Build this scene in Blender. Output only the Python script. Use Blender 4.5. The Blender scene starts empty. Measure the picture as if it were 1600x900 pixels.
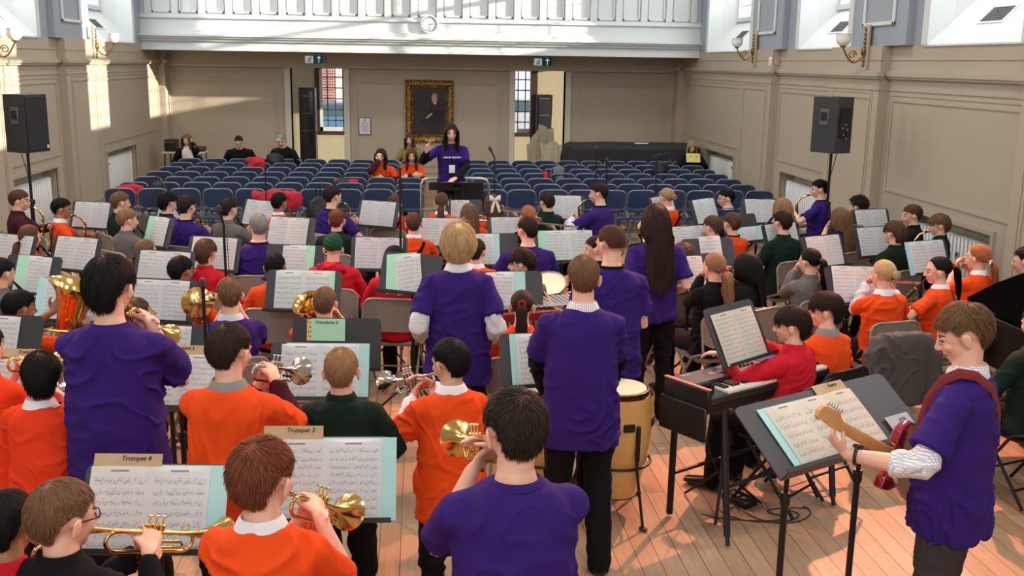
import bpy, math, random
import numpy as np
from mathutils import Vector, Matrix, Euler
random.seed(7)
R = math.radians
SC = bpy.context.scene
COL = SC.collection

# ------------------------------------------------------------------ camera
CAMZ = 2.65
FPX = 1620.0
PITCH = R(12.26)
YAW = R(5.15)
ROLL = R(0.85)
_F = Vector((math.sin(YAW) * math.cos(PITCH), math.cos(YAW) * math.cos(PITCH), -math.sin(PITCH)))
_R0 = Vector((math.cos(YAW), -math.sin(YAW), 0))
_U0 = _R0.cross(_F)
_R = _R0 * math.cos(ROLL) + _U0 * math.sin(ROLL)
_U = _U0 * math.cos(ROLL) - _R0 * math.sin(ROLL)
CAM = Vector((0, 0, CAMZ))

def ray(px, py):
    return (_F + _R * ((px - 800) / FPX) - _U * ((py - 450) / FPX))

def at_z(px, py, z):
    d = ray(px, py); t = (z - CAMZ) / d.z
    return CAM + d * t

def at_y(px, py, y):
    d = ray(px, py); return CAM + d * (y / d.y)

def at_x(px, py, x):
    d = ray(px, py); return CAM + d * (x / d.x)

cd = bpy.data.cameras.new('camera'); cam = bpy.data.objects.new('camera', cd); COL.objects.link(cam)
cd.sensor_width = 36.0; cd.lens = FPX / 1600 * 36.0
cd.clip_end = 200
cm = Matrix(((_R.x, _U.x, -_F.x, 0), (_R.y, _U.y, -_F.y, 0), (_R.z, _U.z, -_F.z, CAMZ), (0, 0, 0, 1)))
cam.matrix_world = cm
SC.camera = cam

# ------------------------------------------------------------------ materials
def s2l(c):
    return tuple(((v / 255) / 12.92 if v / 255 <= 0.04045 else ((v / 255 + 0.055) / 1.055) ** 2.4) for v in c)

class NT:
    def __init__(s, name):
        s.M = bpy.data.materials.new(name); s.M.use_nodes = True
        s.t = s.M.node_tree; s.b = s.t.nodes['Principled BSDF']
    def n(s, kind, **kw):
        x = s.t.nodes.new(kind)
        for k, v in kw.items():
            if k.startswith('i_'):
                x.inputs[k[2:].replace('_', ' ')].default_value = v
            else:
                setattr(x, k, v)
        return x
    def l(s, a, b): s.t.links.new(a, b)
    def m(s, op, a, b=None, c=None):
        x = s.t.nodes.new('ShaderNodeMath'); x.operation = op
        for i, v in enumerate((a, b, c)):
            if v is None: continue
            if isinstance(v, (int, float)): x.inputs[i].default_value = v
            else: s.l(v, x.inputs[i])
        return x.outputs[0]
    def mix(s, f, a, b):
        x = s.t.nodes.new('ShaderNodeMix'); x.data_type = 'RGBA'
        for i, v in ((0, f), (6, a), (7, b)):
            if isinstance(v, (int, float)): x.inputs[i].default_value = v
            elif isinstance(v, tuple): x.inputs[i].default_value = (*v[:3], 1)
            else: s.l(v, x.inputs[i])
        return x.outputs[2]

_mc = {}
def mat(name, rgb, rough=0.6, metal=0.0, var=0.12, scale=6.0, bump=0.0, bscale=60.0, sheen=0.0, coat=0.0, spec=None, island=0.0):
    """procedural material: base colour with soft noise variation and optional bump"""
    if name in _mc: return _mc[name]
    k = NT(name); c = s2l(rgb)
    tc = k.n('ShaderNodeTexCoord')
    no = k.n('ShaderNodeTexNoise', i_Scale=scale, i_Detail=4.0)
    k.l(tc.outputs['Object'], no.inputs['Vector'])
    dk = tuple(v * (1 - var) for v in c); lt = tuple(min(1, v * (1 + var)) for v in c)
    f = k.m('MULTIPLY_ADD', no.outputs['Fac'], 2.0, -0.5)
    if island:
        g = k.n('ShaderNodeNewGeometry')
        f = k.m('ADD', k.m('MULTIPLY', f, 1 - island), k.m('MULTIPLY', g.outputs['Random Per Island'], island))
    cl = k.m('MINIMUM', k.m('MAXIMUM', f, 0.0), 1.0)
    k.l(k.mix(cl, dk, lt), k.b.inputs['Base Color'])
    k.b.inputs['Roughness'].default_value = rough
    k.b.inputs['Metallic'].default_value = metal
    if sheen: k.b.inputs['Sheen Weight'].default_value = sheen
    if coat: k.b.inputs['Coat Weight'].default_value = coat; k.b.inputs['Coat Roughness'].default_value = 0.1
    if spec is not None: k.b.inputs['Specular IOR Level'].default_value = spec
    if bump:
        n2 = k.n('ShaderNodeTexNoise', i_Scale=bscale, i_Detail=3.0)
        k.l(tc.outputs['Object'], n2.inputs['Vector'])
        bp = k.n('ShaderNodeBump', i_Strength=bump, i_Distance=0.01)
        k.l(n2.outputs['Fac'], bp.inputs['Height']); k.l(bp.outputs['Normal'], k.b.inputs['Normal'])
    _mc[name] = k.M
    return _mc[name]

def _last(k):
    return k.M

def emis(name, rgb, st):
    if name in _mc: return _mc[name]
    k = NT(name); k.b.inputs['Base Color'].default_value = (*s2l(rgb), 1)
    k.b.inputs['Emission Color'].default_value = (*s2l(rgb), 1)
    k.b.inputs['Emission Strength'].default_value = st
    _mc[name] = _last(k); return _mc[name]

# ------------------------------------------------------------------ mesh building
class MB:
    def __init__(s): s.v = []; s.f = []; s.n = 0
    def add(s, V, F):
        V = np.asarray(V, float).reshape(-1, 3); s.v.append(V)
        o = s.n; s.f += [tuple(i + o for i in f) for f in F]; s.n += len(V); return s
    def box(s, c, d, rot=None, bev=0.0):
        x, y, z = d[0] / 2, d[1] / 2, d[2] / 2
        if bev:
            b = min(bev, x * .9, y * .9, z * .9)
            V = []
            for sx in (-1, 1):
                for sy in (-1, 1):
                    for sz in (-1, 1):
                        V += [(sx * (x - b), sy * (y - b), sz * z), (sx * (x - b), sy * y, sz * (z - b)), (sx * x, sy * (y - b), sz * (z - b))]
            bm = __import__('bmesh').new()
            for p in V: bm.verts.new(p)
            r = __import__('bmesh').ops.convex_hull(bm, input=bm.verts)
            bm.verts.index_update()
            V = np.array([tuple(p.co) for p in bm.verts]); F = [tuple(q.index for q in f.verts) for f in bm.faces]; bm.free()
        else:
            V = np.array([(a * x, b * y, e * z) for a in (-1, 1) for b in (-1, 1) for e in (-1, 1)])
            F = [(0, 1, 3, 2), (4, 6, 7, 5), (0, 4, 5, 1), (2, 3, 7, 6), (0, 2, 6, 4), (1, 5, 7, 3)]
        V = np.asarray(V, float)
        if rot is not None: V = V @ np.array(rot.to_3x3()).T
        return s.add(V + np.array(c, float), F)
    def b2(s, lo, hi, bev=0.0):
        return s.box([(a + b) / 2 for a, b in zip(lo, hi)], [abs(b - a) for a, b in zip(lo, hi)], None, bev)
    def tube(s, pts, r, n=8, cap=True, flat=1.0, up=None, dome=False):
        P = np.array([tuple(p) for p in pts], float); m = len(P)
        rr = np.full(m, r) if np.isscalar(r) else np.array(r, float)
        if dome:
            t0 = (P[0] - P[1]); t0 /= np.linalg.norm(t0) + 1e-9; t1 = (P[-1] - P[-2]); t1 /= np.linalg.norm(t1) + 1e-9
            P = np.vstack([P[0] + t0 * rr[0] * .9, P[0] + t0 * rr[0] * .6, P, P[-1] + t1 * rr[-1] * .6, P[-1] + t1 * rr[-1] * .9])
            rr = np.concatenate([[rr[0] * .35, rr[0] * .8], rr, [rr[-1] * .8, rr[-1] * .35]]); m = len(P)
        T = np.gradient(P, axis=0); T /= np.linalg.norm(T, axis=1)[:, None] + 1e-12
        a = np.array(up if up is not None else (0, 0, 1.0), float)
        if abs(T[0] @ a) > .95: a = np.array((1.0, 0, 0)) if up is None else np.array((0, 1.0, 0))
        u = a - T[0] * (T[0] @ a); u /= np.linalg.norm(u)
        th = np.arange(n) * 2 * math.pi / n; rings = []
        for i in range(m):
            u = u - T[i] * (T[i] @ u); u /= np.linalg.norm(u) + 1e-12
            w = np.cross(T[i], u)
            rings.append(P[i] + rr[i] * (np.cos(th)[:, None] * w + flat * np.sin(th)[:, None] * u))
        V = np.vstack(rings)
        F = [(i * n + j, i * n + (j + 1) % n, (i + 1) * n + (j + 1) % n, (i + 1) * n + j) for i in range(m - 1) for j in range(n)]
        if cap: F += [tuple(range(n))[::-1], tuple((m - 1) * n + j for j in range(n))]
        return s.add(V, F)
    def loft(s, secs, n=20, exp=2.0):
        """secs: (center, rx, ry[, X axis, Y axis])"""
        th = np.arange(n) * 2 * math.pi / n
        cx = np.sign(np.cos(th)) * np.abs(np.cos(th)) ** (2 / exp); sy = np.sign(np.sin(th)) * np.abs(np.sin(th)) ** (2 / exp)
        rings = []
        for q in secs:
            X = np.array(q[3] if len(q) > 3 else (1, 0, 0), float); Y = np.array(q[4] if len(q) > 4 else (0, 1, 0), float)
            rings.append(np.array(tuple(q[0]), float) + q[1] * cx[:, None] * X + q[2] * sy[:, None] * Y)
        m = len(secs); V = np.vstack(rings)
        F = [(i * n + j, i * n + (j + 1) % n, (i + 1) * n + (j + 1) % n, (i + 1) * n + j) for i in range(m - 1) for j in range(n)]
        F += [tuple(range(n))[::-1], tuple((m - 1) * n + j for j in range(n))]
        return s.add(V, F)
    def ell(s, c, r, n=16, m=10, rot=None):
        V = [(0, 0, -1)]
        for i in range(1, m):
            p = -math.pi / 2 + math.pi * i / m
            for j in range(n):
                a = 2 * math.pi * j / n
                V.append((math.cos(p) * math.cos(a), math.cos(p) * math.sin(a), math.sin(p)))
        V.append((0, 0, 1)); V = np.array(V) * np.array(r if hasattr(r, '__len__') else (r, r, r), float)
        if rot is not None: V = V @ np.array(rot.to_3x3()).T
        F = [(0, 1 + (j + 1) % n, 1 + j) for j in range(n)]
        for i in range(m - 2):
            F += [(1 + i * n + j, 1 + i * n + (j + 1) % n, 1 + (i + 1) * n + (j + 1) % n, 1 + (i + 1) * n + j) for j in range(n)]
        L = len(V) - 1
        F += [(L, 1 + (m - 2) * n + j, 1 + (m - 2) * n + (j + 1) % n) for j in range(n)]
        return s.add(V + np.array(tuple(c), float), F)
    def lathe(s, prof, n=24, c=(0, 0, 0), M=None, cap=False):
        """prof (r,z) about +Z"""
        V = [(r * math.cos(2 * math.pi * j / n), r * math.sin(2 * math.pi * j / n), z) for r, z in prof for j in range(n)]
        V = np.array(V)
        if M is not None: V = V @ np.array(M.to_3x3()).T
        m = len(prof)
        F = [(i * n + j, i * n + (j + 1) % n, (i + 1) * n + (j + 1) % n, (i + 1) * n + j) for i in range(m - 1) for j in range(n)]
        if cap: F += [tuple(range(n))[::-1], tuple((m - 1) * n + j for j in range(n))]
        return s.add(V + np.array(tuple(c), float), F)
    def prism(s, poly, z0, z1, M=None):
        """2D polygon (x,y) extruded z0..z1, optional matrix"""
        n = len(poly)
        V = np.array([(x, y, z0) for x, y in poly] + [(x, y, z1) for x, y in poly], float)
        if M is not None:
            A = np.array(M.to_3x3()); V = V @ A.T + np.array(M.translation)
        F = [tuple(range(n))[::-1], tuple(range(n, 2 * n))] + [(i, (i + 1) % n, n + (i + 1) % n, n + i) for i in range(n)]
        return s.add(V, F)
    def mesh(s, name, smooth=True, ang=None):
        me = bpy.data.meshes.new(name)
        V = np.vstack(s.v) if s.v else np.zeros((0, 3))
        me.from_pydata(V.tolist(), [], s.f); me.update()
        if smooth:
            me.polygons.foreach_set('use_smooth', [True] * len(me.polygons))
            me.set_sharp_from_angle(angle=R(ang or 38))
        return me
    def build(s, name, m, parent=None, smooth=True, ang=None, M=None):
        return obj(name, s.mesh(name, smooth, ang), m, parent, M)

def obj(name, me, m=None, parent=None, M=None):
    o = bpy.data.objects.new(name, me); COL.objects.link(o)
    if m is not None and len(me.materials) == 0: me.materials.append(m)
    if parent is not None: o.parent = parent
    if M is not None: o.matrix_local = M
    return o

def tag(o, label, cat, group=None, kind=None):
    if label: o['label'] = label
    if cat: o['category'] = cat
    if group: o['group'] = group
    if kind: o['kind'] = kind
    return o

def empty(name, M, label, cat, group=None):
    o = bpy.data.objects.new(name, None); COL.objects.link(o)
    o.empty_display_size = 0.1
    o.matrix_world = M if isinstance(M, Matrix) else Matrix.Translation(Vector(M))
    return tag(o, label, cat, group)

def TM(x, y, z=0.0, rz=0.0, s=1.0):
    return Matrix.Translation((x, y, z)) @ Matrix.Rotation(rz, 4, 'Z') @ Matrix.Scale(s, 4)

def copy_tree(o, parent=None):
    c = o.copy(); COL.objects.link(c)
    if parent is not None: c.parent = parent
    for ch in o.children: copy_tree(ch, c)
    return c

def struct(name, mb, m, smooth=False):
    o = mb.build(name, m, None, smooth); o['kind'] = 'structure'; return o
ONES = ['first', 'second', 'third', 'fourth', 'fifth', 'sixth', 'seventh', 'eighth', 'ninth', 'tenth', 'eleventh', 'twelfth']
# ------------------------------------------------------------------ the hall
XL, XR, YB = -5.5, 5.8, 23.3
ZB = 2.92           # top of the beige wall zone
PIERS = [(8.0, 9.5), (12.65, 14.25), (16.7, 18.3)]
BAYS = [(4.0, 8.0), (9.5, 12.65), (14.25, 16.7), (18.3, 22.9)]
RECS = [None, (9.95, 11.8), (14.45, 16.3), (18.85, 20.8)]
WALLC = (178, 165, 146)
m_wall = mat('beige wall paint', WALLC, .55, var=.04, scale=1.2, bump=.03, bscale=90)
m_white = mat('white gloss paint', (212, 217, 216), .4, var=.03, scale=1.5)
m_blue = mat('blue grey wall paint', (152, 161, 172), .6, var=.05, scale=1.5)
m_ceil = mat('white ceiling paint', (235, 235, 230), .8, var=.02)
m_dark = mat('dark gap', (25, 24, 24), .8)

def floor_mat():
    k = NT('worn pine floorboards')
    tc = k.n('ShaderNodeTexCoord'); sp = k.n('ShaderNodeSeparateXYZ'); cb = k.n('ShaderNodeCombineXYZ')
    k.l(tc.outputs['Object'], sp.inputs[0]); k.l(sp.outputs['Y'], cb.inputs['X']); k.l(sp.outputs['X'], cb.inputs['Y'])
    br = k.n('ShaderNodeTexBrick', offset=.37, offset_frequency=3, i_Scale=1.0, i_Mortar_Size=.0028, i_Mortar_Smooth=.2, i_Bias=0.0, i_Brick_Width=2.3, i_Row_Height=.118)
    br.inputs['Color1'].default_value = (*s2l((196, 160, 128)), 1); br.inputs['Color2'].default_value = (*s2l((170, 134, 104)), 1)
    br.inputs['Mortar'].default_value = (*s2l((60, 42, 32)), 1)
    k.l(cb.outputs[0], br.inputs['Vector'])
    mp = k.n('ShaderNodeMapping'); mp.inputs['Scale'].default_value = (1.6, 28, 1)
    k.l(cb.outputs[0], mp.inputs['Vector'])
    g = k.n('ShaderNodeTexNoise', i_Scale=1.5, i_Detail=6.0, i_Roughness=.6); k.l(mp.outputs[0], g.inputs['Vector'])
    w = k.n('ShaderNodeTexNoise', i_Scale=1.1, i_Detail=5.0); k.l(tc.outputs['Object'], w.inputs['Vector'])
    f = k.m('MULTIPLY_ADD', g.outputs['Fac'], .9, -.25)
    c1 = k.mix(k.m('MAXIMUM', k.m('MINIMUM', f, .55), 0), br.outputs['Color'], s2l((130, 92, 62)))
    f2 = k.m('MULTIPLY_ADD', w.outputs['Fac'], 2.2, -1.0)
    c2 = k.mix(k.m('MAXIMUM', k.m('MINIMUM', f2, .45), 0), c1, s2l((160, 135, 108)))
    k.l(c2, k.b.inputs['Base Color'])
    k.l(k.m('MULTIPLY_ADD', g.outputs['Fac'], .25, .3), k.b.inputs['Roughness'])
    bp = k.n('ShaderNodeBump', i_Strength=.25, i_Distance=.004); k.l(k.m('SUBTRACT', 1.0, br.outputs['Fac']), bp.inputs['Height']); k.l(bp.outputs[0], k.b.inputs['Normal'])
    return _last(k)
struct('floor', MB().b2((XL - .6, -6, -.1), (XR + .6, YB + 3.6, 0)), floor_mat())
struct('ceiling', MB().b2((XL - .6, -6, 6.9), (XR + .6, YB + .6, 7.1)), m_ceil)

def wall_side(side):
    X = XR if side == 'right' else XL
    sg = 1 if side == 'right' else -1           # outward direction
    def bx(mb, x0, x1, y0, y1, z0, z1, bev=0.0):   # x measured outward from wall face
        a, b = X + sg * x0, X + sg * x1
        mb.b2((min(a, b), y0, z0), (max(a, b), y1, z1), bev)
    w = MB(); up = MB(); tr = MB(); wt = MB(); tu = MB()
    ya, yb = -6.0, YB + .3
    # lower wall with radiator recesses
    cur = ya
    for rc in RECS:
        if rc is None: continue
        bx(w, 0, .4, cur, rc[0], 0, ZB); bx(w, 0, .4, rc[0], rc[1], 1.0, ZB); bx(w, .22, .4, rc[0], rc[1], 0, 1.0)
        cur = rc[1]
    bx(w, 0, .4, cur, yb, 0, ZB)
    for p0, p1 in PIERS + [(22.9, YB)]:
        bx(w, -.13, 0, p0, p1, 0, ZB)
    o = struct('wall_' + side, w, m_wall)
    # mouldings: cornice band, frieze line, picture frames
    def band(z0, z1, d):
        segs = []; c = ya
        for p0, p1 in PIERS + [(22.9, YB)]:
            segs += [(c, p0, 0), (p0 - d, p1 + d, -.13)]; c = p1
        for y0, y1, off in segs:
            bx(tr, off - d, off + .02, y0, y1, z0, z1)
    band(2.52, 2.55, .05); band(2.55, 2.60, .075); band(2.60, 2.62, .03); band(2.745, 2.755, .012); band(2.38, 2.40, .015); band(.0, .16, .02)
    def frame(off, y0, y1, z0, z1, t=.03, d=.016):
        for a, b, c_, e in ((y0, y1, z0, z0 + t), (y0, y1, z1 - t, z1), (y0, y0 + t, z0 + t, z1 - t), (y1 - t, y1, z0 + t, z1 - t)):
            bx(tr, off - d, off + .01, a, b, c_, e)
    for p0, p1 in PIERS:
        frame(-.13, p0 + .22, p1 - .22, .3, 2.3); frame(-.13, p0 + .16, p1 - .16, .24, 2.36, .02, .01)
    for (b0, b1), rc in zip(BAYS, RECS):
        frame(0, b0 + .14, b1 - .14, 1.16, 2.28); frame(0, b0 + .06, b1 - .06, .2, 2.34, .02, .01)
        if rc: frame(0, rc[0] - .05, rc[1] + .05, -.05, 1.05, .05, .03)
    struct('trim_1' if side == 'left' else 'trim_2', tr, m_wall)
    WINS = [(5.4, 7.4), (9.7, 11.8), (13.9, 15.95), (18.2, 21.1)]
    # upper zone: blue wall with tall splayed windows
    cur = ya
    for a, b in WINS:
        bx(up, 0, .4, cur, a, ZB, 6.9); bx(up, 0, .4, a, b, 6.2, 6.9); cur = b
    bx(up, 0, .4, cur, yb, ZB, 6.9)
    for p0, p1 in ((7.75, 9.3), (12.1, 13.6), (16.4, 17.9)): bx(up, -.10, 0, p0, p1, ZB, 6.9)
    struct('wall_upper_' + side, up, m_blue)
    for p0, p1 in ((7.75, 9.3), (12.1, 13.6), (16.4, 17.9)):
        for a, b, c_, e in ((p0 + .3, p1 - .3, 3.16, 3.21), (p0 + .3, p0 + .35, 3.16, 6), (p1 - .35, p1 - .3, 3.16, 6)):
            bx(wt, -.135, -.1, a, b, c_, e, .01)
    struct('trim_3' if side == 'left' else 'trim_4', wt, m_white)
    for i, (a, b) in enumerate(WINS):
        wn = MB()
        for q0, q1 in ((a - .05, a + .1), (b - .1, b + .05)): bx(wn, -.03, .42, q0, q1, ZB, 6.25)
        bx(wn, -.03, .42, a, b, 6.15, 6.25)
        # sloping sill
        x0, x1 = X - sg * .02, X + sg * .55
        V = [(x0, a, ZB), (x0, b, ZB), (x1, b - .2, 3.5), (x1, a + .2, 3.5), (x0, a, ZB - .02), (x0, b, ZB - .02), (x1, b - .2, 3.0), (x1, a + .2, 3.0)]
        wn.add(V, [(0, 1, 2, 3), (4, 7, 6, 5), (0, 4, 5, 1), (2, 6, 7, 3), (0, 3, 7, 4), (1, 5, 6, 2)])
        for q0, q1, q2 in ((a, a + .2, 1), (b, b - .2, -1)):   # splayed reveals
            V = [(x0, q0, ZB), (x1, q1, 3.5), (x1, q1, 6.2), (x0, q0, 6.2), (x0 , q0 - q2*.02, ZB), (x1, q1 - q2 * .2, 3.5), (x1, q1 - q2 * .2, 6.2), (x0, q0 - q2*.02, 6.2)]
            wn.add(V, [(0, 1, 2, 3), (4, 7, 6, 5), (0, 3, 7, 4), (1, 5, 6, 2), (0, 4, 5, 1), (3, 2, 6, 7)])
        # window frame + glazing bars
        f0, f1 = a + .2, b - .2
        for q0, q1 in ((f0, f0 + .07), (f1 - .07, f1), ((f0 + f1) / 2 - .035, (f0 + f1) / 2 + .035)): bx(wn, .52, .60, q0, q1, 3.5, 6.2)
        for z0 in (3.5, 4.7, 6.12): bx(wn, .50, .60, f0, f1, z0, z0 + .08)
        n = int((f1 - f0) / .3)
        for j in range(1, n): bx(wn, .545, .565, f0 + j * (f1 - f0) / n - .008, f0 + j * (f1 - f0) / n + .008, 3.5, 6.2)
        for j in range(1, 9): bx(wn, .545, .565, f0, f1, 3.5 + j * .3 - .008, 3.5 + j * .3 + .008)
        wo = struct('window_%d' % (i + 1 + (4 if side == 'right' else 0)), wn, m_white)
        # louvred vent lying on the sill slope
        sl = Vector((sg * .57, 0, 3.5 - ZB)); L = sl.length; sl.normalize()
        nrm = Vector((-sl.z * sg, 0, abs(sl.x)))
        cpt = Vector((X - sg * .02, (a + b) / 2 + .05, ZB)) + sl * (L * .52)
        Mv = Matrix(((sl.x, 0, nrm.x, cpt.x), (sl.y, 1, nrm.y, cpt.y), (sl.z, 0, nrm.z, cpt.z), (0, 0, 0, 1)))
        if i > 0:
            ve = empty('wall_vent', Mv, 'black louvred vent in the white window sill, %s wall, %s' % (side, ['', 'nearest the stage', 'middle window', 'by the balcony'][i]), 'vent')
            MB().box((0, 0, .004), (.26, .5, .012)).build('vent_frame', m_white, ve, False)
            mb = MB()
            for j in range(7): mb.box((-.09 + j * .03, 0, .014), (.017, .42, .006))
            mb.build('louvre', mat('vent black', (45, 45, 48), .6), ve, False)
    # radiators
    for i, rc in enumerate(RECS):
        if not rc: continue
        y0, y1 = rc[0] + .1, rc[1] - .1
        flat = (i == 3)
        rd = empty('radiator', TM(X + sg * .12, (y0 + y1) / 2), ('white panel radiator' if flat else 'white ribbed column radiator') + ' in the %s wall recess %s' % (side, ['', 'beside the orchestra', 'behind the loudspeaker', 'near the back of hall'][i]), 'radiator')
        body = MB(); hw = (y1 - y0) / 2
        if flat:
            body.box((0, 0, .47), (.14, 2 * hw, .84), bev=.01)
            for j in range(int(2 * hw / .07)): body.box((-sg * .072, -hw + .05 + j * .07, .47), (.012, .02, .78), bev=.004)
        else:
            nn = int(2 * hw / .078)
            for j in range(nn):
                yy = -hw + (j + .5) * 2 * hw / nn
                body.box((0, yy, .46), (.14, .040, .82), bev=.014)
            body.box((0, 0, .12), (.05, 2 * hw - .02, .05)); body.box((0, 0, .82), (.05, 2 * hw - .02, .05))
        body.build('radiator_body', mat('radiator white', (226, 228, 226), .4, var=.03), rd)
        MB().box((-sg * .09, -hw + .12, .78), (.03, .03, .03), bev=.008).build('bracket', m_dark, rd)
        MB().tube([(0, -hw - .05, .0), (0, -hw - .05, .12), (0, -hw + .02, .12)], .012).build('pipe', m_white, rd)
for sd in ('left', 'right'): wall_side(sd)

# back wall with two doorways
def wx(px, y=YB): return at_y(px, 200, y).x
DL = (wx(456), wx(538)); DR = (wx(804), wx(882)); DH = 2.38
bw = MB()
for a, b in ((XL - .4, DL[0]), (DL[1], DR[0]), (DR[1], XR + .4)): bw.b2((a, YB, 0), (b, YB + .3, 6.9))
for a, b in (DL, DR): bw.b2((a, YB, DH + .11), (b, YB + .3, 6.9))
bw.b2((XL, YB - .12, 2.5), (XR, YB, 2.86))
struct('wall_back', bw, m_wall)
tb = MB()
def bframe(x0, x1, z0, z1, t=.035, d=.02):
    for a, b, c, e in ((x0, x1, z0, z0 + t), (x0, x1, z1 - t, z1), (x0, x0 + t, z0 + t, z1 - t), (x1 - t, x1, z0 + t, z1 - t)):
        tb.b2((a, YB - d, c), (b, YB + .01, e))
for a, b, z1 in ((wx(262), wx(433), 2.14), (wx(557), wx(780), 2.2), (wx(906), wx(1064), 2.2)):
    bframe(a, b, .35, z1); bframe(a - .12, b + .12, .2, z1 + .2, .05, .015)
tb.b2((XL, YB - .15, 2.48), (XR, YB - .1, 2.53))
struct('trim_5', tb, m_wall)
dt = MB()
for a, b in (DL, DR):
    dt.b2((a - .13, YB - .05, 0), (a, YB + .32, DH + .1), .01); dt.b2((b, YB - .05, 0), (b + .13, YB + .32, DH + .1), .01); dt.b2((a - .14, YB - .06, DH + .101), (b + .14, YB + .3, DH + .17), .01)
struct('trim_6', dt, mat('cream door casing', (205, 200, 188), .5, var=.03))
struct('baseboard_back', MB().b2((DL[1] + .13, YB - .03, 0), (DR[0] - .13, YB, .18)).b2((XL, YB - .03, 0), (DL[0] - .13, YB, .18)).b2((DR[1] + .13, YB - .03, 0), (XR, YB, .18)), m_wall)

# balcony with panelled white front
BY = 21.7
bc = MB()
bc.b2((XL, BY + .1, 2.84), (XR, YB, 2.9))
for z0, z1, d in ((2.80, 2.86, .02), (2.86, 2.98, .0), (2.98, 3.03, .06), (3.03, 3.07, .12), (3.07, 3.11, .17), (3.11, 3.2, .03), (3.2, 3.42, .0), (3.42, 3.46, .05), (3.46, 3.5, .02), (3.5, 4.7, -.04), (4.7, 4.85, .06)):
    bc.b2((XL + .0, BY - d, z0), (XR, BY + .14, z1))
n = 21
for i in range(n + 1):
    x = XL + .15 + i * (XR - XL - .3) / n
    bc.b2((x - .07, BY - .015, 3.5), (x + .07, BY + .05, 4.7), .01)
    if i < n:
        x2 = x + (XR - XL - .3) / n
        for a, b, c, e in ((x + .09, x2 - .09, 3.53, 3.56), (x + .09, x + .115, 3.53, 4.6), (x2 - .115, x2 - .09, 3.53, 4.6)):
            bc.b2((a, BY + .005, c), (b, BY + .05, e))
struct('wall_balcony', bc, m_white)
ck = empty('wall_clock', at_y(671, 38, BY - .03), 'round white wall clock on the white balcony front', 'clock')
Mx = Matrix.Rotation(R(90), 4, 'X')
MB().lathe([(.0, .0), (.175, 0), (.185, .02), (.18, .05), (.155, .055), (.15, .04)], 40, M=Mx).build('clock_case', m_white, ck)
MB().lathe([(.152, .035), (.152, .045), (.146, .05)], 40, M=Mx).build('rim', mat('clock rim', (70, 80, 85), .4), ck)
MB().lathe([(.15, .036), (.0, .037)], 40, M=Mx).build('clock_face', mat('clock face', (222, 228, 230), .5, var=.01), ck)
for i in range(12):
    a = R(30 * i); MB().box((math.sin(a) * .125, -.04, math.cos(a) * .125), (.010, .003, .026), Matrix.Rotation(a, 4, 'Y')).build('hour_mark', mat('clock ink', (50, 55, 60), .6), ck, False)
for nm, L, w, a in (('hour_hand', .075, .012, R(88)), ('minute_hand', .11, .008, R(-75 + 180 + 70))):
    MB().box((math.sin(a) * L / 2, -.045, math.cos(a) * L / 2), (w, .003, L), Matrix.Rotation(a, 4, 'Y')).build(nm, mat('clock ink', (50, 55, 60), .6), ck, False)

# exit signs
mg = mat('exit sign green', (20, 122, 138), .5, var=.02); mw = emis('sign white', (240, 245, 245), .25)
for px, py, nm in ((491, 93, 'left doorway'), (848, 97, 'right doorway')):
    p = at_y(px, py, YB - .2)
    ex = empty('exit_sign', p, 'teal running-man exit sign with white arrow above the ' + nm, 'sign')
    MB().b2((-.22, -.02, -.105), (.22, .07, .105), .008).build('sign_case', mat('sign grey', (200, 205, 205), .5), ex)
    MB().b2((-.205, -.024, -.09), (.205, -.018, .09)).build('sign_panel', mg, ex, False)
    sy = MB()
    sy.b2((.09, -.028, -.07), (.11, -.024, .05)); sy.prism([(.05, .03), (.15, .03), (.10, .08)], .024, .028, Matrix.Rotation(R(90), 4, 'X'))
    sy.b2((-.19, -.028, -.075), (-.02, -.024, .075))
    sy.build('arrow', mw, ex, False)
    mn = MB(); mn.tube([(-.08, -.03, .02), (-.1, -.03, -.02), (-.13, -.03, -.03), (-.15, -.03, -.06)], .011, 6); mn.tube([(-.1, -.03, -.02), (-.075, -.03, -.04), (-.08, -.03, -.07)], .011, 6)
    mn.tube([(-.08, -.03, .025), (-.12, -.03, .02), (-.14, -.03, 0)], .008, 6); mn.tube([(-.08, -.03, .02), (-.05, -.03, 0)], .008, 6); mn.ell((-.07, -.03, .05), .014, 8, 6)
    mn.build('running_man', mg, ex)

# portrait in gilt frame
p = at_y(671, 174, YB - .02); fw, fh = 1.06, 1.36
pt = empty('portrait_painting', p, 'dark oil portrait of a seated man in a carved gilt frame', 'painting')
def gilt():
    k = NT('carved gilt'); tc = k.n('ShaderNodeTexCoord'); v = k.n('ShaderNodeTexVoronoi', i_Scale=28.0); k.l(tc.outputs['Object'], v.inputs['Vector'])
    k.l(k.mix(v.outputs['Distance'], s2l((198, 160, 84)), s2l((84, 56, 22))), k.b.inputs['Base Color'])
    k.b.inputs['Metallic'].default_value = .7; k.b.inputs['Roughness'].default_value = .42
    bp = k.n('ShaderNodeBump', i_Strength=.9, i_Distance=.02); k.l(v.outputs['Distance'], bp.inputs['Height']); k.l(bp.outputs[0], k.b.inputs['Normal'])
    return _last(k)
mgilt = gilt(); fr = MB()
for j, (i0, i1, d) in enumerate(((0, .035, .05), (.035, .12, .08), (.12, .15, .045), (.15, .175, .06))):
    for a, b, c, e in ((-fw / 2 + i0, fw / 2 - i0, -fh / 2 + i0, -fh / 2 + i1), (-fw / 2 + i0, fw / 2 - i0, fh / 2 - i1, fh / 2 - i0), (-fw / 2 + i0, -fw / 2 + i1, -fh / 2 + i1, fh / 2 - i1), (fw / 2 - i1, fw / 2 - i0, -fh / 2 + i1, fh / 2 - i1)):
        fr.b2((a, -d, c), (b, 0, e), .012)
fr.build('picture_frame', mgilt, pt)
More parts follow.
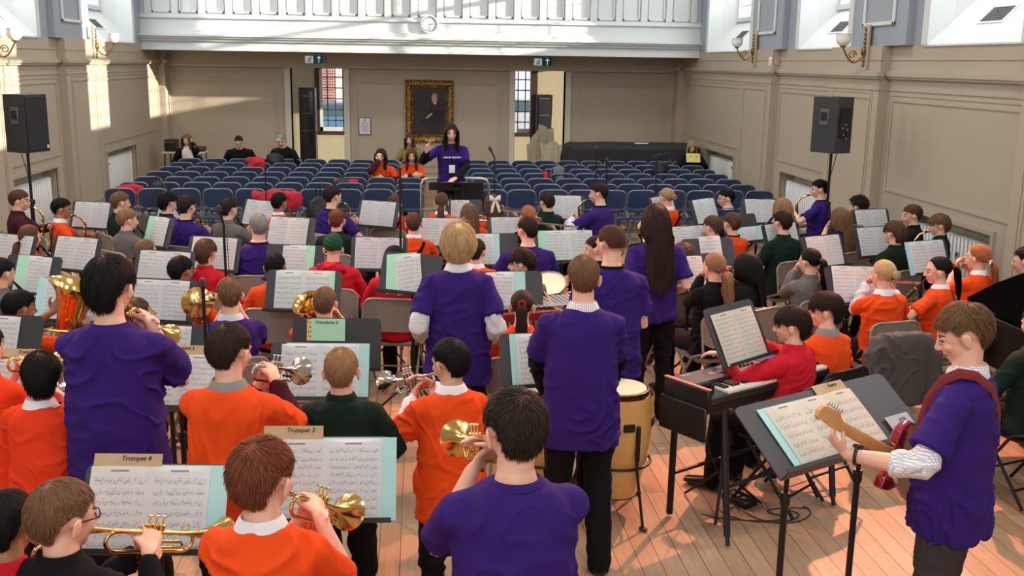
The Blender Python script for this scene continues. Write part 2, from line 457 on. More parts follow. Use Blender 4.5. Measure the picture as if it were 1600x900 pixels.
MB().b2((-fw / 2 + .17, -.03, -fh / 2 + .17), (fw / 2 - .17, -.01, fh / 2 - .17)).build('canvas', mat('dark brown canvas', (36, 26, 22), .5, var=.5, scale=3), pt, False)
ms = mat('painted skin', (190, 150, 120), .6); mrobe = mat('painted black robe', (16, 15, 18), .6)
def flatshape(name, pts, y, m, par): MB().prism(pts, y, y + .003, Matrix.Rotation(R(90), 4, 'X')).build(name, m, par, False)
flatshape('painted_robe', [(-.08, -.3), (.28, -.3), (.3, -.05), (.27, .1), (.2, .19), (.1, .2), (.0, .12), (-.03, 0), (-.12, -.12), (-.2, -.18), (-.2, -.25)], .032, mrobe, pt)
flatshape('painted_sleeve', [(.0, .08), (.26, .03), (.27, .07), (.1, .13)], .036, mat('painted red sash', (88, 26, 26), .6), pt)
flatshape('painted_face', [(.06, .2), (.05, .28), (.07, .35), (.12, .37), (.165, .34), (.17, .26), (.145, .19), (.1, .175)], .036, ms, pt)
flatshape('painted_hair', [(.045, .29), (.05, .36), (.1, .4), (.16, .385), (.18, .32), (.165, .33), (.12, .365), (.075, .35)], .039, mat('painted grey hair', (140, 135, 130), .6), pt)
flatshape('painted_collar', [(.08, .17), (.14, .15), (.17, .2), (.15, .2), (.11, .18)], .039, mat('painted white', (200, 196, 188), .6), pt)
flatshape('painted_hand', [(-.06, -.16), (.05, -.08), (.07, -.04), (.03, -.03), (-.05, -.1), (-.09, -.15)], .039, ms, pt)
MB().b2((-.1, -.09, -fh / 2 + .03), (.12, -.07, -fh / 2 + .08)).build('name_plate', mat('plate brass', (214, 190, 110), .35, .6), pt, False)
# framed notice
p = at_y(570, 197, YB - .01)
nt_ = empty('framed_notice', p, 'small framed white notice beside the left doorway', 'notice')
MB().b2((-.135, -.025, -.19), (.135, 0, .19), .006).build('picture_frame', mat('steel frame', (120, 118, 108), .35, .5), nt_)
MB().b2((-.115, -.028, -.17), (.115, -.024, .17)).build('paper', mat('notice paper', (226, 226, 232), .6, var=.02), nt_, False)
tx = MB()
tx.b2((-.02, -.031, .115), (.02, -.028, .15))
for i in range(13): w = .07 + .02 * ((i * 7) % 3) / 2; tx.b2((-w, -.031, .085 - i * .018), (w, -.028, .09 - i * .018))
tx.build('printed_text', mat('notice ink', (120, 120, 130), .7), nt_, False)

# sconces
mbr = mat('aged brass', (150, 112, 62), .35, .85)
mglass = mat('frosted glass shade', (238, 238, 232), .3, var=.02)
def sconce(px, py, side, lab):
    sg = 1 if side == 'right' else -1; X = (XR - .13) if sg > 0 else (XL + .13)
    p = at_x(px, py, X)
    e = empty('wall_sconce', TM(p.x, p.y, p.z, 0 if sg > 0 else math.pi), lab, 'wall lamp')
    MB().box((-.02, 0, .02), (.04, .13, .62), bev=.01).build('back_board', m_wall if side else m_wall, e)
    orn = MB()
    for i in range(9):
        orn.ell((-.05, 0, .27 - i * .055), (.014, .022 + .008 * (i % 2), .026), 8, 6)
    orn.ell((-.06, 0, 0), (.03, .045, .06), 10, 8)
    orn.build('ornament', mbr, e)
    arm = []
    for t in np.linspace(0, 1, 22):
        a = -math.pi * .5 + t * math.pi * 1.0
        arm.append((-.06 - .27 * t, 0, -.06 - .13 * math.sin(t * math.pi) + .10 * t))
    spi = [(-.2 + .055 * (1 - u * .75) * math.cos(u * 9), 0, -.05 + .055 * (1 - u * .75) * math.sin(u * 9)) for u in np.linspace(0, 1, 26)]
    MB().tube(arm, .011, 8).tube(spi, .008, 6).build('arm', mbr, e)
    MB().lathe([(.02, .0), (.045, .015), (.03, .03)], 14, (-.33, 0, .04)).build('gallery', mbr, e)
    MB().lathe([(.035, .0), (.075, .03), (.095, .08), (.088, .12), (.1, .15), (.094, .15), (.08, .12), (.085, .08), (.065, .035), (.0, .01)], 20, (-.33, 0, .06)).build('lamp_shade', mglass, e)
sconce(1181, 80, 'right', 'brass wall lamp with frosted shade on right wall by the balcony')
sconce(1356, 80, 'right', 'brass wall lamp with frosted shade above the right loudspeaker')
sconce(146, 72, 'left', 'brass wall lamp with frosted shade between loudspeaker and balcony, left wall')
sconce(-19, 70, 'left', 'brass wall lamp with frosted shade cut by the left picture edge')
# motion sensor
p = at_x(1216, 97, XR)
se = empty('wall_sensor', p, 'small white sensor box on the right wall cornice', 'sensor')
MB().box((-.08, 0, 0), (.14, .12, .16), bev=.02).build('sensor_body', m_white, se)
MB().box((-.05, -.08, -.01), (.08, .06, .1), bev=.01).build('sensor_lens', mat('sensor amber', (190, 170, 120), .4), se)

# corridor behind the doorways
YC = 26.4
m_corr = mat('corridor cream paint', (176, 166, 138), .6, var=.03)
WL = (at_y(499, 150, YC).x, at_y(560, 150, YC).x); WR_ = (at_y(775, 150, YC).x, at_y(833, 150, YC).x)
zs, zt = at_y(515, 205, YC).z, 2.5
cw = MB()
cuts = [(XL - .4, WL[0]), (WL[1], WR_[0]), (WR_[1], XR + .4)]
for a, b in cuts: cw.b2((a, YC, 0), (b, YC + .25, 3.2))
for a, b in (WL, WR_): cw.b2((a, YC, 0), (b, YC + .25, zs)); cw.b2((a, YC, zt), (b, YC + .25, 3.2))
cw.b2((XL - .4, YB + .3, 3.0), (XR + .4, YC, 3.2))
struct('wall_corridor', cw, m_corr)
mwd = mat('dark brown window wood', (62, 36, 26), .5)
mlead = mat('lead bars', (60, 62, 64), .5)
mpane = NT('window glass'); mpane.b.inputs['Transmission Weight'].default_value = 1.0; mpane.b.inputs['Roughness'].default_value = .02; mpane.b.inputs['IOR'].default_value = 1.02; mpane = _last(mpane)
for i, (a, b) in enumerate((WL, WR_)):
    k = MB()
    for q0, q1, r0, r1 in ((a - .02, b + .02, zs - .06, zs), (a - .1, a, zs - .06, zt + .05), (b, b + .1, zs - .06, zt + .05)): k.b2((q0, YC - .06, r0), (q1, YC + .1, r1))
    o = struct('window_%d' % (9 + i), k, mwd)
    fr = MB()
    for q0, q1, r0, r1 in ((a, b, zs, zs + .1), (a, a + .07, zs, zt), (b - .07, b, zs, zt), (a, b, zt - .06, zt)): fr.b2((q0, YC + .06, r0), (q1, YC + .12, r1))
    fr.build('window_frame', m_white, o, False)
    le = MB(); nb = 5
    for j in range(1, nb): x = a + j * (b - a) / nb; le.b2((x - .012, YC + .08, zs), (x + .012, YC + .1, zt))
    for j in range(1, 6): z = zs + j * (zt - zs) / 6; le.b2((a, YC + .08, z - .012), (b, YC + .1, z + .012))
    le.build('glazing_bar', mlead, o, False)
    MB().b2((a, YC + .088, zs), (b, YC + .092, zt)).build('pane', mpane, o, False)
# outside: brick house and two parked cars seen through the panes
def brickm():
    k = NT('red brick'); tc = k.n('ShaderNodeTexCoord'); mp = k.n('ShaderNodeMapping'); mp.inputs['Rotation'].default_value = (R(90), 0, 0); k.l(tc.outputs['Object'], mp.inputs[0])
    b = k.n('ShaderNodeTexBrick', i_Scale=1.0, i_Brick_Width=.3, i_Row_Height=.1, i_Mortar_Size=.012); b.inputs['Color1'].default_value = (*s2l((176, 110, 100)), 1); b.inputs['Color2'].default_value = (*s2l((150, 84, 76)), 1); b.inputs['Mortar'].default_value = (*s2l((205, 195, 190)), 1)
    k.l(mp.outputs[0], b.inputs['Vector']); k.l(b.outputs['Color'], k.b.inputs['Base Color']); return _last(k)
hb = empty('brick_house', (0, 40, -.8), 'red brick house across the street seen through the left corridor window', 'building')
x0, x1 = at_y(490, 150, 40).x - 3, at_y(522, 150, 40).x
MB().b2((x0, 0, 0), (x1, 4, 9)).build('wall', brickm(), hb, False)
MB().b2((x1, .4, 0), (x1 + 2.6, 4, 9)).build('white_wing', mat('white render', (220, 222, 224), .7), hb, False)
mwi = mat('house window glass', (90, 105, 115), .2)
for j in range(2):
    f = MB().b2((x1 + .4 + j * 1.2, .35, 3.2), (x1 + 1.1 + j * 1.2, .42, 4.6)).build('window', m_white, hb, False)
    MB().b2((x1 + .47 + j * 1.2, .33, 3.28), (x1 + 1.03 + j * 1.2, .36, 4.52)).build('pane', mwi, f, False)
def car(name, px, py, y, rgb, lab):
    p = at_y(px, py, y)
    c = empty(name, (p.x, y, p.z - 1.35), lab, 'car')
    prof = [(-2.1, .25), (-2.15, .7), (-1.9, .95), (-1.1, 1.0), (-.5, 1.42), (.9, 1.45), (1.6, 1.02), (2.1, .9), (2.15, .3)]
    MB().prism(prof, -.85, .85, Matrix.Rotation(R(90), 4, 'X')).build('car_body', mat(name + ' paint', rgb, .3, .2, coat=.5), c)
    MB().prism([(-.95, 1.02), (-.45, 1.37), (.8, 1.39), (1.35, 1.03)], -.87, .87, Matrix.Rotation(R(90), 4, 'X')).build('side_window', mwi, c)
    for xx in (-1.35, 1.3): MB().lathe([(0, -.9), (.33, -.9), (.33, .9), (0, .9)], 20, (xx, 0, .33), Matrix.Rotation(R(90), 4, 'X')).build('wheel', m_dark, c)
    MB().box((-2.1, 0, .75), (.12, 1.5, .12), bev=.02).build('tail_light', mat('red lens', (190, 30, 30), .3), c)
car('blue_car', 530, 163, 34, (110, 150, 190), 'pale blue car outside, seen through the left corridor window')
car('silver_car', 815, 157, 34, (215, 220, 225), 'silver car outside, seen through the right corridor window')
struct('ground', MB().b2((-14, YC + .3, -.9), (16, 70, -.8)), mat('grey asphalt', (120, 120, 120), .9))
# display cabinets, door leaf and dust sheets in the corridor
def cabinet(x0, x1, y, h, lab):
    c = empty('display_cabinet', ((x0 + x1) / 2, y, 0), lab, 'cabinet'); w = (x1 - x0) / 2
    MB().b2((-w, -.2, 0), (w, .25, h), .01).build('cabinet_body', mat('dark cabinet wood', (38, 30, 30), .35), c)
    MB().b2((-w + .05, -.215, .7), (w - .05, -.2, h - .08)).build('glass_door', mat('cabinet glass', (46, 48, 56), .08, spec=.9), c, False)
    for j in range(3): MB().b2((-w + .06, -.22, 1 + j * .4), (w - .06, -.214, 1.02 + j * .4)).build('shelf', mat('shelf edge', (110, 108, 104), .4), c, False)
cabinet(at_y(468, 150, 25.4).x, at_y(493, 150, 25.4).x, 25.4, 2.0, 'tall dark display cabinet beyond the left doorway')
cabinet(at_y(838, 150, 25.6).x, at_y(862, 150, 25.6).x, 25.6, 1.9, 'dark glazed display cabinet beyond the right doorway')
c = at_y(834, 150, 25.9)
struct('trim_7', MB().b2((c.x - .07, 25.86, 0), (c.x + .07, 25.96, 3)), mwd)
def drape(name, x0, x1, y, h, lab, seed, step=0.0):
    rng = np.random.RandomState(seed); nx, nz = 36, 16; V = []; F = []
    e = empty(name, ((x0 + x1) / 2, y, 0), lab, 'dust sheet'); w = (x1 - x0) / 2
    for i in range(nx):
        u = i / (nx - 1); top = h * (1 - step * max(0, .5 - u) * 2) - .05 * math.sin(u * 9)
        for j in range(nz):
            t = j / (nz - 1); V.append((-w + 2 * w * u + .03 * math.sin(t * 3 + u * 20), -.25 * t ** .5 - .04 * t * math.sin(u * 42 + seed), top * (1 - t)))
    F = [(i * nz + j, i * nz + j + 1, (i + 1) * nz + j + 1, (i + 1) * nz + j) for i in range(nx - 1) for j in range(nz - 1)]
    o = MB().add(V, F).build('draped_sheet', mat('cream dust sheet', (206, 200, 170), .85, var=.05), e)
    md = o.modifiers.new('t', 'SOLIDIFY'); md.thickness = .02
drape('draped_furniture', at_y(822, 230, 24.3).x, at_y(862, 230, 24.3).x, 24.3, 1.2, 'cream dust sheet over furniture beyond the right doorway', 2, .35)
drape('draped_furniture', at_y(845, 230, 23.75).x, at_y(882, 230, 23.75).x, 23.9, .86, 'yellowish dust sheet hanging in front of right doorway furniture', 5)
# hall continues behind the photographer: low stage riser
struct('wall_front', MB().b2((XL - .4, -6.4, 0), (XR + .4, -6, 1.2)), m_wall)
# ------------------------------------------------------------------ vector noise
_rng = np.random.RandomState(11); _perm = _rng.rand(64, 64, 64).astype(np.float32)
def vnoise(P):
    P = np.asarray(P); i = np.floor(P).astype(int); f = P - i; f = f * f * (3 - 2 * f); i &= 63; j = (i + 1) & 63
    x0, y0, z0 = i.T; x1, y1, z1 = j.T; a, b, c = f.T
    g = _perm
    return ((g[x0, y0, z0] * (1 - a) + g[x1, y0, z0] * a) * (1 - b) + (g[x0, y1, z0] * (1 - a) + g[x1, y1, z0] * a) * b) * (1 - c) + \
           ((g[x0, y0, z1] * (1 - a) + g[x1, y0, z1] * a) * (1 - b) + (g[x0, y1, z1] * (1 - a) + g[x1, y1, z1] * a) * b) * c

def remesh(mb, voxel, smooth=4, disp=None, name='m'):
    """fuse closed shapes into one continuous smooth surface"""
    me = mb.mesh(name + '_src', False)
    o = bpy.data.objects.new('src', me); COL.objects.link(o)
    md = o.modifiers.new('r', 'REMESH'); md.mode = 'VOXEL'; md.voxel_size = voxel; md.use_smooth_shade = True
    if smooth:
        sm = o.modifiers.new('s', 'SMOOTH'); sm.factor = .5; sm.iterations = smooth
    dg = bpy.context.evaluated_depsgraph_get(); dg.update()
    out = bpy.data.meshes.new_from_object(o.evaluated_get(dg))
    bpy.data.objects.remove(o); bpy.data.meshes.remove(me)
    out.name = name
    if disp is not None:
        n = len(out.vertices); co = np.empty(n * 3, np.float32); out.vertices.foreach_get('co', co); co = co.reshape(-1, 3)
        no = np.empty(n * 3, np.float32); out.vertices.foreach_get('normal', no); no = no.reshape(-1, 3)
        co = co + no * disp(co)[:, None]
        out.vertices.foreach_set('co', co.astype(np.float32).ravel()); out.update()
    out.polygons.foreach_set('use_smooth', [True] * len(out.polygons))
    return out

def folds(seed, amp=.012, loose=1.0, hip=0.0):
    def f(co):
        q = co + seed * 3.7
        w = vnoise(q * np.array((5, 5, 4.0)))[:, None] * np.array((1.2, 1.2, .8))
        a = vnoise(q * np.array((9, 9, 2.6)) + w * 2.2)            # long soft hanging folds
        b = (1 - np.abs(2 * vnoise(q * np.array((7, 7, 13.0)) + w * 4.5) - 1)) ** 2.2  # creases across
        c = vnoise(q * 3.0)
        low = np.clip(1.25 - (co[:, 2] - hip) * 1.6, .35, 1.15)
        d = ((a - .5) * 1.7 + (b - .55) * 2.4 * c) * amp * loose * low * 1.1
        return np.maximum(d, -.006) + .003
    return f

# ------------------------------------------------------------------ people
SKINS = {'a': (226, 176, 152), 'b': (206, 160, 134), 'c': (170, 118, 88), 'd': (214, 168, 138)}
def skin(c):
    nm = 'skin ' + c
    if nm in _mc: return _mc[nm]
    m = mat(nm, SKINS[c], .5, var=.06, scale=9)
    b = m.node_tree.nodes['Principled BSDF']
    b.inputs['Subsurface Weight'].default_value = .12; b.inputs['Subsurface Radius'].default_value = (.02, .008, .004)
    return m
CLOTH = {
    'purple': ('purple cotton', (48, 26, 103)), 'orange': ('orange cotton', (226, 75, 22)), 'red': ('red wool blazer', (196, 28, 44)),
    'green': ('bottle green blazer', (15, 36, 27)), 'grey': ('grey wool blazer', (104, 100, 98)), 'black': ('black blazer', (16, 16, 20)),
    'maroon': ('maroon blazer', (66, 22, 34)), 'olive': ('olive coat', (140, 124, 72)), 'trouser': ('black school trousers', (15, 14, 16)), 'white': ('white shirt cotton', (232, 232, 238)),
    'pale': ('pale checked shirt', (206, 212, 226)), 'greyc': ('grey collar', (140, 138, 136)), 'ored': ('orange red cotton', (226, 62, 26)), 'floral': ('dark skirt', (34, 34, 38)),
    'greytrouser': ('charcoal trousers', (58, 54, 56)), 'cream': ('cream knitted scarf', (224, 212, 204)), 'greencloth': ('dark green head cloth', (30, 74, 52)), 'scrunch': ('red scrunchie', (170, 24, 44)),
    'navy': ('navy top', (30, 30, 58)), 'tieband': ('black neck strap', (18, 18, 20)), 'pinkchk': ('pink checked cotton', (206, 140, 156)),
}
def cloth(c):
    nm, rgb = CLOTH[c]
    return mat(nm, rgb, .85, var=.08, scale=5, bump=.25, bscale=420, sheen=0, spec=.18)
def checkm():
    if 'check' in _mc: return _mc['check']
    k = NT('white shirt with fine blue check'); tc = k.n('ShaderNodeTexCoord'); sp = k.n('ShaderNodeSeparateXYZ'); k.l(tc.outputs['Object'], sp.inputs[0])
    a = [k.m('GREATER_THAN', k.m('FRACT', k.m('MULTIPLY', sp.outputs[i], 95.0)), .72) for i in range(3)]
    f = k.m('MULTIPLY', k.m('MAXIMUM', a[0], a[2]), .55)
    k.l(k.mix(f, s2l((235, 236, 240)), s2l((92, 98, 130))), k.b.inputs['Base Color']); k.b.inputs['Roughness'].default_value = .85
    _mc['check'] = k.M; return k.M
HAIRC = {'black': (20, 17, 17), 'dark': (44, 31, 25), 'brown': (84, 58, 42), 'light': (140, 104, 74), 'blonde': (184, 152, 108), 'auburn': (108, 58, 38), 'ginger': (156, 94, 58),
         'grey': (140, 136, 132), 'midbrown': (106, 78, 54), 'fair': (150, 124, 92)}
def hairm(c):
    nm = 'hair ' + c
    if nm in _mc: return _mc[nm]
    m = mat(nm, HAIRC[c], .62, var=.36, scale=14, island=.6, spec=.14)
    return m
mlip = mat('lips', (176, 100, 92), .45); meye = mat('dark iris', (34, 26, 22), .25, var=.02); mbrow = mat('eyebrow', (60, 44, 36), .7)

def rot_between(zdir):
    z = Vector(zdir).normalized(); a = Vector((0, 0, 1)) if abs(z.z) < .9 else Vector((0, 1, 0))
    x = a.cross(z).normalized(); y = z.cross(x)
    return Matrix(((x.x, y.x, z.x), (x.y, y.y, z.y), (x.z, y.z, z.z)))

def ik(sh, hd, l1, l2, pole):
    d = hd - sh; L = d.length
    if L > (l1 + l2) * .985: hd = sh + d * ((l1 + l2) * .985 / L); d = hd - sh; L = d.length
    u = d.normalized(); a = (l1 * l1 - l2 * l2 + L * L) / (2 * L); h = math.sqrt(max(1e-6, l1 * l1 - a * a))
    p = pole - u * pole.dot(u)
    if p.length < 1e-4: p = Vector((0, 0, -1))
    return sh + u * a + p.normalized() * h, hd

def hand(mb, w, d, n, side, s, curl=.6, spread=.0, thick=1.0):
    """w wrist, d finger direction, n palm normal (palm faces n), side +1 = right hand"""
    d = d.normalized(); n = (n - d * n.dot(d)).normalized(); x = d.cross(n) * -side   # x towards little finger
    t = thick
    mb.loft([(w - d * .01 * s, .024 * s * t, .019 * s * t, x, n), (w + d * .02 * s, .032 * s * t, .016 * s * t, x, n), (w + d * .055 * s, .041 * s * t, .015 * s * t, x, n), (w + d * .085 * s, .040 * s * t, .013 * s * t, x, n), (w + d * .098 * s, .034 * s * t, .009 * s * t, x, n)], 14)
    for i, (off, L) in enumerate(((-.030, .070), (-.010, .080), (.011, .074), (.030, .058))):
        base = w + d * (.088 - .006 * abs(i - 1)) * s + x * off * s * t
        c = curl if not hasattr(curl, '__len__') else curl[i]
        dd = (d + x * off * 6 * spread).normalized(); p = base; pts = [base - dd * .02 * s, base]
        for kf, ang in ((.45, .75), (.32, 1.0), (.23, .7)):
            a = c * ang; dd = (dd * math.cos(a) + n * math.sin(a)).normalized(); p = p + dd * L * kf * s; pts.append(p)
        mb.tube(pts, [.0088 * s * t, .0092 * s * t, .0088 * s * t, .008 * s * t, .007 * s * t], 8, dome=True)
    b = w + d * .022 * s - x * .026 * s
    t1 = b + (-x * .75 + d * .65 + n * .35).normalized() * .036 * s; t2 = t1 + (-x * .3 + d * .85 + n * .5).normalized() * .030 * s; t3 = t2 + (x * .1 + d * .85 + n * .55).normalized() * .024 * s
    mb.tube([b, t1, t2, t3], [.0125 * s * t, .011 * s * t, .0098 * s * t, .0078 * s * t], 8, dome=True)

def head_shape(mb, M, s, child=0.0, fem=0.0):
    Mr = M.to_3x3()
    def E(c, r, rot=None):
        rr = Mr if rot is None else Mr @ rot
        mb.ell(M @ Vector([v * s for v in c]), [v * s for v in r], 18, 12, rr)
    E((0, -.014, .028), (.073, .094, .084))
    E((0, .030, .012), (.064, .060, .066))
    E((0, .026, -.036), (.056, .060, .064))
    E((0, .052, -.078), (.030, .030, .026))
    E((0, .010, -.060), (.050, .050, .040))
    for sx in (-1, 1):
        E((sx * .036, .062, -.026), (.022, .020, .022))             # cheeks
        E((sx * .028, .078, .018), (.024, .010, .009))              # brow ridge
        E((sx * .083, -.006, -.014), (.0095, .020, .034), Matrix.Rotation(R(-12), 3, 'X') @ Matrix.Rotation(R(sx * 22), 3, 'Z'))
        E((sx * .090, -.015, -.005), (.006, .013, .024), Matrix.Rotation(R(sx * 25), 3, 'Z'))
    mb.tube([M @ Vector([v * s for v in p]) for p in ((0, .086, .012), (0, .097, -.008), (0, .106, -.026))], [.007 * s, .009 * s, .0115 * s], 8, dome=True)
    E((0, .096, -.032), (.015, .011, .008))
    E((0, .083, -.056), (.022, .011, .0065)); E((0, .081, -.066), (.019, .011, .0065))

def body_mats(me, M, s, skinm):
    """lips, brows and iris coloured where they are on the face"""
    me.materials.append(skinm); me.materials.append(mlip); me.materials.append(mbrow); me.materials.append(meye)
    n = len(me.polygons); c = np.empty(n * 3, np.float32); me.polygons.foreach_get('center', c); c = c.reshape(-1, 3)
    Mi = np.array(M.inverted()); h = (c @ Mi[:3, :3].T + Mi[:3, 3]) / s
    ix = np.zeros(n, np.int32); fr = h[:, 1] > .055
    ix[fr & (((h[:, 0] / .024) ** 2 + ((h[:, 2] + .061) / .0095) ** 2) < 1) & (h[:, 1] > .07)] = 1
    ax = np.abs(h[:, 0])
    ix[fr & (((ax - .032) / .021) ** 2 + ((h[:, 2] - .026) / .0055) ** 2 < 1)] = 2
    ix[fr & (((ax - .031) / .0125) ** 2 + ((h[:, 2] - .004) / .0065) ** 2 < 1)] = 3
    me.polygons.foreach_set('material_index', ix)

# ---- hair
def strands_mesh(P, Wd, flat=.45):
    """P (N,K,3) paths, Wd (K,) widths -> tapered three-sided locks"""
    N, K, _ = P.shape
    T = np.gradient(P, axis=1); T /= np.linalg.norm(T, axis=2)[..., None] + 1e-9
    ref = P - np.array((0, -.014, .028)); ref /= np.linalg.norm(ref, axis=2)[..., None] + 1e-9
    S = np.cross(T, ref); S /= np.linalg.norm(S, axis=2)[..., None] + 1e-9; Nn = np.cross(S, T)
    w = Wd[None, :, None]
    a = P + S * w; b = P - S * w; c = P + Nn * w * flat * 1.3
    V = np.stack([a, b, c], 2).reshape(-1, 3)
    base = (np.arange(N) * K * 3)[:, None, None]; k = (np.arange(K - 1) * 3)[None, :, None]
    q = []
    for i, j in ((0, 2), (2, 1), (1, 0)):
        q.append(np.stack([np.broadcast_to(base + k + i, (N, K - 1, 1)), np.broadcast_to(base + k + j, (N, K - 1, 1)), np.broadcast_to(base + k + 3 + j, (N, K - 1, 1)), np.broadcast_to(base + k + 3 + i, (N, K - 1, 1))], -1).reshape(-1, 4))
    return V, np.concatenate(q)

HC = np.array((0, -.014, .028)); HR = np.array((.0765, .0985, .0885))
def elmin(az, st):
    """lowest elevation of hair (deg) by azimuth from the face, per style"""
    nape = {'crop': -34, 'long': -52, 'up': -46}.get(st, -55)
    fr = {'mop': 22, 'fringe': 12, 'crop': 42, 'long': 56, 'up': 44}.get(st, 32)
    return np.interp(np.abs(az), [0, 35, 60, 76, 86, 104, 118, 140, 180], [fr, fr, fr * .5, -8, 2, 0, -32, nape, nape - 3])

_hc = {}
def hair_mesh(style, lod, seed, bald=0.0):
    key = (style, lod, seed % 4)
    if key in _hc: return _hc[key]
    rng = np.random.RandomState(100 + seed % 4 * 17 + len(style))
    region = {'mop': 'mop', 'mess': 'std', 'short': 'std', 'neat': 'std', 'crop': 'crop', 'long': 'long', 'longfront': 'long', 'tail': 'up', 'lowtail': 'up', 'wavetail': 'up', 'bun': 'up', 'fringe': 'fringe', 'wavy': 'mop', 'curl': 'std'}[style]
    thick = {'mop': .17, 'wavy': .2, 'mess': .13, 'short': .10, 'neat': .085, 'crop': .04, 'long': .12, 'longfront': .12, 'tail': .07, 'lowtail': .07, 'wavetail': .08, 'bun': .07, 'fringe': .13, 'curl': .15}[style]
    # cap
    na, ne = 64, 20
    az = np.linspace(-180, 180, na, endpoint=False); V = []
    for j in range(ne + 1):
        t = j / ne; em = elmin(az, region) + 3 * np.sin(az * .31 + seed) * (region not in ('up', 'crop'))
        el = em + (90 - em) * t
        th = thick * np.clip(t * 5 + .05, 0, 1) * (.55 + .45 * np.clip((el + 20) / 60, 0, 1)) * .62
        a = np.radians(az); e = np.radians(el)
        d = np.stack([np.sin(a) * np.cos(e), np.cos(a) * np.cos(e), np.sin(e)], 1)
        nz = (vnoise(d * 5 + seed * 2.3 + 9) - .5) * .07
        V.append(HC + d * HR * (1.005 + th + nz * (thick > .1) * min(1, t * 4))[:, None])
    V = np.vstack(V)
    F = [(j * na + i, j * na + (i + 1) % na, (j + 1) * na + (i + 1) % na, (j + 1) * na + i) for j in range(ne) for i in range(na)]
    F.append(tuple(range(na))[::-1])
    mb = MB().add(V, F)
    # locks
    N = {0: 7000, 1: 1700, 2: 420}[lod]; wb = {0: .00125, 1: .0029, 2: .0062}[lod]
    if style in ('long', 'longfront'): N = int(N * 1.3)
    L = {'mop': .066, 'wavy': .085, 'mess': .042, 'short': .036, 'neat': .04, 'crop': .009, 'long': .42, 'longfront': .42, 'tail': .12, 'lowtail': .12, 'wavetail': .12, 'bun': .12, 'fringe': .07, 'curl': .04}[style]
    K = {'crop': 3, 'long': 12, 'longfront': 12}.get(style, 6)
    u = rng.rand(N * 3); a = rng.rand(N * 3) * 360 - 180; e = np.degrees(np.arcsin(u * 1.85 - .85))
    ok = e > elmin(a, region) + 2; a, e = np.radians(a[ok][:N]), np.radians(e[ok][:N]); N = len(a)
    d = np.stack([np.sin(a) * np.cos(e), np.cos(a) * np.cos(e), np.sin(e)], 1)
    p = HC + d * HR * 1.01
    crown = np.array((.015, -.5, .86)); crown /= np.linalg.norm(crown)
    tie = {'tail': np.array((0, -.115, .03)), 'lowtail': np.array((0, -.11, -.045)), 'wavetail': np.array((0, -.11, -.03)), 'bun': np.array((0, -.11, .0))}.get(style)
    if tie is not None:
        fl = tie - p
    else:
        fl = d - crown
        if style in ('mop', 'wavy', 'short', 'fringe', 'neat', 'mess'): fl[:, 0] += .12 * np.sign(.3 - rng.rand(N)) * (d[:, 1] > 0)
    nrm = d / HR; nrm /= np.linalg.norm(nrm, axis=1)[:, None]
    fl = fl - nrm * (fl * nrm).sum(1)[:, None]; fl /= np.linalg.norm(fl, axis=1)[:, None] + 1e-6
    mess = {'neat': .2, 'mess': .55, 'wavy': .75, 'curl': .8, 'mop': .2, 'short': .22, 'fringe': .2}.get(style, .1)
    lift = {'mess': .34, 'short': .2, 'wavy': .6, 'curl': .7, 'mop': .2, 'neat': .12, 'fringe': .35, 'crop': 1.2}.get(style, .12)
    jit = (vnoise(d * 4.5 + seed)[:, None] - .5) * 2 * np.cross(nrm, fl) + rng.randn(N, 3) * .22
    lift = (lift * (1 - .85 * np.clip(d[:, 1] * 1.6, 0, 1)))[:, None]
    dr = fl + nrm * lift + jit * mess - np.array((0, 0, .5)) * np.clip(d[:, 1:2], 0, 1)
    dr /= np.linalg.norm(dr, axis=1)[:, None]
    Ls = L * (.65 + .5 * rng.rand(N))
    if style in ('mess', 'short', 'neat', 'mop', 'fringe'):
        sd = (np.abs(np.degrees(a)) > 55) & (np.abs(np.degrees(a)) < 128) & (np.degrees(e) < 32); Ls = np.where(sd, Ls * .32, Ls)
    lay = 1.0 + thick * (.15 + .95 * rng.rand(N) ** .7)
    P = np.zeros((N, K, 3)); P[:, 0] = p
    cur = p.copy(); wave = rng.rand(N) * 6
    grav = {'long': .9, 'longfront': .9, 'mop': .42, 'wavy': .35, 'mess': .12, 'short': .2, 'neat': .2, 'fringe': .35}.get(style, .1)
    for k in range(1, K):
        st = (Ls / (K - 1))[:, None]
        if tie is not None:
            tgt = tie - cur; dist = np.linalg.norm(tgt, axis=1)[:, None]; dr = dr * .4 + tgt / (dist + 1e-6) * .6; st = np.minimum(dist, st + .02)
        else:
            dr = dr + np.array((0, 0, -grav))
            if style in ('wavy',): dr = dr + .55 * np.stack([np.sin(wave + k * 1.6), np.cos(wave * 1.7 + k * 1.6), 0 * wave], 1)
            if style == 'curl': dr = dr + .7 * rng.randn(N, 3)
        dr /= np.linalg.norm(dr, axis=1)[:, None] + 1e-9
        cur = cur + dr * st
        q = (cur - HC) / HR; rr = np.linalg.norm(q, axis=1); ins = rr < lay
        q[ins] *= (lay[ins] / (rr[ins] + 1e-9))[:, None]; cur = HC + q * HR
        if style == 'longfront':
            ff = (cur[:, 1] > .03) & (cur[:, 2] < .075)
            cur[ff, 0] = np.sign(cur[ff, 0] + 1e-6) * np.maximum(np.abs(cur[ff, 0]), .062 + np.clip(.075 - cur[ff, 2], 0, .03))
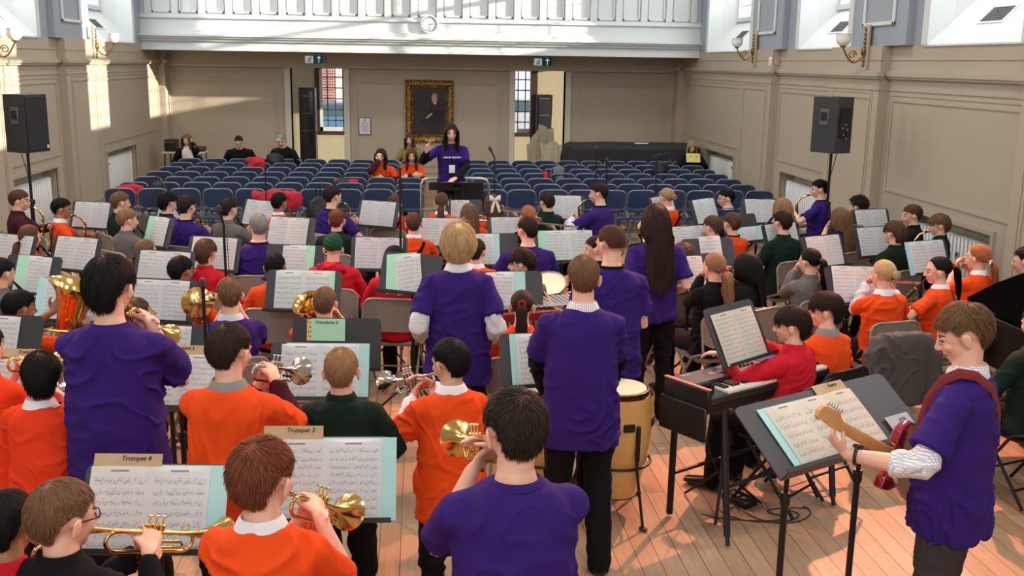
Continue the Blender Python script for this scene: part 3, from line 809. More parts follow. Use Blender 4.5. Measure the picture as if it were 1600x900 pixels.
        if style in ('long', 'longfront'):
            lowm = cur[:, 2] < -.10
            sw = np.sin(wave + k * .8) * .004
            if style == 'long':
                yb = -.062 - .05 * lay + .03 + .0 * cur[:, 2]
                cur[lowm, 1] = np.minimum(cur[lowm, 1], (yb - .02 - .012 * np.clip(-cur[:, 2] - .1, 0, .3) * 6)[lowm])
                cur[lowm, 0] = np.clip(cur[lowm, 0], -.095, .095)
                side = cur[:, 1] > -.02; cur[side & lowm, 1] = -.04
            else:
                cur[lowm, 0] = np.sign(cur[lowm, 0] + 1e-6) * np.clip(np.abs(cur[lowm, 0]), .045, .062 + .05 * wave[lowm] / 6)
                cur[lowm, 1] = np.where(cur[lowm, 1] > -.02, np.maximum(cur[lowm, 1], .03 + .035 * wave[lowm] / 6 + .16 * np.clip(-cur[lowm, 2] - .12, 0, .2)), np.minimum(cur[lowm, 1], -.085))
            cur[:, 0] += sw
        P[:, k] = cur
    Wd = wb * np.interp(np.linspace(0, 1, K), [0, .5, .85, 1], [1, 1.1, .8, .15])
    if style == 'crop': Wd = Wd * .6
    V2, F2 = strands_mesh(P, Wd * (1.9 if K == 12 else 1)); mb.add(V2, F2.tolist())
    if style in ('tail', 'lowtail', 'wavetail'):
        n2 = {0: 700, 1: 320, 2: 120}[lod]; K2 = 10; t = np.linspace(0, 1, K2)
        wv = {'tail': .012, 'lowtail': .018}.get(style, .022)
        a2 = rng.rand(n2) * 6.28; r2 = np.sqrt(rng.rand(n2)); Lt = {'tail': .30, 'lowtail': .27}.get(style, .36) * (.75 + .3 * rng.rand(n2))
        prof = np.interp(t, [0, .12, .4, .8, 1], [.35, .8, 1.0, .75, .2]) * (.06 if style == 'wavetail' else .042)
        X = (r2 * np.cos(a2))[:, None] * prof + wv * np.sin(t * (11 if style != 'wavetail' else 17) + (a2[:, None] if style != 'wavetail' else a2[:, None] * .5)) * t
        Y = tie[1] - .03 * np.sin(np.minimum(1, t * 3) * 1.57) + (r2 * np.sin(a2))[:, None] * prof * .7 - .01
        Z = tie[2] + .01 * np.sin(t * 3) - Lt[:, None] * t ** 1.15
        P2 = np.stack([X, Y * np.ones_like(X), Z], 2)
        V3, F3 = strands_mesh(P2, wb * 1.6 * np.interp(t, [0, .8, 1], [1, 1, .2])); mb.add(V3, F3.tolist())
        mb.tube([(0, tie[1] - .028 * math.sin(min(1, q * 3) * 1.57) - .008, tie[2] + .01 * math.sin(q * 3) - .22 * q) for q in np.linspace(0, 1, 8)], [.012, .022, .026, .027, .026, .022, .016, .006], 10)
    if style == 'bun':
        c0 = tie + np.array((0, -.022, .0)); mb.ell(c0, (.034, .026, .032), 14, 10)
        n2 = {0: 500, 1: 220, 2: 80}[lod]; K2 = 7
        ph = rng.rand(n2) * 6.28; tt = np.linspace(0, 1.6, K2); rad = .012 + .026 * rng.rand(n2)
        ang = ph[:, None] + tt; X = c0[0] + rad[:, None] * np.cos(ang); Z = c0[2] + rad[:, None] * np.sin(ang); Y = c0[1] - .028 * np.sqrt(np.clip(1 - (rad / .042) ** 2, 0, 1))[:, None] + 0 * ang
        V3, F3 = strands_mesh(np.stack([X, Y, Z], 2), np.full(K2, wb)); mb.add(V3, F3.tolist())
    me = mb.mesh('hair', True, 80); _hc[key] = me
    return me

class Person: pass
MOUTH = Vector((0, .094, -.061))

def make_person(px=None, py=None, H=1.6, sit=True, pose='lap', face=0.0, top='orange', sleeve='short', hair='short', hcol='brown', sk='a', lod=1, seed=0,
                lean=0.0, side=0.0, hyaw=0.0, hpitch=8.0, hroll=0.0, collar=None, label='', group=None, build=1.0, loose=1.0, trouser='trouser', child=None,
                under=None, pos=None, hs=None, hem=0.0, hands=None, legs=None, base=0.0, extra=None, legspread=1.0, absf=None, toward=.45, slope=-.36):
    s = H / 1.70
    if collar is None: collar = 'self' if sleeve == 'blazer' else ('tee' if top == 'purple' else 'white')
    hs = (hs or 1.0) * .965 * (s ** .3)
    p = Person(); T = Matrix
    hipz = (.53 if sit else .90 * s)
    Mt = T.Translation((0, 0, hipz)) @ T.Rotation(R(-lean), 4, 'X') @ T.Rotation(R(side), 4, 'Y')
    B = build
    def tp(x, y, z): return Mt @ Vector((x * s, y * s, z * s))
    ax = Mt.to_3x3() @ Vector((1, 0, 0)); ay = Mt.to_3x3() @ Vector((0, 1, 0))
    neck0 = tp(0, -.012, .50); 
    Mh = T.Translation(tp(0, .024, .638)) @ T.Rotation(R(hyaw), 4, 'Z') @ (Mt.to_3x3().to_4x4() if False else T.Identity(4)) @ T.Rotation(R(-hpitch), 4, 'X') @ T.Rotation(R(hroll), 4, 'Y')
    headtop = Mh @ Vector((0, -.01, .125 * hs))
    # placement: the head top projects to (px,py)
    if pos is None:
        w = at_z(px, py, headtop.z + base)
        rz = face if isinstance(face, float) and False else None
        dirc = math.atan2(-(CONX - w.x), (CONY - w.y)) if face is not None else 0
        rot = (dirc * toward + R(face)) if absf is None else R(absf)
        off = Matrix.Rotation(rot, 3, 'Z') @ Vector((headtop.x, headtop.y, 0))
        M = TM(w.x - off.x, w.y - off.y, base, rot)
    else:
        M = TM(pos[0], pos[1], base, R(face))
    M.translation.z = base
    p.slope = slope; p.M = M; p.Mh = Mh; p.hs = hs; p.s = s; p.mouth = Mh @ (MOUTH * hs); p.rot = M.to_euler().z
    # joints
    sh = {k: tp(k * .160 * B, -.005, .425) for k in (-1, 1)}
    l1, l2 = .285 * s, .255 * s
    tg = {}
    fwd = Mh.to_3x3() @ Vector((0, 1, 0)); fl = Vector((fwd.x, fwd.y, 0)).normalized(); rt = Vector((fl.y, -fl.x, 0))
    m = p.mouth
    # each target: (hand position, pole, finger direction, palm normal, curl)
    D = Vector
    if pose in ('trumpet', 'cornet'):
        dist = .23 if pose == 'trumpet' else .19
        dn = (fl * 1.0 + D((0, 0, slope))).normalized()
        tg[-1] = (m + dn * (dist - .045) - rt * .035 + D((0, 0, -.085)), D((-.8, -.1, -1.7)), (rt * .75 + dn * .25 + D((0, 0, .5))), rt * .6 + dn * -.3, .9)
        tg[1] = (m + dn * (dist - .075) + rt * .065 + D((0, 0, -.055)), D((.8, -.1, -1.7)), (dn * .55 - rt * .45 + D((0, 0, .55))), -rt * .8 + D((0, 0, -.5)), .75)
    elif pose == 'sax':
        tg[-1] = (m + fl * .20 - rt * .06 + D((0, 0, -.22)), D((-1, -.2, -.5)), rt + fl * .3, rt * .2 - fl, .9)
        tg[1] = (m + fl * .16 + rt * .10 + D((0, 0, -.42)), D((1, -.4, -.3)), fl - rt * .6, -rt, .9)
    elif pose == 'clarinet':
        tg[-1] = (m + fl * .17 - rt * .05 + D((0, 0, -.20)), D((-1, -.1, -.5)), rt + fl * .5, rt * .3 - fl, .8)
        tg[1] = (m + fl * .27 + rt * .06 + D((0, 0, -.36)), D((1, -.2, -.4)), fl - rt * .6, -rt, .8)
    elif pose == 'flute':
        tg[-1] = (m + fl * .14 + rt * .10 + D((0, 0, -.055)), D((-.7, .2, -1.5)), (rt * .6 + fl * -.2 + D((0, 0, .7))), -fl + rt * .3, .8)
        tg[1] = (m + fl * .07 + rt * .34 + D((0, 0, -.12)), D((.6, -.2, -1.6)), fl * .6 - rt * .3 + D((0, 0, .6)), fl * .3 - rt, .8)
    elif pose == 'fluteleft': pass
    elif pose == 'lap':
        for k in (-1, 1): tg[k] = (D((k * .12 * s, .26 * s, hipz + .13)), D((k * .8, -.6, -.2)), fl * 1 - rt * k * .4, D((0, 0, -1)), .4)
    elif pose == 'stand_relaxed':
        for k in (-1, 1): tg[k] = (sh[k] + D((k * .10 * s, .08 * s, -.52 * s)), D((k * .5, -1, 0)), D((0, .2, -1)), D((-k, 0, 0)), .4)
    if hands: 
        for k, v in hands.items(): tg[k] = v(p, D, m, fl, rt, s, tp) if callable(v) else v
    p.hand = {}; p.elbow = {}; p.sh = sh
    bm_ = MB(); cl = MB(); tr = MB()
    # torso (skin body under the clothes)
    tors = [(-.03, .150, .112, 0), (.0, .160, .118, 0), (.12, .140, .102, .0), (.25, .150, .106, .0), (.36, .150, .100, -.004), (.425, .130, .080, -.010), (.465, .090, .062, -.014), (.50, .062, .060, -.014), (.53, .052, .054, -.010)]
    bm_.loft([(tp(0, y, z), rx * s * B, ry * s, ax, ay) for z, rx, ry, y in tors], 20)
    nr = (.050 if hair in ('long', 'longfront', 'tail', 'lowtail', 'bun', 'wavetail') else .055) * s ** .5
    bm_.tube([tp(0, -.012, .45), tp(0, -.006, .53), Mh @ Vector((0, -.012, -.055 * hs)), Mh @ Vector((0, -.008, -.02 * hs))], [nr * 1.12, nr * 1.0, nr * .98, nr * .95], 14)
    head_shape(bm_, Mh, hs)
    long_ = sleeve in ('long', 'blazer')
    for k in (-1, 1):
        t = tg[k]; el, hd = ik(sh[k], t[0], l1, l2, t[1])
        p.elbow[k] = el; p.hand[k] = hd
        wr = el + (hd - el) * .97
        bm_.tube([sh[k] - ax * k * .03, sh[k], sh[k] + (el - sh[k]) * .5, el, el + (wr - el) * .3, wr], [.036 * s, .040 * s, .041 * s, .036 * s, .037 * s, .024 * s], 12, dome=True)
        hand(bm_, hd, Vector(t[2]), Vector(t[3]), k, hs * .98 * s ** .2, t[4], thick=1.0 if lod == 0 else 1.12)
        r0 = .060 * s
        if long_:
            pts = [sh[k] - ax * k * .05 * s + Vector((0, 0, .0)), sh[k] + Vector((0, 0, -.012)), sh[k] + (el - sh[k]) * .5, el, el + (wr - el) * .5, el + (wr - el) * (.93 if not under else .9)]
            cl.tube(pts, [.060 * s, .066 * s, .060 * s, .053 * s, .047 * s, .040 * s], 14, dome=True)
        else:
            f = .62 + .2 * (loose - 1)
            pts = [sh[k] - ax * k * .05 * s, sh[k] + Vector((0, 0, -.01)), sh[k] + (el - sh[k]) * f * .6, sh[k] + (el - sh[k]) * f, sh[k] + (el - sh[k]) * (f + .1)]
            cl.tube(pts, [.054 * s, .057 * s, .057 * s * (.5 + loose / 2), .060 * s * loose, .062 * s * loose], 14)
            if under:
                a, b = (f * .6, .99) if under[0] != 'r' else (f * .6, .99)
                e2 = .88 if under[0] != 'r' else .25
                su = MB().tube([sh[k] + (el - sh[k]) * .62, sh[k] + (el - sh[k]) * .82, el, el + (wr - el) * e2 * .6, el + (wr - el) * e2], [.042 * s, .052 * s, .052 * s, .047 * s, .040 * s if under[0] != 'r' else .052 * s], 14, dome=True)
                p.under = getattr(p, 'under', []) + [(k, su)]
    if sleeve == 'blazer': hz, hr, hy, wa = -.13 + hem, .190, .135, .160
    else: hz, hr, hy, wa = (-.10 if not sit else -.06) + hem, .176, .130, .150
    if sit: hz = max(hz, -.09)
    lo = 1 + (loose - 1) * .6
    sec = [(hz, hr * B * lo, hy * lo, -.002), (hz + .06, hr * B * lo, hy * lo, -.003), (.08, (wa + .014) * B * lo, .128 * lo, -.004), (.20, (wa + .010) * B * lo, .124 * lo, -.005), (.32, .172 * B, .122, -.006), (.40, .172 * B, .112, -.010), (.447, .146 * B, .094, -.014), (.482, .106 * B, .078, -.016), (.500, .072, .066, -.016)]
    cl.loft([(tp(0, y, z), rx * s, ry * s, ax, ay) for z, rx, ry, y in sec], 24, 2.2)
    # legs
    if sit:
        kn = {k: D((k * .14 * s * legspread, .42 * s, .49)) for k in (-1, 1)}; an = {k: D((k * .13 * s * legspread, .44 * s, .09)) for k in (-1, 1)}
    else:
        kn = {k: D((k * .10 * s * legspread, .015, .49 * s)) for k in (-1, 1)}; an = {k: D((k * .12 * s * legspread, -.02, .08 * s)) for k in (-1, 1)}
    if legs:
        for k, (a, b) in legs.items(): kn[k] = D(a); an[k] = D(b)
    hipj = {k: D((k * .085 * s, 0, hipz)) for k in (-1, 1)}
    for k in (-1, 1):
        tr.tube([hipj[k] + D((0, 0, .04)), hipj[k], hipj[k].lerp(kn[k], .5), kn[k], kn[k].lerp(an[k], .5), an[k] + D((0, 0, -.03))], [.085 * s, .092 * s, .083 * s, .067 * s, .064 * s, .062 * s], 14, dome=True)
    tr.loft([(D((0, 0, hipz - .09 * s)), .155 * s, .115 * s), (D((0, 0, hipz + .0)), .168 * s, .122 * s), (D((0, 0, hipz + .10 * s)), .150 * s, .108 * s)], 20)
    vb, vc = {0: (.0058, .0085), 1: (.0085, .012), 2: (.0125, .017)}[lod]
    root = empty('person', M, label, 'person', group); p.root = root
    me = remesh(bm_, vb, 3 if lod else 4, None, 'body'); body_mats(me, Mh, hs, skin(sk)); body = obj('body', me, None, root)
    mc = remesh(cl, vc, {0: 6, 1: 4, 2: 3}[lod], folds(seed + 1.3, .013 if sleeve == 'short' else .009, lo, hipz), 'shirt' if sleeve != 'blazer' else 'blazer')
    p.shirt = obj(mc.name.split('.')[0], mc, cloth(top), root)
    mt_ = remesh(tr, vc, 3, folds(seed + 5.1, .007, 1.0, hipz - .3), 'trousers'); obj('trousers', mt_, cloth(trouser), root)
    if hasattr(p, 'under'):
        for k, su in p.under:
            mu = remesh(su, .009, 3, folds(seed + k, .012, 1.0, hipz + 1), 'sleeve'); obj('sleeve', mu, checkm() if under.endswith('check') else cloth(under.split(':')[-1]), root)
    for k in (-1, 1):
        f = an[k]; fd = Vector((0, 1, 0)); z = min(0, f.z - .09)
        mbs = MB(); zb = f.z - .08 if sit or legs else 0.0
        zb = max(zb, 0.0) if base == 0 else zb
        mbs.loft([(D((f.x, f.y - .055, zb + .035)), .030, .034, (1, 0, 0), (0, 0, 1)), (D((f.x, f.y - .02, zb + .045)), .036, .045, (1, 0, 0), (0, 0, 1)), (D((f.x * 1.04, f.y + .06, zb + .036)), .042, .036, (1, 0, 0), (0, 0, 1)), (D((f.x * 1.08, f.y + .13, zb + .028)), .046, .028, (1, 0, 0), (0, 0, 1)), (D((f.x * 1.1, f.y + .19, zb + .022)), .034, .020, (1, 0, 0), (0, 0, 1))], 14, 2.4)
        mbs.build('shoe', mat('black shoe leather', (22, 21, 22), .3), root)
    # collar ring sitting in the neckline
    if collar:
        cb = MB(); n = 28; V = []
        rA = .064 * s ** .6; rB = .078 * s ** .6
        zt = .535 if collar not in ('tee',) else .512
        rings = [(.488, rB * 1.10, .080), (.510, rB * .98, .075), (zt - .006, rA * 1.03, .070), (zt, rA * .97, .066), (zt - .01, rA * .90, .062), (.500, rA * .9, .060)]
        if collar == 'tee': rings = [(.492, rB * 1.12, .078), (.507, rB * 1.0, .072), (.513, rA * 1.06, .066), (.506, rA, .06)]
        for z, rx, ry in rings:
            for i in range(n):
                a = 2 * math.pi * i / n
                fz = -.028 * max(0, math.sin(a)) ** 2      # dips at the throat
                V.append(tp(rx * math.cos(a) / s, (ry * 1.0) * math.sin(a) - .010, z + fz))
        F = [(i * n + j, i * n + (j + 1) % n, (i + 1) * n + (j + 1) % n, (i + 1) * n + j) for i in range(len(rings) - 1) for j in range(n)]
        cm_ = checkm() if collar == 'check' else cloth(top if collar in ('tee', 'self') else collar)
        cb.add([tuple(v) for v in V], F).build('collar', cm_, root)
    if hair:
        ho = obj('hair', hair_mesh(hair, lod, seed), None, root, Mh @ Matrix.Scale(hs, 4)); p.hair = ho
        # shared mesh, own colour
        if not ho.data.materials: ho.data.materials.append(None)
        ho.material_slots[0].link = 'OBJECT'; ho.material_slots[0].material = hairm(hcol)
    if hair in ('tail', 'lowtail', 'bun', 'wavetail') and extra and extra.get('tie'):
        tie = {'tail': (0, -.118, .03), 'lowtail': (0, -.112, -.045), 'bun': (0, -.15, .03), 'wavetail': (0, -.115, -.03)}[hair]
        tb_ = MB(); nb = 14
        for i in range(nb):
            a = 6.283 * i / nb; tb_.ell((tie[0] + .021 * math.cos(a), tie[1] - .006, tie[2] + .021 * math.sin(a)), (.010, .012, .010), 8, 6)
        o = obj('scrunchie', remesh(tb_, .004, 2, lambda c: (vnoise(c * 160) - .5) * .006, 'scrunchie'), cloth(extra['tie']), root, Mh @ Matrix.Scale(hs, 4))
    if extra and extra.get('glasses'):
        g = MB()
        for k in (-1, 1):
            ring = [(k * .032 + .021 * math.cos(a), .100 - .012 * abs(math.cos(a) * .021 + .032) / .05, .004 + .016 * math.sin(a)) for a in np.linspace(0, 6.283, 18)]
            g.tube(ring, .0022, 6, False)
            g.tube([(k * .053, .092, .008), (k * .078, .06, .006), (k * .084, -.005, .004), (k * .080, -.02, -.014)], .0024, 6)
        g.tube([(-.011, .101, .008), (0, .104, .010), (.011, .101, .008)], .0022, 6)
        g.build('glasses', mat('dark glasses frame ' + extra['glasses'], (40, 20, 40) if extra['glasses'] == 'dark' else (160, 40, 50), .3), root, M=Mh @ Matrix.Scale(hs, 4))
    if extra and extra.get('strap'):
        kx = extra['strap']
        st = MB(); pts = []
        for q in np.linspace(0, 1, 14):
            a = -1.25 + q * 2.5   # from right hip back over left shoulder
            pts.append(tp(.12 * math.cos(q * math.pi) * (-kx) , -.128 - .0 * q if q < .88 else -.1, .10 + .37 * q))
        V = []; 
        st.tube(pts, .017 * s, 8, flat=.28, up=(0, 1, 0))
        st.build('shoulder_strap', cloth('tieband'), root)
        st2 = MB(); pts = [tp(.12 * math.cos(q * math.pi) * kx, -.128 if q < .88 else -.1, .10 + .37 * q) for q in np.linspace(0, 1, 14)]
        if extra.get('cross'): st2.tube(pts, .015 * s, 8, flat=.28, up=(0, 1, 0)).build('shoulder_strap', cloth('tieband'), root)
    if extra and extra.get('neckband'):
        V = [tp(.074 * math.cos(a), .068 * math.sin(a) - .012, .515 - .03 * max(0, math.sin(a)) ** 2) for a in np.linspace(0, 6.283, 25)]
        MB().tube(V, .008, 6, False).build('neck_strap', cloth('tieband'), root)
    return p
# ------------------------------------------------------------------ furniture and instruments
mtan = mat('taupe chair enamel', (124, 112, 102), .45, .1, var=.05); mtan2 = mat('taupe chair frame', (150, 140, 128), .4, .3)
mpad = mat('dark blue chair vinyl', (42, 58, 88), .5, var=.12, scale=8, bump=.1, bscale=200); mgry = mat('grey chair tube', (128, 132, 138), .38, .5)
mblk = mat('black steel', (22, 22, 24), .45, .2); mdesk = mat('black music desk', (46, 48, 52), .5, var=.06)
mbrass = mat('lacquered brass', (220, 180, 108), .18, 1.0, var=.06); msilver = mat('silver plate', (205, 200, 192), .14, 1.0, var=.04); mpearl = mat('pearl key', (235, 230, 220), .3)
mwood = mat('maple', (205, 160, 104), .35, var=.12, scale=12)

def rrect(w, h, r, n=5, top_only=False):
    P = []
    for cx, cy, a0 in ((w / 2 - r, h / 2 - r, 0), (-w / 2 + r, h / 2 - r, 90), (-w / 2 + r, -h / 2 + r, 180), (w / 2 - r, -h / 2 + r, 270)):
        if top_only and a0 >= 180: P.append((-w / 2 if a0 == 180 else w / 2, -h / 2)); continue
        for i in range(n + 1):
            a = R(a0 + 90 * i / n); P.append((cx + r * math.cos(a), cy + r * math.sin(a)))
    return P

def panel(w, h, r, th, curve, M, nx=14, nz=8):
    """curved rounded back panel with thickness: grid warped to a rounded outline"""
    V = []; F = []
    for sidey in (0, 1):
        for j in range(nz + 1):
            for i in range(nx + 1):
                u = 2 * i / nx - 1; v = 2 * j / nz - 1
                # squeeze the corners
                zz = v * h / 2; lim = w / 2
                dz = abs(zz) - (h / 2 - r)
                if dz > 0: lim = w / 2 - r + math.sqrt(max(0, r * r - dz * dz))
                x = u * lim; y = -curve * (1 - (x / (w / 2)) ** 2) + (sidey - .5) * th
                V.append(M @ Vector((x, y, zz)))
    n1 = (nx + 1) * (nz + 1)
    for j in range(nz):
        for i in range(nx):
            a = j * (nx + 1) + i; F.append((a, a + 1, a + nx + 2, a + nx + 1)); F.append((a + n1, a + n1 + nx + 1, a + n1 + nx + 2, a + n1 + 1))
    ed = [i for i in range(nx + 1)] + [j * (nx + 1) + nx for j in range(1, nz + 1)] + [nz * (nx + 1) + i for i in range(nx - 1, -1, -1)] + [j * (nx + 1) for j in range(nz - 1, 0, -1)]
    for a, b in zip(ed, ed[1:] + ed[:1]): F.append((a, a + n1, b + n1, b))
    return [tuple(v) for v in V], F

_protos = {}
def folding_chair(M, label, group, kind='tan', cat='chair'):
    """folding chair facing local +Y"""
    if kind not in _protos:
        blue = kind == 'blue'; a, b = (mpad, mgry) if blue else ((mblk, mblk) if kind == 'black' else (mtan, mtan2))
        root = empty('folding_chair', M, label, cat, group)
        tilt = T_ = Matrix.Translation((0, -.225, .68)) @ Matrix.Rotation(R(-10), 4, 'X')
        hh = .27 if blue else .25
        w = .405 if blue else .43
        V, F = panel(w, hh, .07, .022 if blue else .008, .028, T_)
        bp = MB().add(V, F).build('backrest', a, root, ang=50)
        fr = MB()
        up = [(-w / 2 - .004, -.09, .30)]
        pts = [Vector((-.215, .17, .02)), Vector((-.21, -.07, .44))]
        # upright tubes run from front feet over the backrest
        arc = [T_ @ Vector((x, -.028 * (1 - (x / (w / 2)) ** 2) , z)) for x, z in ([(-w / 2 - .006, -hh / 2 - .04)] + [(-w / 2 - .006, z) for z in (-.05, .03)] + [(x, z) for x, z in [(-w / 2 + .07 - .076 * math.cos(t), hh / 2 - .07 + .076 * math.sin(t)) for t in np.linspace(0, 1.57, 5)]] + [(x, hh / 2 + .006) for x in (-.06, .06)] + [(w / 2 - .07 + .076 * math.sin(t), hh / 2 - .07 + .076 * math.cos(t)) for t in np.linspace(0, 1.57, 5)] + [(w / 2 + .006, z) for z in (.03, -.05)] + [(w / 2 + .006, -hh / 2 - .04)])]
        fr.tube(arc, .0105, 8)
        fr.build('back_frame', b, root)
        st = MB()
        n = 16; V = []
        sh = rrect(.40, .40, .07)
        st.prism(sh, -.012, .018 if blue else .006, Matrix.Translation((0, .01, .445)) @ Matrix.Rotation(R(3), 4, 'X'))
        st.build('seat', a if blue or kind == 'black' else mtan, root, ang=30)
        for sx in (-1, 1):
            MB().tube([arc[0 if sx < 0 else -1], (sx * .212, -.1, .46), (sx * .215, .2, .015)], .011, 8).build('leg', b, root)
            MB().tube([(sx * .185, .12, .43), (sx * .19, -.22, .015)], .011, 8).build('leg', b, root)
        MB().tube([(-.212, .10, .17), (.212, .10, .17)], .008, 6).build('crossbar', b, root)
        MB().tube([(-.188, -.15, .12), (.188, -.15, .12)], .008, 6).build('crossbar', b, root)
        _protos[kind] = root
        return root
    c = copy_tree(_protos[kind]); c.matrix_world = M
    c['label'] = label
    if group: c['group'] = group
    elif 'group' in c: del c['group']
    c['category'] = cat
    return c

def staves(k, u, v, rows, seed, sx=1.0, bright=.92, blank=0.0):
    """printed notation drawn from page coordinates u (0..1 across one page) and v (0..1 up)"""
    m = k.m
    inx = m('MULTIPLY', m('GREATER_THAN', u, .08), m('LESS_THAN', u, .93))
    iny = m('MULTIPLY', m('GREATER_THAN', v, .05 + blank), m('LESS_THAN', v, .90))
    r = m('MULTIPLY', v, float(rows)); fr = m('FRACT', r); row = m('FLOOR', r)
    band = m('MULTIPLY', m('GREATER_THAN', fr, .30), m('LESS_THAN', fr, .72))
    ln = m('FRACT', m('MULTIPLY', m('SUBTRACT', fr, .30), 4 / .42 * 1.0)); line = m('MULTIPLY', band, m('LESS_THAN', ln, .17))
    cols = 36.0 * sx
    c = m('MULTIPLY', u, cols); cf = m('FRACT', c); ci = m('FLOOR', c)
    cb = k.n('ShaderNodeCombineXYZ'); k.l(ci, cb.inputs[0]); k.l(row, cb.inputs[1]); cb.inputs[2].default_value = seed
    wn = k.n('ShaderNodeTexWhiteNoise'); k.l(cb.outputs[0], wn.inputs['Vector'])
    sp = k.n('ShaderNodeSeparateColor'); k.l(wn.outputs['Color'], sp.inputs[0])
    yc = m('MULTIPLY_ADD', sp.outputs[0], .40, .32)
    dx = m('MULTIPLY', m('SUBTRACT', cf, .4), .9); dy = m('MULTIPLY', m('SUBTRACT', fr, yc), 4.2)
    on = m('GREATER_THAN', sp.outputs[1], .28)
    headd = m('MULTIPLY', on, m('LESS_THAN', m('ADD', m('MULTIPLY', dx, dx), m('MULTIPLY', dy, dy)), .085))
    stem_ = m('MULTIPLY', on, m('MULTIPLY', m('LESS_THAN', m('ABSOLUTE', m('SUBTRACT', cf, .68)), .06), m('MULTIPLY', m('GREATER_THAN', fr, yc), m('LESS_THAN', fr, m('ADD', yc, .28)))))
    bar = m('MULTIPLY', band, m('LESS_THAN', m('FRACT', m('MULTIPLY', u, 4.7)), .018))
    beam = m('MULTIPLY', m('MULTIPLY', m('LESS_THAN', m('ABSOLUTE', m('SUBTRACT', fr, .86)), .03), m('GREATER_THAN', sp.outputs[2], .6)), 1.0)
    ink = m('MAXIMUM', m('MAXIMUM', m('MULTIPLY', line, .5), m('MULTIPLY', headd, .8)), m('MAXIMUM', m('MULTIPLY', stem_, .5), m('MAXIMUM', m('MULTIPLY', bar, .6), m('MULTIPLY', beam, .3))))
    ink = m('MULTIPLY', m('MULTIPLY', ink, inx), iny)
    tt = m('MULTIPLY', m('MULTIPLY', m('LESS_THAN', m('ABSOLUTE', m('SUBTRACT', v, .945)), .012), m('LESS_THAN', m('ABSOLUTE', m('SUBTRACT', u, .5)), .15)), .7)
    return m('MAXIMUM', ink, tt)

def sheet_mat(rows, seed, warm=False, blank=0.0):
    nm = 'printed music %d %d %d %.2f' % (rows, seed, warm, blank)
    if nm in _mc: return _mc[nm]
    k = NT(nm); uv = k.n('ShaderNodeUVMap'); sp = k.n('ShaderNodeSeparateXYZ'); k.l(uv.outputs[0], sp.inputs[0])
    u = k.m('FRACT', sp.outputs[0])
    ink = staves(k, u, sp.outputs[1], rows, seed, blank=blank)
    pc = (248, 244, 234) if warm else (250, 250, 252)
    k.l(k.mix(k.m('MULTIPLY', ink, .8), s2l(pc), s2l((40, 38, 42))), k.b.inputs['Base Color']); k.b.inputs['Roughness'].default_value = .6
    _mc[nm] = k.M; return k.M

def page_mesh(w, h, pages, bend=.012, seed=0, nu=8, nv=5):
    rng = np.random.RandomState(seed); V = []; F = []; UV = []
    th = .0012; tot = nu * pages
    cr = rng.rand() * .006
    for sd in (0, 1):
        for j in range(nv + 1):
            for i in range(tot + 1):
                x = (i / tot - .5) * w; z = (j / nv) * h
                ph = (i % nu) / nu if pages > 1 else i / nu
                y = -bend * math.sin(math.pi * (ph if (i // nu) % 2 == 0 or pages == 1 else ph)) - cr * math.sin(j / nv * 3) - sd * th
                V.append((x, -abs(y) if sd == 0 else -abs(y) + th, z))
    n1 = (tot + 1) * (nv + 1)
    for j in range(nv):
        for i in range(tot):
            a = j * (tot + 1) + i; F.append((a, a + 1, a + tot + 2, a + tot + 1)); F.append((a + n1, a + n1 + tot + 1, a + n1 + tot + 2, a + n1 + 1))
    me = bpy.data.meshes.new('sheet_music'); me.from_pydata(V, [], F); uvl = me.uv_layers.new(name='UVMap')
    co = np.array(V); 
    for li, lp in enumerate(me.loops):
        v = co[lp.vertex_index]; uvl.data[li].uv = (min(pages - .001, max(.001, (v[0] / w + .5) * pages)), v[2] / h)
    # keep each face inside its own page
    for p in me.polygons:
        c = sum(co[v][0] for v in p.vertices) / 4; pg = int((c / w + .5) * pages)
        for li in p.loop_indices:
            q = uvl.data[li].uv; q.x = min(max(q.x, pg + .001), pg + .999)
    me.polygons.foreach_set('use_smooth', [True] * len(me.polygons))
    return me

mteal = mat('pale teal card', (168, 214, 214), .7, var=.03); mgreen = mat('pale green card', (170, 222, 190), .7, var=.03); mkraft = mat('kraft card folder', (182, 156, 122), .8, var=.1, scale=12)
mink = mat('marker ink', (40, 34, 34), .7)
def text(txt, size, m, par, M, name='lettering'):
    c = bpy.data.curves.new(name, 'FONT'); c.body = txt; c.size = size; c.align_x = 'CENTER'; c.align_y = 'CENTER'; c.shear = .15; c.offset = size * .012; c.extrude = .0004; c.resolution_u = 3
    o = bpy.data.objects.new('tmp', c); COL.objects.link(o)
    dg = bpy.context.evaluated_depsgraph_get(); me = bpy.data.meshes.new_from_object(o.evaluated_get(dg)); bpy.data.objects.remove(o)
    me.materials.clear(); t = obj(name, me, m, par, M); return t

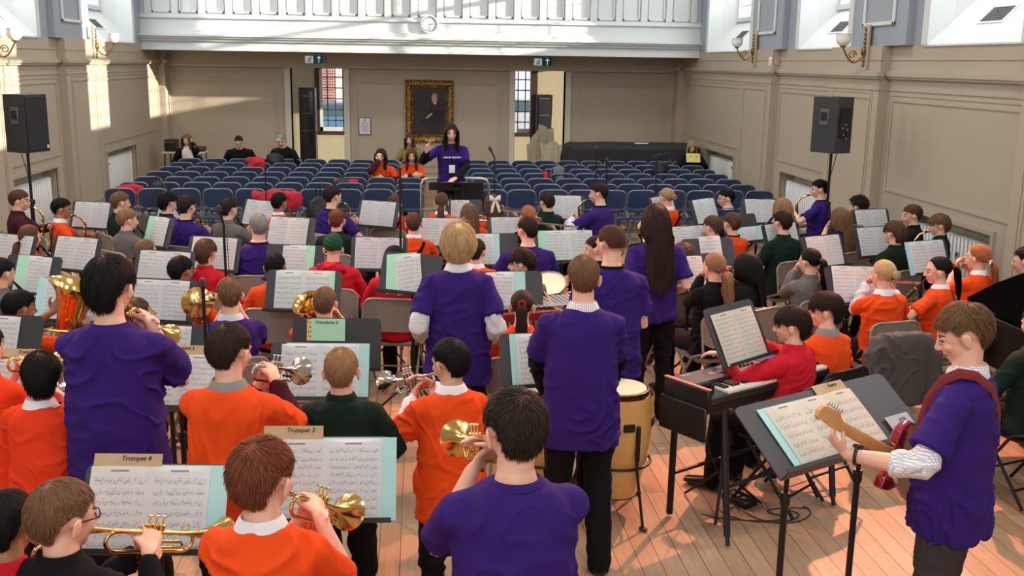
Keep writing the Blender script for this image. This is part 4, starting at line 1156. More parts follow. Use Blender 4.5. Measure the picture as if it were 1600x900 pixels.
_st = {}
def music_stand(c, rz, who, tilt=24, w=.48, h=.315, wide=False, label=None, grey=False, tall=True):
    """orchestra stand; c = centre of the desk face; the player's side is local -Y. Returns desk matrix"""
    c = Vector(c)
    M = TM(c.x, c.y, 0, rz)
    e = empty('music_stand', M, label or ('black music stand in front of ' + who), 'music stand')
    Md = Matrix.Translation((0, 0, c.z)) @ Matrix.Rotation(R(-tilt), 4, 'X')
    key = (w, h)
    if key not in _st:
        d = MB(); P = rrect(w, h, .035, 4, True)
        d.prism([(x, z) for x, z in P], -.003, .003, Matrix.Rotation(R(90), 4, 'X'))
        L = MB().box((0, -.03, -h / 2), (w, .062, .004)).box((0, -.06, -h / 2 + .008), (w, .003, .018))
        _st[key] = (d.mesh('desk', True, 30), L.mesh('desk_lip', False))
    obj('desk', _st[key][0], mdesk, e, Md); obj('desk_lip', _st[key][1], mblk, e, Md)
    zt = c.z - .02
    MB().tube([(0, .035, zt), (0, .045, zt - .30)], .011, 8).tube([(0, .045, zt - .28), (0, .045, .22)], .015, 8).build('pole', mblk, e)
    MB().box((0, .022, zt), (.09, .035, .05), bev=.01).build('tilt_joint', mblk, e)
    MB().lathe([(.019, 0), (.022, .01), (.022, .05), (.019, .06)], 12, (0, .045, max(.3, zt - .33)), cap=True).build('collar', mblk, e)
    for k in range(3):
        a = R(90 + 120 * k); MB().tube([(0, .045, .26), (.10 * math.cos(a), .045 + .10 * math.sin(a), .16), (.27 * math.cos(a), .045 + .27 * math.sin(a), .012)], .009, 6).build('leg', mblk, e)
    return M @ Md

_pg = {}
def sheets(Md, who, pages=2, w=None, h=.297, dx=0.0, dz=0.0, rows=10, warm=False, roll=0.0, card=None, cx=.03, cw=.02, label=None, lab_card=None, seed=0, deskh=.315, cardw=None, blank=0.0, dy=-.010):
    w = w or .21 * pages
    z0 = -deskh / 2 + .004 + dz
    if card:
        cwid = cardw or (w + .03)
        mc_ = {'teal': mteal, 'green': mgreen, 'kraft': mkraft}[card]
        Mc = Md @ Matrix.Translation((dx + cx, dy + .004, z0)) @ Matrix.Rotation(R(roll * .6), 4, 'Y')
        f = MB().box((0, 0, h / 2 + .004), (cwid, .0025, h + .01)).build('folder', mc_, None, False); f.matrix_world = Mc
        tag(f, lab_card or ('pale %s card folder behind the music of %s' % (card, who)), 'folder')
    if pages:
        key = (round(w, 3), round(h, 3), pages, seed % 5)
        if key not in _pg: _pg[key] = page_mesh(w, h, pages, .012, seed % 5)
        me = _pg[key]
        s = bpy.data.objects.new('sheet_music', me); COL.objects.link(s)
        if not me.materials: me.materials.append(None)
        s.material_slots[0].link = 'OBJECT'; s.material_slots[0].material = sheet_mat(rows, seed % 4, warm, blank)
        s.matrix_world = Md @ Matrix.Translation((dx, dy, z0 + .002)) @ Matrix.Rotation(R(roll), 4, 'Y')
        tag(s, label or ('open printed music in front of ' + who), 'sheet music')

def kraft_tab(Md, txt, label, dx, top, w=.17, h=.30, m=None, up=.035, deskh=.315, flip=0):
    """card folder standing behind the pages, its written top edge showing"""
    z = -deskh / 2 + .004 + h / 2 + up
    o = MB().box((0, 0, 0), (w, .003, h)).build('folder', m or mkraft, None, False); o.matrix_world = Md @ Matrix.Translation((dx, -.008, z))
    tag(o, label, 'folder')
    if txt: text(txt, .024, mink, o, Matrix.Translation((w * .12, -.003, h / 2 - .017)) @ Matrix.Rotation(R(90), 4, 'X'))
    return o

def world_pm(p): return p.M @ p.Mh.to_3x3().to_4x4() if False else p.M
def hold_matrix(p, loc, d, up=(0, 0, 1)):
    """matrix whose +Y runs along d (person space) at loc"""
    y = Vector(d).normalized(); u = Vector(up); x = y.cross(u).normalized(); z = x.cross(y)
    m = Matrix(((x.x, y.x, z.x, loc[0]), (x.y, y.y, z.y, loc[1]), (x.z, y.z, z.z, loc[2]), (0, 0, 0, 1)))
    return p.M @ m

def bell(mb, y0, y1, r0, r1, n=24, off=(0, 0), pw=3.2):
    prof = []
    for i in range(15):
        t = i / 14; prof.append((r0 + (r1 - r0) * t ** pw, y0 + (y1 - y0) * t))
    prof += [(r1 * 1.02, y1), (r1 * .985, y1 - .002)] + [(max(.001, r - .0016), y) for r, y in prof[::-1][1:12]]
    mb.lathe([(r, -y) for r, y in prof], n, (off[0], 0, off[1]), Matrix.Rotation(R(90), 4, 'X'))

_ip = {}
def instance(kind, M, label, name, cat, builder, group=None):
    if kind not in _ip:
        e = empty(name, M, label, cat, group); builder(e); _ip[kind] = e; return e
    c = copy_tree(_ip[kind]); c.matrix_world = M; c['label'] = label; return c

def trumpet_b(mm, L=.50, br=.062):
    def b(e):
        f = 1 if L > .45 else .8
        MB().lathe([(.0035, 0), (.0065, .02), (.012, .078), (.0135, .085), (.009, .083)], 14, (0, 0, 0), Matrix.Rotation(R(90), 4, 'X')).build('mouthpiece', mm, e, M=Matrix.Translation((0, .075, 0)))
        # leadpipe, tuning slide, back through valves, wrap, bell tube
        t = MB(); z2 = -.062
        slide = [(0, L * .70 + .035 * math.sin(a), -.031 + .031 * math.cos(a)) for a in np.linspace(0, math.pi, 9)]
        t.tube([(0, .07, 0), (0, L * .70, 0)] + slide[1:] + [(0, .22, z2)], .0062, 10)
        back = [(.0, .085 - .04 * math.sin(a), -.031 - .031 * math.cos(a)) for a in np.linspace(0, math.pi, 9)]
        t.tube([(.012, .20, z2)] + [(.012, y, z) for _, y, z in back] + [(.012, L * .6, 0)], .0066, 10)
        t.build('tubing', mm, e)
        bl = MB(); bell(bl, L * .55, L, .0068, br, 32, (.012, 0)); bl.build('bell', mm, e)
        for i in range(3):
            y = .19 + i * .026; v = MB()
            v.lathe([(.0, -.10), (.008, -.10), (.0115, -.09), (.0115, .015), (.0125, .017), (.0125, .024), (.009, .027), (.003, .028), (.003, .048), (.009, .049), (.009, .053), (0, .054)], 14, (.006, y, 0)); v.build('valve', mm, e)
            MB().lathe([(.008, .0532), (.0, .056)], 12, (.006, y, 0)).build('finger_button', mpearl, e)
        s = MB()
        for i, (sx, ln) in enumerate(((1, .05), (-1, .03), (1, .09))):
            y = .19 + i * .026; s.tube([(.006, y, -.03), (.006 + sx * ln, y, -.03), (.006 + sx * (ln + .006), y, -.045), (.006 + sx * ln, y, -.06), (.006, y, -.06)] if i != 2 else [(.006, y, -.03), (.006, y + .09, -.03), (.006, y + .10, -.04), (.006, y + .09, -.05), (.006, y, -.05)], .0052, 8)
        s.build('valve_slide', mm, e)
        MB().tube([(.01 , .335 + .014 * math.cos(a), .014 + .014 * math.sin(a)) for a in np.linspace(0, 6.28, 14)], .002, 6).build('finger_ring', mm, e)
    return b

def sax_b(mm, L=.62, size=1.0):
    def b(e):
        q = size
        n = [(0, 0, 0), (0, .04 * q, .004), (0, .10 * q, -.01), (0, .15 * q, -.06), (0, .16 * q, -.10)]
        MB().tube([(0, -.02, -.002), (0, .05 * q, .004)], [.006, .012], 10).build('mouthpiece', mblk, e)
        MB().tube(n, [.008, .010, .012, .013, .014], 10).build('neck', mm, e)
        bd = [(0, .16 * q, -.10), (0, .19 * q, -.30 * q), (0, .22 * q, -.52 * q), (0, .24 * q, -.60 * q)]
        bow = [(0, .24 * q + .055 * q * (1 - math.cos(a)), -.60 * q - .055 * q * math.sin(a)) for a in np.linspace(0, math.pi, 8)][1:]
        bl = [(0, .355 * q, -.50 * q), (0, .37 * q, -.40 * q), (0, .40 * q, -.33 * q)]
        P = bd + bow + bl; rr = list(np.interp(np.linspace(0, 1, len(P)), [0, .35, .7, .92, 1], [.013 * q, .024 * q, .034 * q, .046 * q, .062 * q]))
        MB().tube(P, rr, 18, cap=False).build('sax_body', mm, e)
        for i in range(9):
            t = i / 8; c = Vector(bd[0]).lerp(Vector(bd[2]), t); MB().lathe([(0, .0), (.012 + .006 * t, .0), (.012 + .006 * t, .008), (.004, .010), (0, .012)], 12, (.02 + .01 * t, c.y - .01, c.z), Matrix.Rotation(R(90), 4, 'Y')).build('key', mm, e)
        MB().tube([(.03, .17 * q, -.14), (.034, .21 * q, -.50 * q)], .003, 6).tube([(-.03, .17 * q, -.16), (-.034, .215 * q, -.52 * q)], .003, 6).tube([(.03, .33 * q, -.35 * q), (.0, .27 * q, -.40 * q)], .004, 6).build('key_rod', mm, e)
    return b

def flute_b(e):
    MB().tube([(0, 0, 0), (.60, 0, 0)], .0095, 12).build('tube', msilver, e)
    MB().box((.06, -.006, .008), (.028, .022, .006), bev=.003).build('lip_plate', msilver, e)
    for i in range(13): MB().lathe([(0, 0), (.008, 0), (.008, .004), (0, .005)], 10, (.2 + i * .027, 0, .009)).build('key', msilver, e)
    MB().tube([(.19, -.009, .006), (.56, -.009, .006)], .0025, 6).build('key_rod', msilver, e)
def clarinet_b(e):
    MB().tube([(0, -.01, 0), (0, .07, 0)], [.005, .011], 10).build('mouthpiece', mblk, e)
    MB().tube([(0, .07, 0), (0, .56, 0)], .0135, 12).tube([(0, .56, 0), (0, .60, 0), (0, .66, 0)], [.014, .02, .038], 16).build('clarinet_body', mblk, e)
    for y in (.10, .31, .55, .6):
        MB().tube([(0, y, 0), (0, y + .008, 0)], .0165 if y < .6 else .024, 12).build('ring', msilver, e)
    for i in range(11): MB().lathe([(0, 0), (.009, 0), (.009, .004), (0, .005)], 10, (0, .14 + i * .036, .013)).build('key', msilver, e)
    MB().tube([(.01, .12, .010), (.01, .53, .010)], .0025, 6).build('key_rod', msilver, e)

def horn_b(mm):
    def b(e):
        MB().lathe([(.004, 0), (.012, .07), (.013, .075)], 12, (0, .07, 0), Matrix.Rotation(R(90), 4, 'X')).build('mouthpiece', mm, e)
        t = MB(); t.tube([(0, .07, 0), (0, .18, -.03), (.02, .26, -.12)], .006, 8)
        for j, (rad, r, ox) in enumerate(((.13, .009, .0), (.115, .008, .02), (.10, .008, -.015), (.075, .008, .01))):
            t.tube([(ox + .015 * math.sin(a * 2), .25 + rad * math.cos(a), -.14 + rad * math.sin(a)) for a in np.linspace(0, 6.1, 30)], r, 8)
        t.build('tubing', mm, e)
        for i in range(3): MB().lathe([(0, -.02), (.018, -.02), (.018, .02), (0, .02)], 12, (-.03, .22 + i * .035, -.12), Matrix.Rotation(R(90), 4, 'Y')).build('valve', mm, e)
        bl = MB(); P = [(.03, .25 + .13 * math.cos(a), -.14 + .13 * math.sin(a)) for a in np.linspace(1.2, 3.4, 8)] + [(.06, .10, -.24), (.10, .06, -.30)]
        bl.tube(P, list(np.interp(np.linspace(0, 1, 10), [0, .7, .9, 1], [.012, .03, .055, .14])), 24, cap=False); bl.build('bell', mm, e)
    return b
def trombone_b(e):
    MB().lathe([(.004, 0), (.013, .07), (.014, .076)], 12, (0, .07, 0), Matrix.Rotation(R(90), 4, 'X')).build('mouthpiece', msilver, e)
    MB().tube([(0, .06, 0), (0, .85, -.05), (.035, .88, -.052), (.07, .85, -.05), (.07, .10, 0)], .008, 8).build('slide', msilver, e)
    MB().tube([(0, .10, 0), (-.07, .02, .02), (-.085, -.10, .03), (-.10, -.16, .03), (-.13, -.19, .03), (-.165, -.16, .03), (-.18, .10, .01)], [.008, .008, .009, .010, .010, .011, .012], 10).build('tuning_bow', mbrass, e)
    bl = MB(); bell(bl, .08, .42, .012, .105, 28, (-.18, .005)); bl.build('bell', mbrass, e)
def tuba_b(e):
    bl = MB(); prof = [(.03, -.45), (.045, -.30), (.062, -.1), (.085, .1), (.12, .22), (.16, .28), (.185, .295), (.18, .29), (.15, .27), (.11, .21), (.075, .09), (.05, -.1)]
    bl.lathe(prof, 36); bl.build('bell', mbrass, e)
    t = MB()
    t.tube([(0, 0, -.42)] + [(.12 - .12 * math.cos(a), 0, -.45 - .12 * math.sin(a)) for a in np.linspace(0, math.pi, 10)] + [(.24, 0, -.2), (.235, 0, -.05)] + [(.17 + .065 * math.cos(a), 0, .0 + .065 * math.sin(a)) for a in np.linspace(0, math.pi, 8)] + [(.10, .02, -.3)], list(np.linspace(.034, .014, 22)), 12)
    t.tube([(.06, -.02, -.38), (.05, -.03, -.1), (.09, -.03, -.03), (.13, -.03, -.1), (.13, -.03, -.35), (.17, -.03, -.40), (.19, -.03, -.3), (.18, -.05, -.02)], .012, 10)
    for k in range(3): t.tube([(.04 + .04 * k, -.06, -.16), (.04 + .04 * k, -.06, -.36), (.06 + .04 * k, -.06, -.38), (.07 + .04 * k, -.06, -.34)], .009, 8)
    t.tube([(.16, -.06, -.02), (.10, -.12, .02), (.0, -.18, .0)], .007, 8)
    t.build('tubing', mbrass, e)
    for k in range(3): MB().lathe([(0, -.2), (.018, -.2), (.018, .0), (.02, .005), (.004, .01), (.004, .04), (.012, .042), (0, .045)], 14, (.05 + .042 * k, -.07, -.1)).build('valve', msilver, e)
    MB().lathe([(.004, 0), (.014, .06), (.018, .064)], 12, (.0, -.18, 0), Matrix.Rotation(R(90), 4, 'X')).build('mouthpiece', msilver, e)

def mic_stand(p, h, label, boom=None, tilt=20, rz=0.0, clip=True, r=.008):
    """straight or boom microphone stand, base on the floor at p"""
    e = empty('microphone_stand', TM(p[0], p[1], 0, rz), label, 'microphone stand')
    MB().tube([(0, 0, .12), (0, 0, h * .55)], r * 1.5, 8).tube([(0, 0, h * .5), (0, 0, h)], r, 8).build('pole', mblk, e)
    for k in range(3):
        a = R(30 + 120 * k); MB().tube([(0, 0, .26), (.30 * math.cos(a), .30 * math.sin(a), .012)], r, 6).build('leg', mblk, e)
    MB().lathe([(r * 2, 0), (r * 2.6, .02), (r * 2.6, .05), (r * 2, .07)], 10, (0, 0, h * .53), cap=True).build('clutch', mblk, e)
    top = Vector((0, 0, h))
    if boom:
        b = Vector(boom); MB().tube([top - b * .35, top + b], r * .8, 8).build('boom_arm', mblk, e); top = top + b
    if clip:
        d = Vector((math.sin(R(tilt)), 0, math.cos(R(tilt)))) if not boom else Vector((.3, 0, -.9)).normalized()
        Mi = Matrix.Translation(top) @ rot_between(d).to_4x4()
        m = empty('microphone', e.matrix_world @ Mi, label.replace('stand', 'itself') if False else ('microphone on the ' + label), 'microphone')
        MB().lathe([(0, -.02), (.009, -.02), (.010, .07), (.014, .10), (.018, .105)], 14).build('handle', mblk, m)
        MB().lathe([(.018, .105), (.020, .12), (.019, .138), (.011, .15), (0, .153)], 14).build('grille', mat('mic grille', (70, 70, 74), .4, .7, bump=.6, bscale=900), m)
    MB().tube([(r * 2, 0, h * .95), (r * 3, 0, h * .6), (r * 2, 0, h * .3), (.1, .12, .01)], .003, 6).build('cable', mblk, e)
    return e
# ------------------------------------------------------------------ the players
CONX, CONY = 0.45, 12.3
PEO = {}
def who_label(w): return w
def play(p, kind, who):
    """put the instrument in the player's hands"""
    if not kind: return
    m = p.mouth; fw = (p.Mh.to_3x3() @ Vector((0, 1, 0))); fl = Vector((fw.x, fw.y, 0)).normalized(); rt = Vector((fl.y, -fl.x, 0))
    if kind in ('trumpet', 'cornet', 'cornet_silver', 'trumpet_silver'):
        mm = msilver if 'silver' in kind else mbrass; L = .50 if 'trumpet' in kind else .40
        d = (fl + Vector((0, 0, p.slope))).normalized()
        M = hold_matrix(p, m + d * .006, d)
        instance(kind, M, ('silver ' if 'silver' in kind else 'gold ') + kind.split('_')[0] + ' played by the ' + who, kind.split('_')[0], kind.split('_')[0], trumpet_b(mm, L, .060 if L > .45 else .062))
    elif kind in ('sax', 'barisax'):
        d = (fl + Vector((0, 0, -.25))).normalized()
        instance(kind, hold_matrix(p, m, d), 'gold saxophone held by the ' + who, 'saxophone', 'saxophone', sax_b(mbrass, size=1.0 if kind == 'sax' else 1.25))
    elif kind == 'flute':
        M = p.M @ Matrix(((rt.x, fl.x, 0, (m - rt * .05 + fl * .012).x), (rt.y, fl.y, 0, (m - rt * .05 + fl * .012).y), (-.24, 0, 1, m.z + .006), (0, 0, 0, 1)))
        instance('flute', M, 'silver flute played by the ' + who, 'flute', 'flute', flute_b)
    elif kind == 'clarinet':
        instance('clarinet', hold_matrix(p, m, (fl * .62 + Vector((0, 0, -.78))).normalized()), 'black clarinet played by the ' + who, 'clarinet', 'clarinet', clarinet_b)
    elif kind == 'horn':
        instance('horn', hold_matrix(p, m, fl), 'brass horn played by the ' + who, 'french_horn', 'horn', horn_b(mbrass))
    elif kind == 'trombone':
        instance('trombone', hold_matrix(p, m, (fl + Vector((0, 0, -.2))).normalized()), 'brass trombone played by the ' + who, 'trombone', 'trombone', trombone_b)

def person(who, px, py, H=1.55, **kw):
    inst = kw.pop('inst', None); chair = kw.pop('chair', 'tan'); kw.setdefault('sit', True)
    kw.setdefault('pose', {'trumpet': 'trumpet', 'cornet': 'cornet', 'cornet_silver': 'cornet', 'trumpet_silver': 'trumpet', 'sax': 'sax', 'barisax': 'sax', 'flute': 'flute', 'clarinet': 'clarinet', 'horn': 'cornet', 'trombone': 'trumpet'}.get(inst, 'lap'))
    p = make_person(px, py, H, label=who, **kw); p.who = who
    play(p, inst, who)
    if kw['sit'] and chair:
        w = p.M
        folding_chair(w @ Matrix.Translation((0, .035, 0)), {'tan': 'taupe', 'black': 'black', 'blue': 'blue padded'}[chair] + ' folding chair under the ' + who, None, chair)
    PEO[who] = p
    return p
S = 1
# --- behind and among the audience seats
def hf(x, y, z): return lambda p, D, m, fl, rt, s, tp: (D((x, y, z)), D((0, 0, 0)), fl, rt, .7)
def H_(pos, pole, d, n, c): return (Vector(pos), Vector(pole), Vector(d), Vector(n), c)
lapL = H_((-.10, .27, .68), (-.8, -.6, -.2), (.2, 1, 0), (0, 0, -1), .4); lapR = H_((.10, .27, .68), (.8, -.6, -.2), (-.2, 1, 0), (0, 0, -1), .4)
person('woman in cream scarf and black coat at back', 291, 209, 1.62, top='black', sleeve='blazer', hair='longfront', hcol='midbrown', absf=176, lod=1, lean=8, hpitch=12, chair='blue', collar='cream',
       hands={-1: H_((-.11, .14, 1.08), (-.7, .1, -1.2), (.3, .1, 1), (1, 0, 0), .7), 1: lapR}, seed=2)
person('man in black jumper bowing his head at the back', 372, 214, 1.72, top='black', sleeve='blazer', hair='crop', hcol='dark', absf=182, lod=1, lean=20, hpitch=38, chair='blue', collar='tee', seed=3, build=1.15)
person('grey-haired man with glasses in black jacket by doorway', 436, 210, 1.78, top='black', sleeve='blazer', hair='crop', hcol='grey', absf=158, lod=1, lean=16, hyaw=-22, hpitch=22, chair='blue', collar='tee', seed=4, build=1.1, extra=dict(glasses='dark'))
person('long dark-haired girl in orange resting chin on hand', 595, 232, 1.62, top='orange', hair='longfront', hcol='dark', absf=178, lod=1, hyaw=-6, chair=None, collar='tee', seed=5, under='l:maroon',
       hands={1: H_((.02, .16, 1.07), (.9, .2, -1), (0, -.2, 1), (0, -1, .3), .6), -1: H_((-.05, .24, .80), (-.9, -.2, -.6), (1, .2, 0), (0, -1, 0), .5)})
person('woman in olive coat sitting behind two orange girls', 640, 209, 1.62, top='olive', sleeve='blazer', hair='longfront', hcol='brown', absf=178, lod=1, hyaw=-10, chair='blue', collar='olive', seed=6)
person('long brown-haired girl in orange with folded arms', 643, 232, 1.62, top='orange', hair='longfront', hcol='brown', absf=181, lod=1, chair=None, collar='tee', seed=7, under='l:maroon',
       hands={1: H_((-.02, .22, .84), (.9, -.2, -.4), (-1, .2, 0), (0, -1, 0), .3), -1: H_((.04, .22, .80), (-.9, -.2, -.4), (1, .2, 0), (0, -1, 0), .5)})
person('blonde woman reading yellow paper beside the covered piano', 1082, 221, 1.6, top='black', sleeve='blazer', hair='longfront', hcol='fair', absf=172, lod=1, lean=6, hpitch=20, chair='blue', collar='tee', seed=8,
       hands={1: H_((.10, .30, .88), (.8, -.4, -.6), (-.4, .5, .6), (0, -1, 0), .5), -1: H_((-.10, .30, .88), (-.8, -.4, -.6), (.4, .5, .6), (0, -1, 0), .5)})
pc = person('woman conductor in purple T-shirt on the podium', 705, 193, 1.70, sit=False, top='purple', hair='longfront', hcol='dark', absf=184, lod=0, base=.22, hyaw=0, collar='tee', seed=9, under='l:black', trouser='floral',
       hands={1: H_((.34, .34, 1.33), (.7, -.5, -1), (-.1, .35, 1), (-.6, 1, 0), (.1, .5, .8, .9)), -1: H_((-.03, .36, 1.0), (-1, -.1, -.5), (.8, .8, -.3), (0, -.2, -1), .3)})
pa_ = PEO['woman in cream scarf and black coat at back']
sc_ = MB(); sc_.tube([(-.06, .02, 1.02), (0, .09, 1.0), (.06, .02, 1.02), (0, -.07, 1.06), (-.06, .02, 1.02)], .035, 10, False)
sc_.loft([((-.02, .14, .62), .10, .03), ((-.02, .16, .80), .11, .035), ((0, .15, .95), .09, .035), ((0, .10, 1.02), .06, .03)], 14)
obj('scarf', remesh(sc_, .012, 3, folds(4, .012), 'scarf'), cloth('cream'), pa_.root)
ly = empty('lanyard', pc.M, 'dark lanyard with white card on the conductor', 'lanyard')
MB().tube([(-.055, .085, 1.44), (-.035, .128, 1.30), (0, .142, 1.14)], .005, 6).tube([(.055, .085, 1.44), (.035, .128, 1.30), (0, .142, 1.14)], .005, 6).build('cord', cloth('tieband'), ly)
MB().box((0, .150, 1.09), (.075, .004, .10)).build('card', cloth('white'), ly, False)
ch = MB(); rr_ = random.Random(4)
for i, (x, z) in enumerate([(-.11 + .018 * k, 1.235 + .004 * (k % 2)) for k in range(13)]): ch.box((x, .1465 - .12 * x * x, z), (.010, .004, .014 + .006 * (i % 3)))
ch.build('chest_lettering', cloth('white'), pc.root, False)

# --- front desk row (far), left to right
person('boy in maroon blazer with saxophone by left loudspeaker', 31, 296, 1.62, top='maroon', sleeve='blazer', hcol='brown', inst='sax', face=-30, hyaw=-15, lod=1, seed=1)
person('boy in orange with crossed strap playing saxophone', 97, 309, 1.5, hcol='black', inst='sax', face=-30, hyaw=-13, lod=1, seed=2, sk='c', extra=dict(strap=1, cross=1))
person('brown-haired boy in green blazer before blue seats', 189, 299, 1.62, top='green', sleeve='blazer', hcol='midbrown', inst='clarinet', face=-18, hyaw=-7, lod=1, seed=3)
person('black-haired player in purple hidden behind a neighbour', 263, 299, 1.62, top='purple', hcol='black', inst='clarinet', face=-10, lod=1, seed=4, hair='mop', extra=dict(neckband=1))
person('broad brown-haired boy in purple, back to camera', 292, 304, 1.75, top='purple', hcol='dark', face=0, lod=1, seed=5, extra=dict(neckband=1), collar='tee', inst='sax')
person('light-brown-haired boy in grey blazer', 200, 325, 1.52, top='grey', sleeve='blazer', hcol='light', inst='clarinet', face=-14, hyaw=-18, lod=1, seed=6)
person('brown-haired boy in grey blazer below the microphone', 358, 309, 1.62, top='grey', sleeve='blazer', hcol='dark', face=-10, lod=1, seed=7, inst='clarinet')
person('black-haired boy in orange with tan neck strap', 437, 300, 1.55, hcol='black', face=0, lod=1, seed=8, sk='c', inst='sax', extra=dict(strap=1, cross=1))
person('tall dark-haired boy in purple with saxophone', 521, 289, 1.80, top='purple', hcol='dark', face=-12, hyaw=-12, lod=1, seed=9, inst='sax', collar='tee', extra=dict(neckband=1))
person('short-haired boy in orange with black harness', 618, 303, 1.45, hcol='brown', face=0, lod=1, seed=10, inst='sax', extra=dict(strap=1, cross=1))
person('girl in orange with brown ponytail facing the podium', 690, 300, 1.52, hair='lowtail', hcol='brown', face=4, lod=1, seed=11, inst='flute')
person('girl with long straight brown hair below the podium', 733, 317, 1.5, hair='long', hcol='midbrown', top='orange', face=4, lod=1, seed=12, inst='flute')
pb = person('girl with cream bow in long wavy hair', 769, 303, 1.52, hair='long', hcol='brown', face=0, lod=1, seed=13, inst='flute')
person('dark-haired boy in green blazer right of white bow', 854, 300, 1.55, top='green', sleeve='blazer', hcol='dark', face=3, lod=1, seed=14, inst='clarinet')
person('large man in purple with checked sleeves playing saxophone', 934, 285, 1.84, top='purple', hcol='dark', face=25, hyaw=18, lod=1, seed=15, inst='sax', build=1.2, under='l:check', extra=dict(neckband=1))
person('blonde girl in orange with black harness and bun', 1041, 293, 1.6, hair='bun', hcol='fair', face=-3, lod=1, seed=16, inst='sax', extra=dict(strap=1))
person('dark-haired boy with glasses turned left with saxophone', 1134, 294, 1.55, top='navy', hcol='black', absf=62, hyaw=25, lod=1, seed=17, inst='sax', extra=dict(glasses='dark', neckband=1))
person('girl in purple with loose light brown hair', 1222, 309, 1.6, top='purple', hair='long', hcol='light', face=3, lod=1, seed=18, inst='clarinet')
person('black-haired man in purple blowing large saxophone at right', 1280, 280, 1.75, top='purple', hcol='black', absf=58, hyaw=18, lod=1, seed=19, inst='barisax', build=1.1, extra=dict(neckband=1))
person('curly dark-haired boy in black blazer by right wall', 1341, 306, 1.6, top='black', sleeve='blazer', hair='curl', hcol='dark', face=10, lod=1, seed=20, collar='self', inst='clarinet')
person('boy in black blazer with saxophone, back to radiator', 1425, 319, 1.58, top='black', sleeve='blazer', hcol='brown', absf=58, hyaw=22, lod=1, seed=21, inst='sax', collar='self')
person('boy in green blazer playing sax beside the radiator', 1467, 334, 1.52, top='green', sleeve='blazer', hcol='midbrown', hair='mop', absf=62, hyaw=14, lod=1, seed=22, inst='sax', collar='self')
# --- second row
person('girl with low brown ponytail in red-orange top', 47, 350, 1.5, top='ored', hair='lowtail', hcol='brown', face=-10, lod=1, seed=23, collar='self', inst='clarinet')
person('brown-haired girl half hidden behind white sheets', 229, 373, 1.42, top='grey', sleeve='blazer', hair='lowtail', hcol='midbrown', face=-10, hyaw=-18, lod=1, seed=24)
person('brown-haired boy in red blazer, second row left', 322, 373, 1.5, top='red', sleeve='blazer', hair='mop', hcol='brown', face=-6, lod=1, seed=25, collar='self')
person('black-haired boy in orange with white collar, left', 283, 399, 1.55, hcol='black', face=-10, hyaw=-9, lod=1, seed=26, sk='c')
pm = person('grey-haired man in purple with maroon bassoon strap', 403, 332, 1.82, top='purple', hair='neat', hcol='grey', face=14, hyaw=18, lod=0, seed=27, build=1.2, collar='tee', extra=dict(neckband=1), inst='clarinet')
person('black-haired boy in orange behind a tall microphone', 429, 394, 1.5, hcol='black', face=6, lod=1, seed=28, sk='c', collar='self')
person('auburn-haired boy in green blazer', 527, 326, 1.55, top='green', sleeve='blazer', hcol='auburn', face=0, lod=1, seed=29, collar='self')
person('player with green head wrap and red hooded coat', 521, 367, 1.55, top='red', sleeve='blazer', hair=None, face=3, lod=1, seed=30, collar='self', build=1.12)
person('brown-haired boy in orange with harness, centre', 647, 331, 1.55, hcol='brown', face=-2, lod=1, seed=31, extra=dict(strap=1, cross=1), inst='clarinet')
person('black-haired boy in red blazer near green folder', 617, 383, 1.5, top='red', sleeve='blazer', hcol='black', face=-5, hyaw=-12, lod=1, seed=32, collar='self')
person('girl with copper bun in black blazer', 825, 320, 1.6, top='black', sleeve='blazer', hair='bun', hcol='ginger', face=0, lod=1, seed=33, inst='flute')
person('dark-haired man in purple with white collar seated', 823, 338, 1.80, top='purple', hair='neat', hcol='dark', face=10, hyaw=20, lod=1, seed=34, build=1.15)
person('short dark-haired boy in orange behind blonde boy', 745, 372, 1.5, hcol='dark', hair='neat', face=-8, hyaw=-15, lod=1, seed=35, extra=dict(strap=1))
person('small boy in green glimpsed beside purple man', 930, 368, 1.5, top='green', sleeve='blazer', hcol='dark', absf=55, hyaw=20, lod=1, seed=36)
person('dark-haired boy in grey blazer playing brass', 1113, 336, 1.58, top='grey', sleeve='blazer', hcol='brown', face=6, hyaw=15, lod=1, seed=37, inst='cornet')
person('brown-haired boy in orange behind grey blazer', 1143, 331, 1.55, hcol='brown', face=5, lod=1, seed=38, collar='tee', extra=dict(neckband=1))
person('small brown-haired player behind a white sheet', 1067, 378, 1.4, top='grey', sleeve='blazer', hair='mop', hcol='brown', face=4, lod=2, seed=39)
person('dark-haired boy in green blazer, right half, seated', 1222, 329, 1.68, top='green', sleeve='blazer', hcol='dark', face=3, lod=1, seed=40)
person('girl in purple with shoulder-length chestnut hair', 1313, 324, 1.6, top='purple', hair='long', hcol='midbrown', face=5, lod=1, seed=41, inst='flute')
person('brown-haired boy in green blazer near right wall', 1397, 345, 1.6, top='green', sleeve='blazer', hair='mop', hcol='brown', face=8, lod=1, seed=42)
person('girl in grey blazer with black ponytail', 1265, 387, 1.5, top='grey', sleeve='blazer', hair='tail', hcol='black', face=2, hyaw=15, lod=1, seed=43, inst='flute')
person('dark-haired boy in grey blazer turned left by drum', 813, 388, 1.6, top='grey', sleeve='blazer', hair='mop', hcol='dark', absf=28, hyaw=50, lod=1, seed=44)
person('girl in black blazer with wavy hair, red scrunchie', 1115, 394, 1.6, top='black', sleeve='blazer', hair='wavetail', hcol='light', face=10, hyaw=10, lod=0, seed=45, extra=dict(tie='scrunch'), inst='flute')
person('black-haired girl in black blazer turned left', 1166, 394, 1.55, top='black', sleeve='blazer', hair='long', hcol='black', face=22, hyaw=30, lod=1, seed=46, inst='flute')
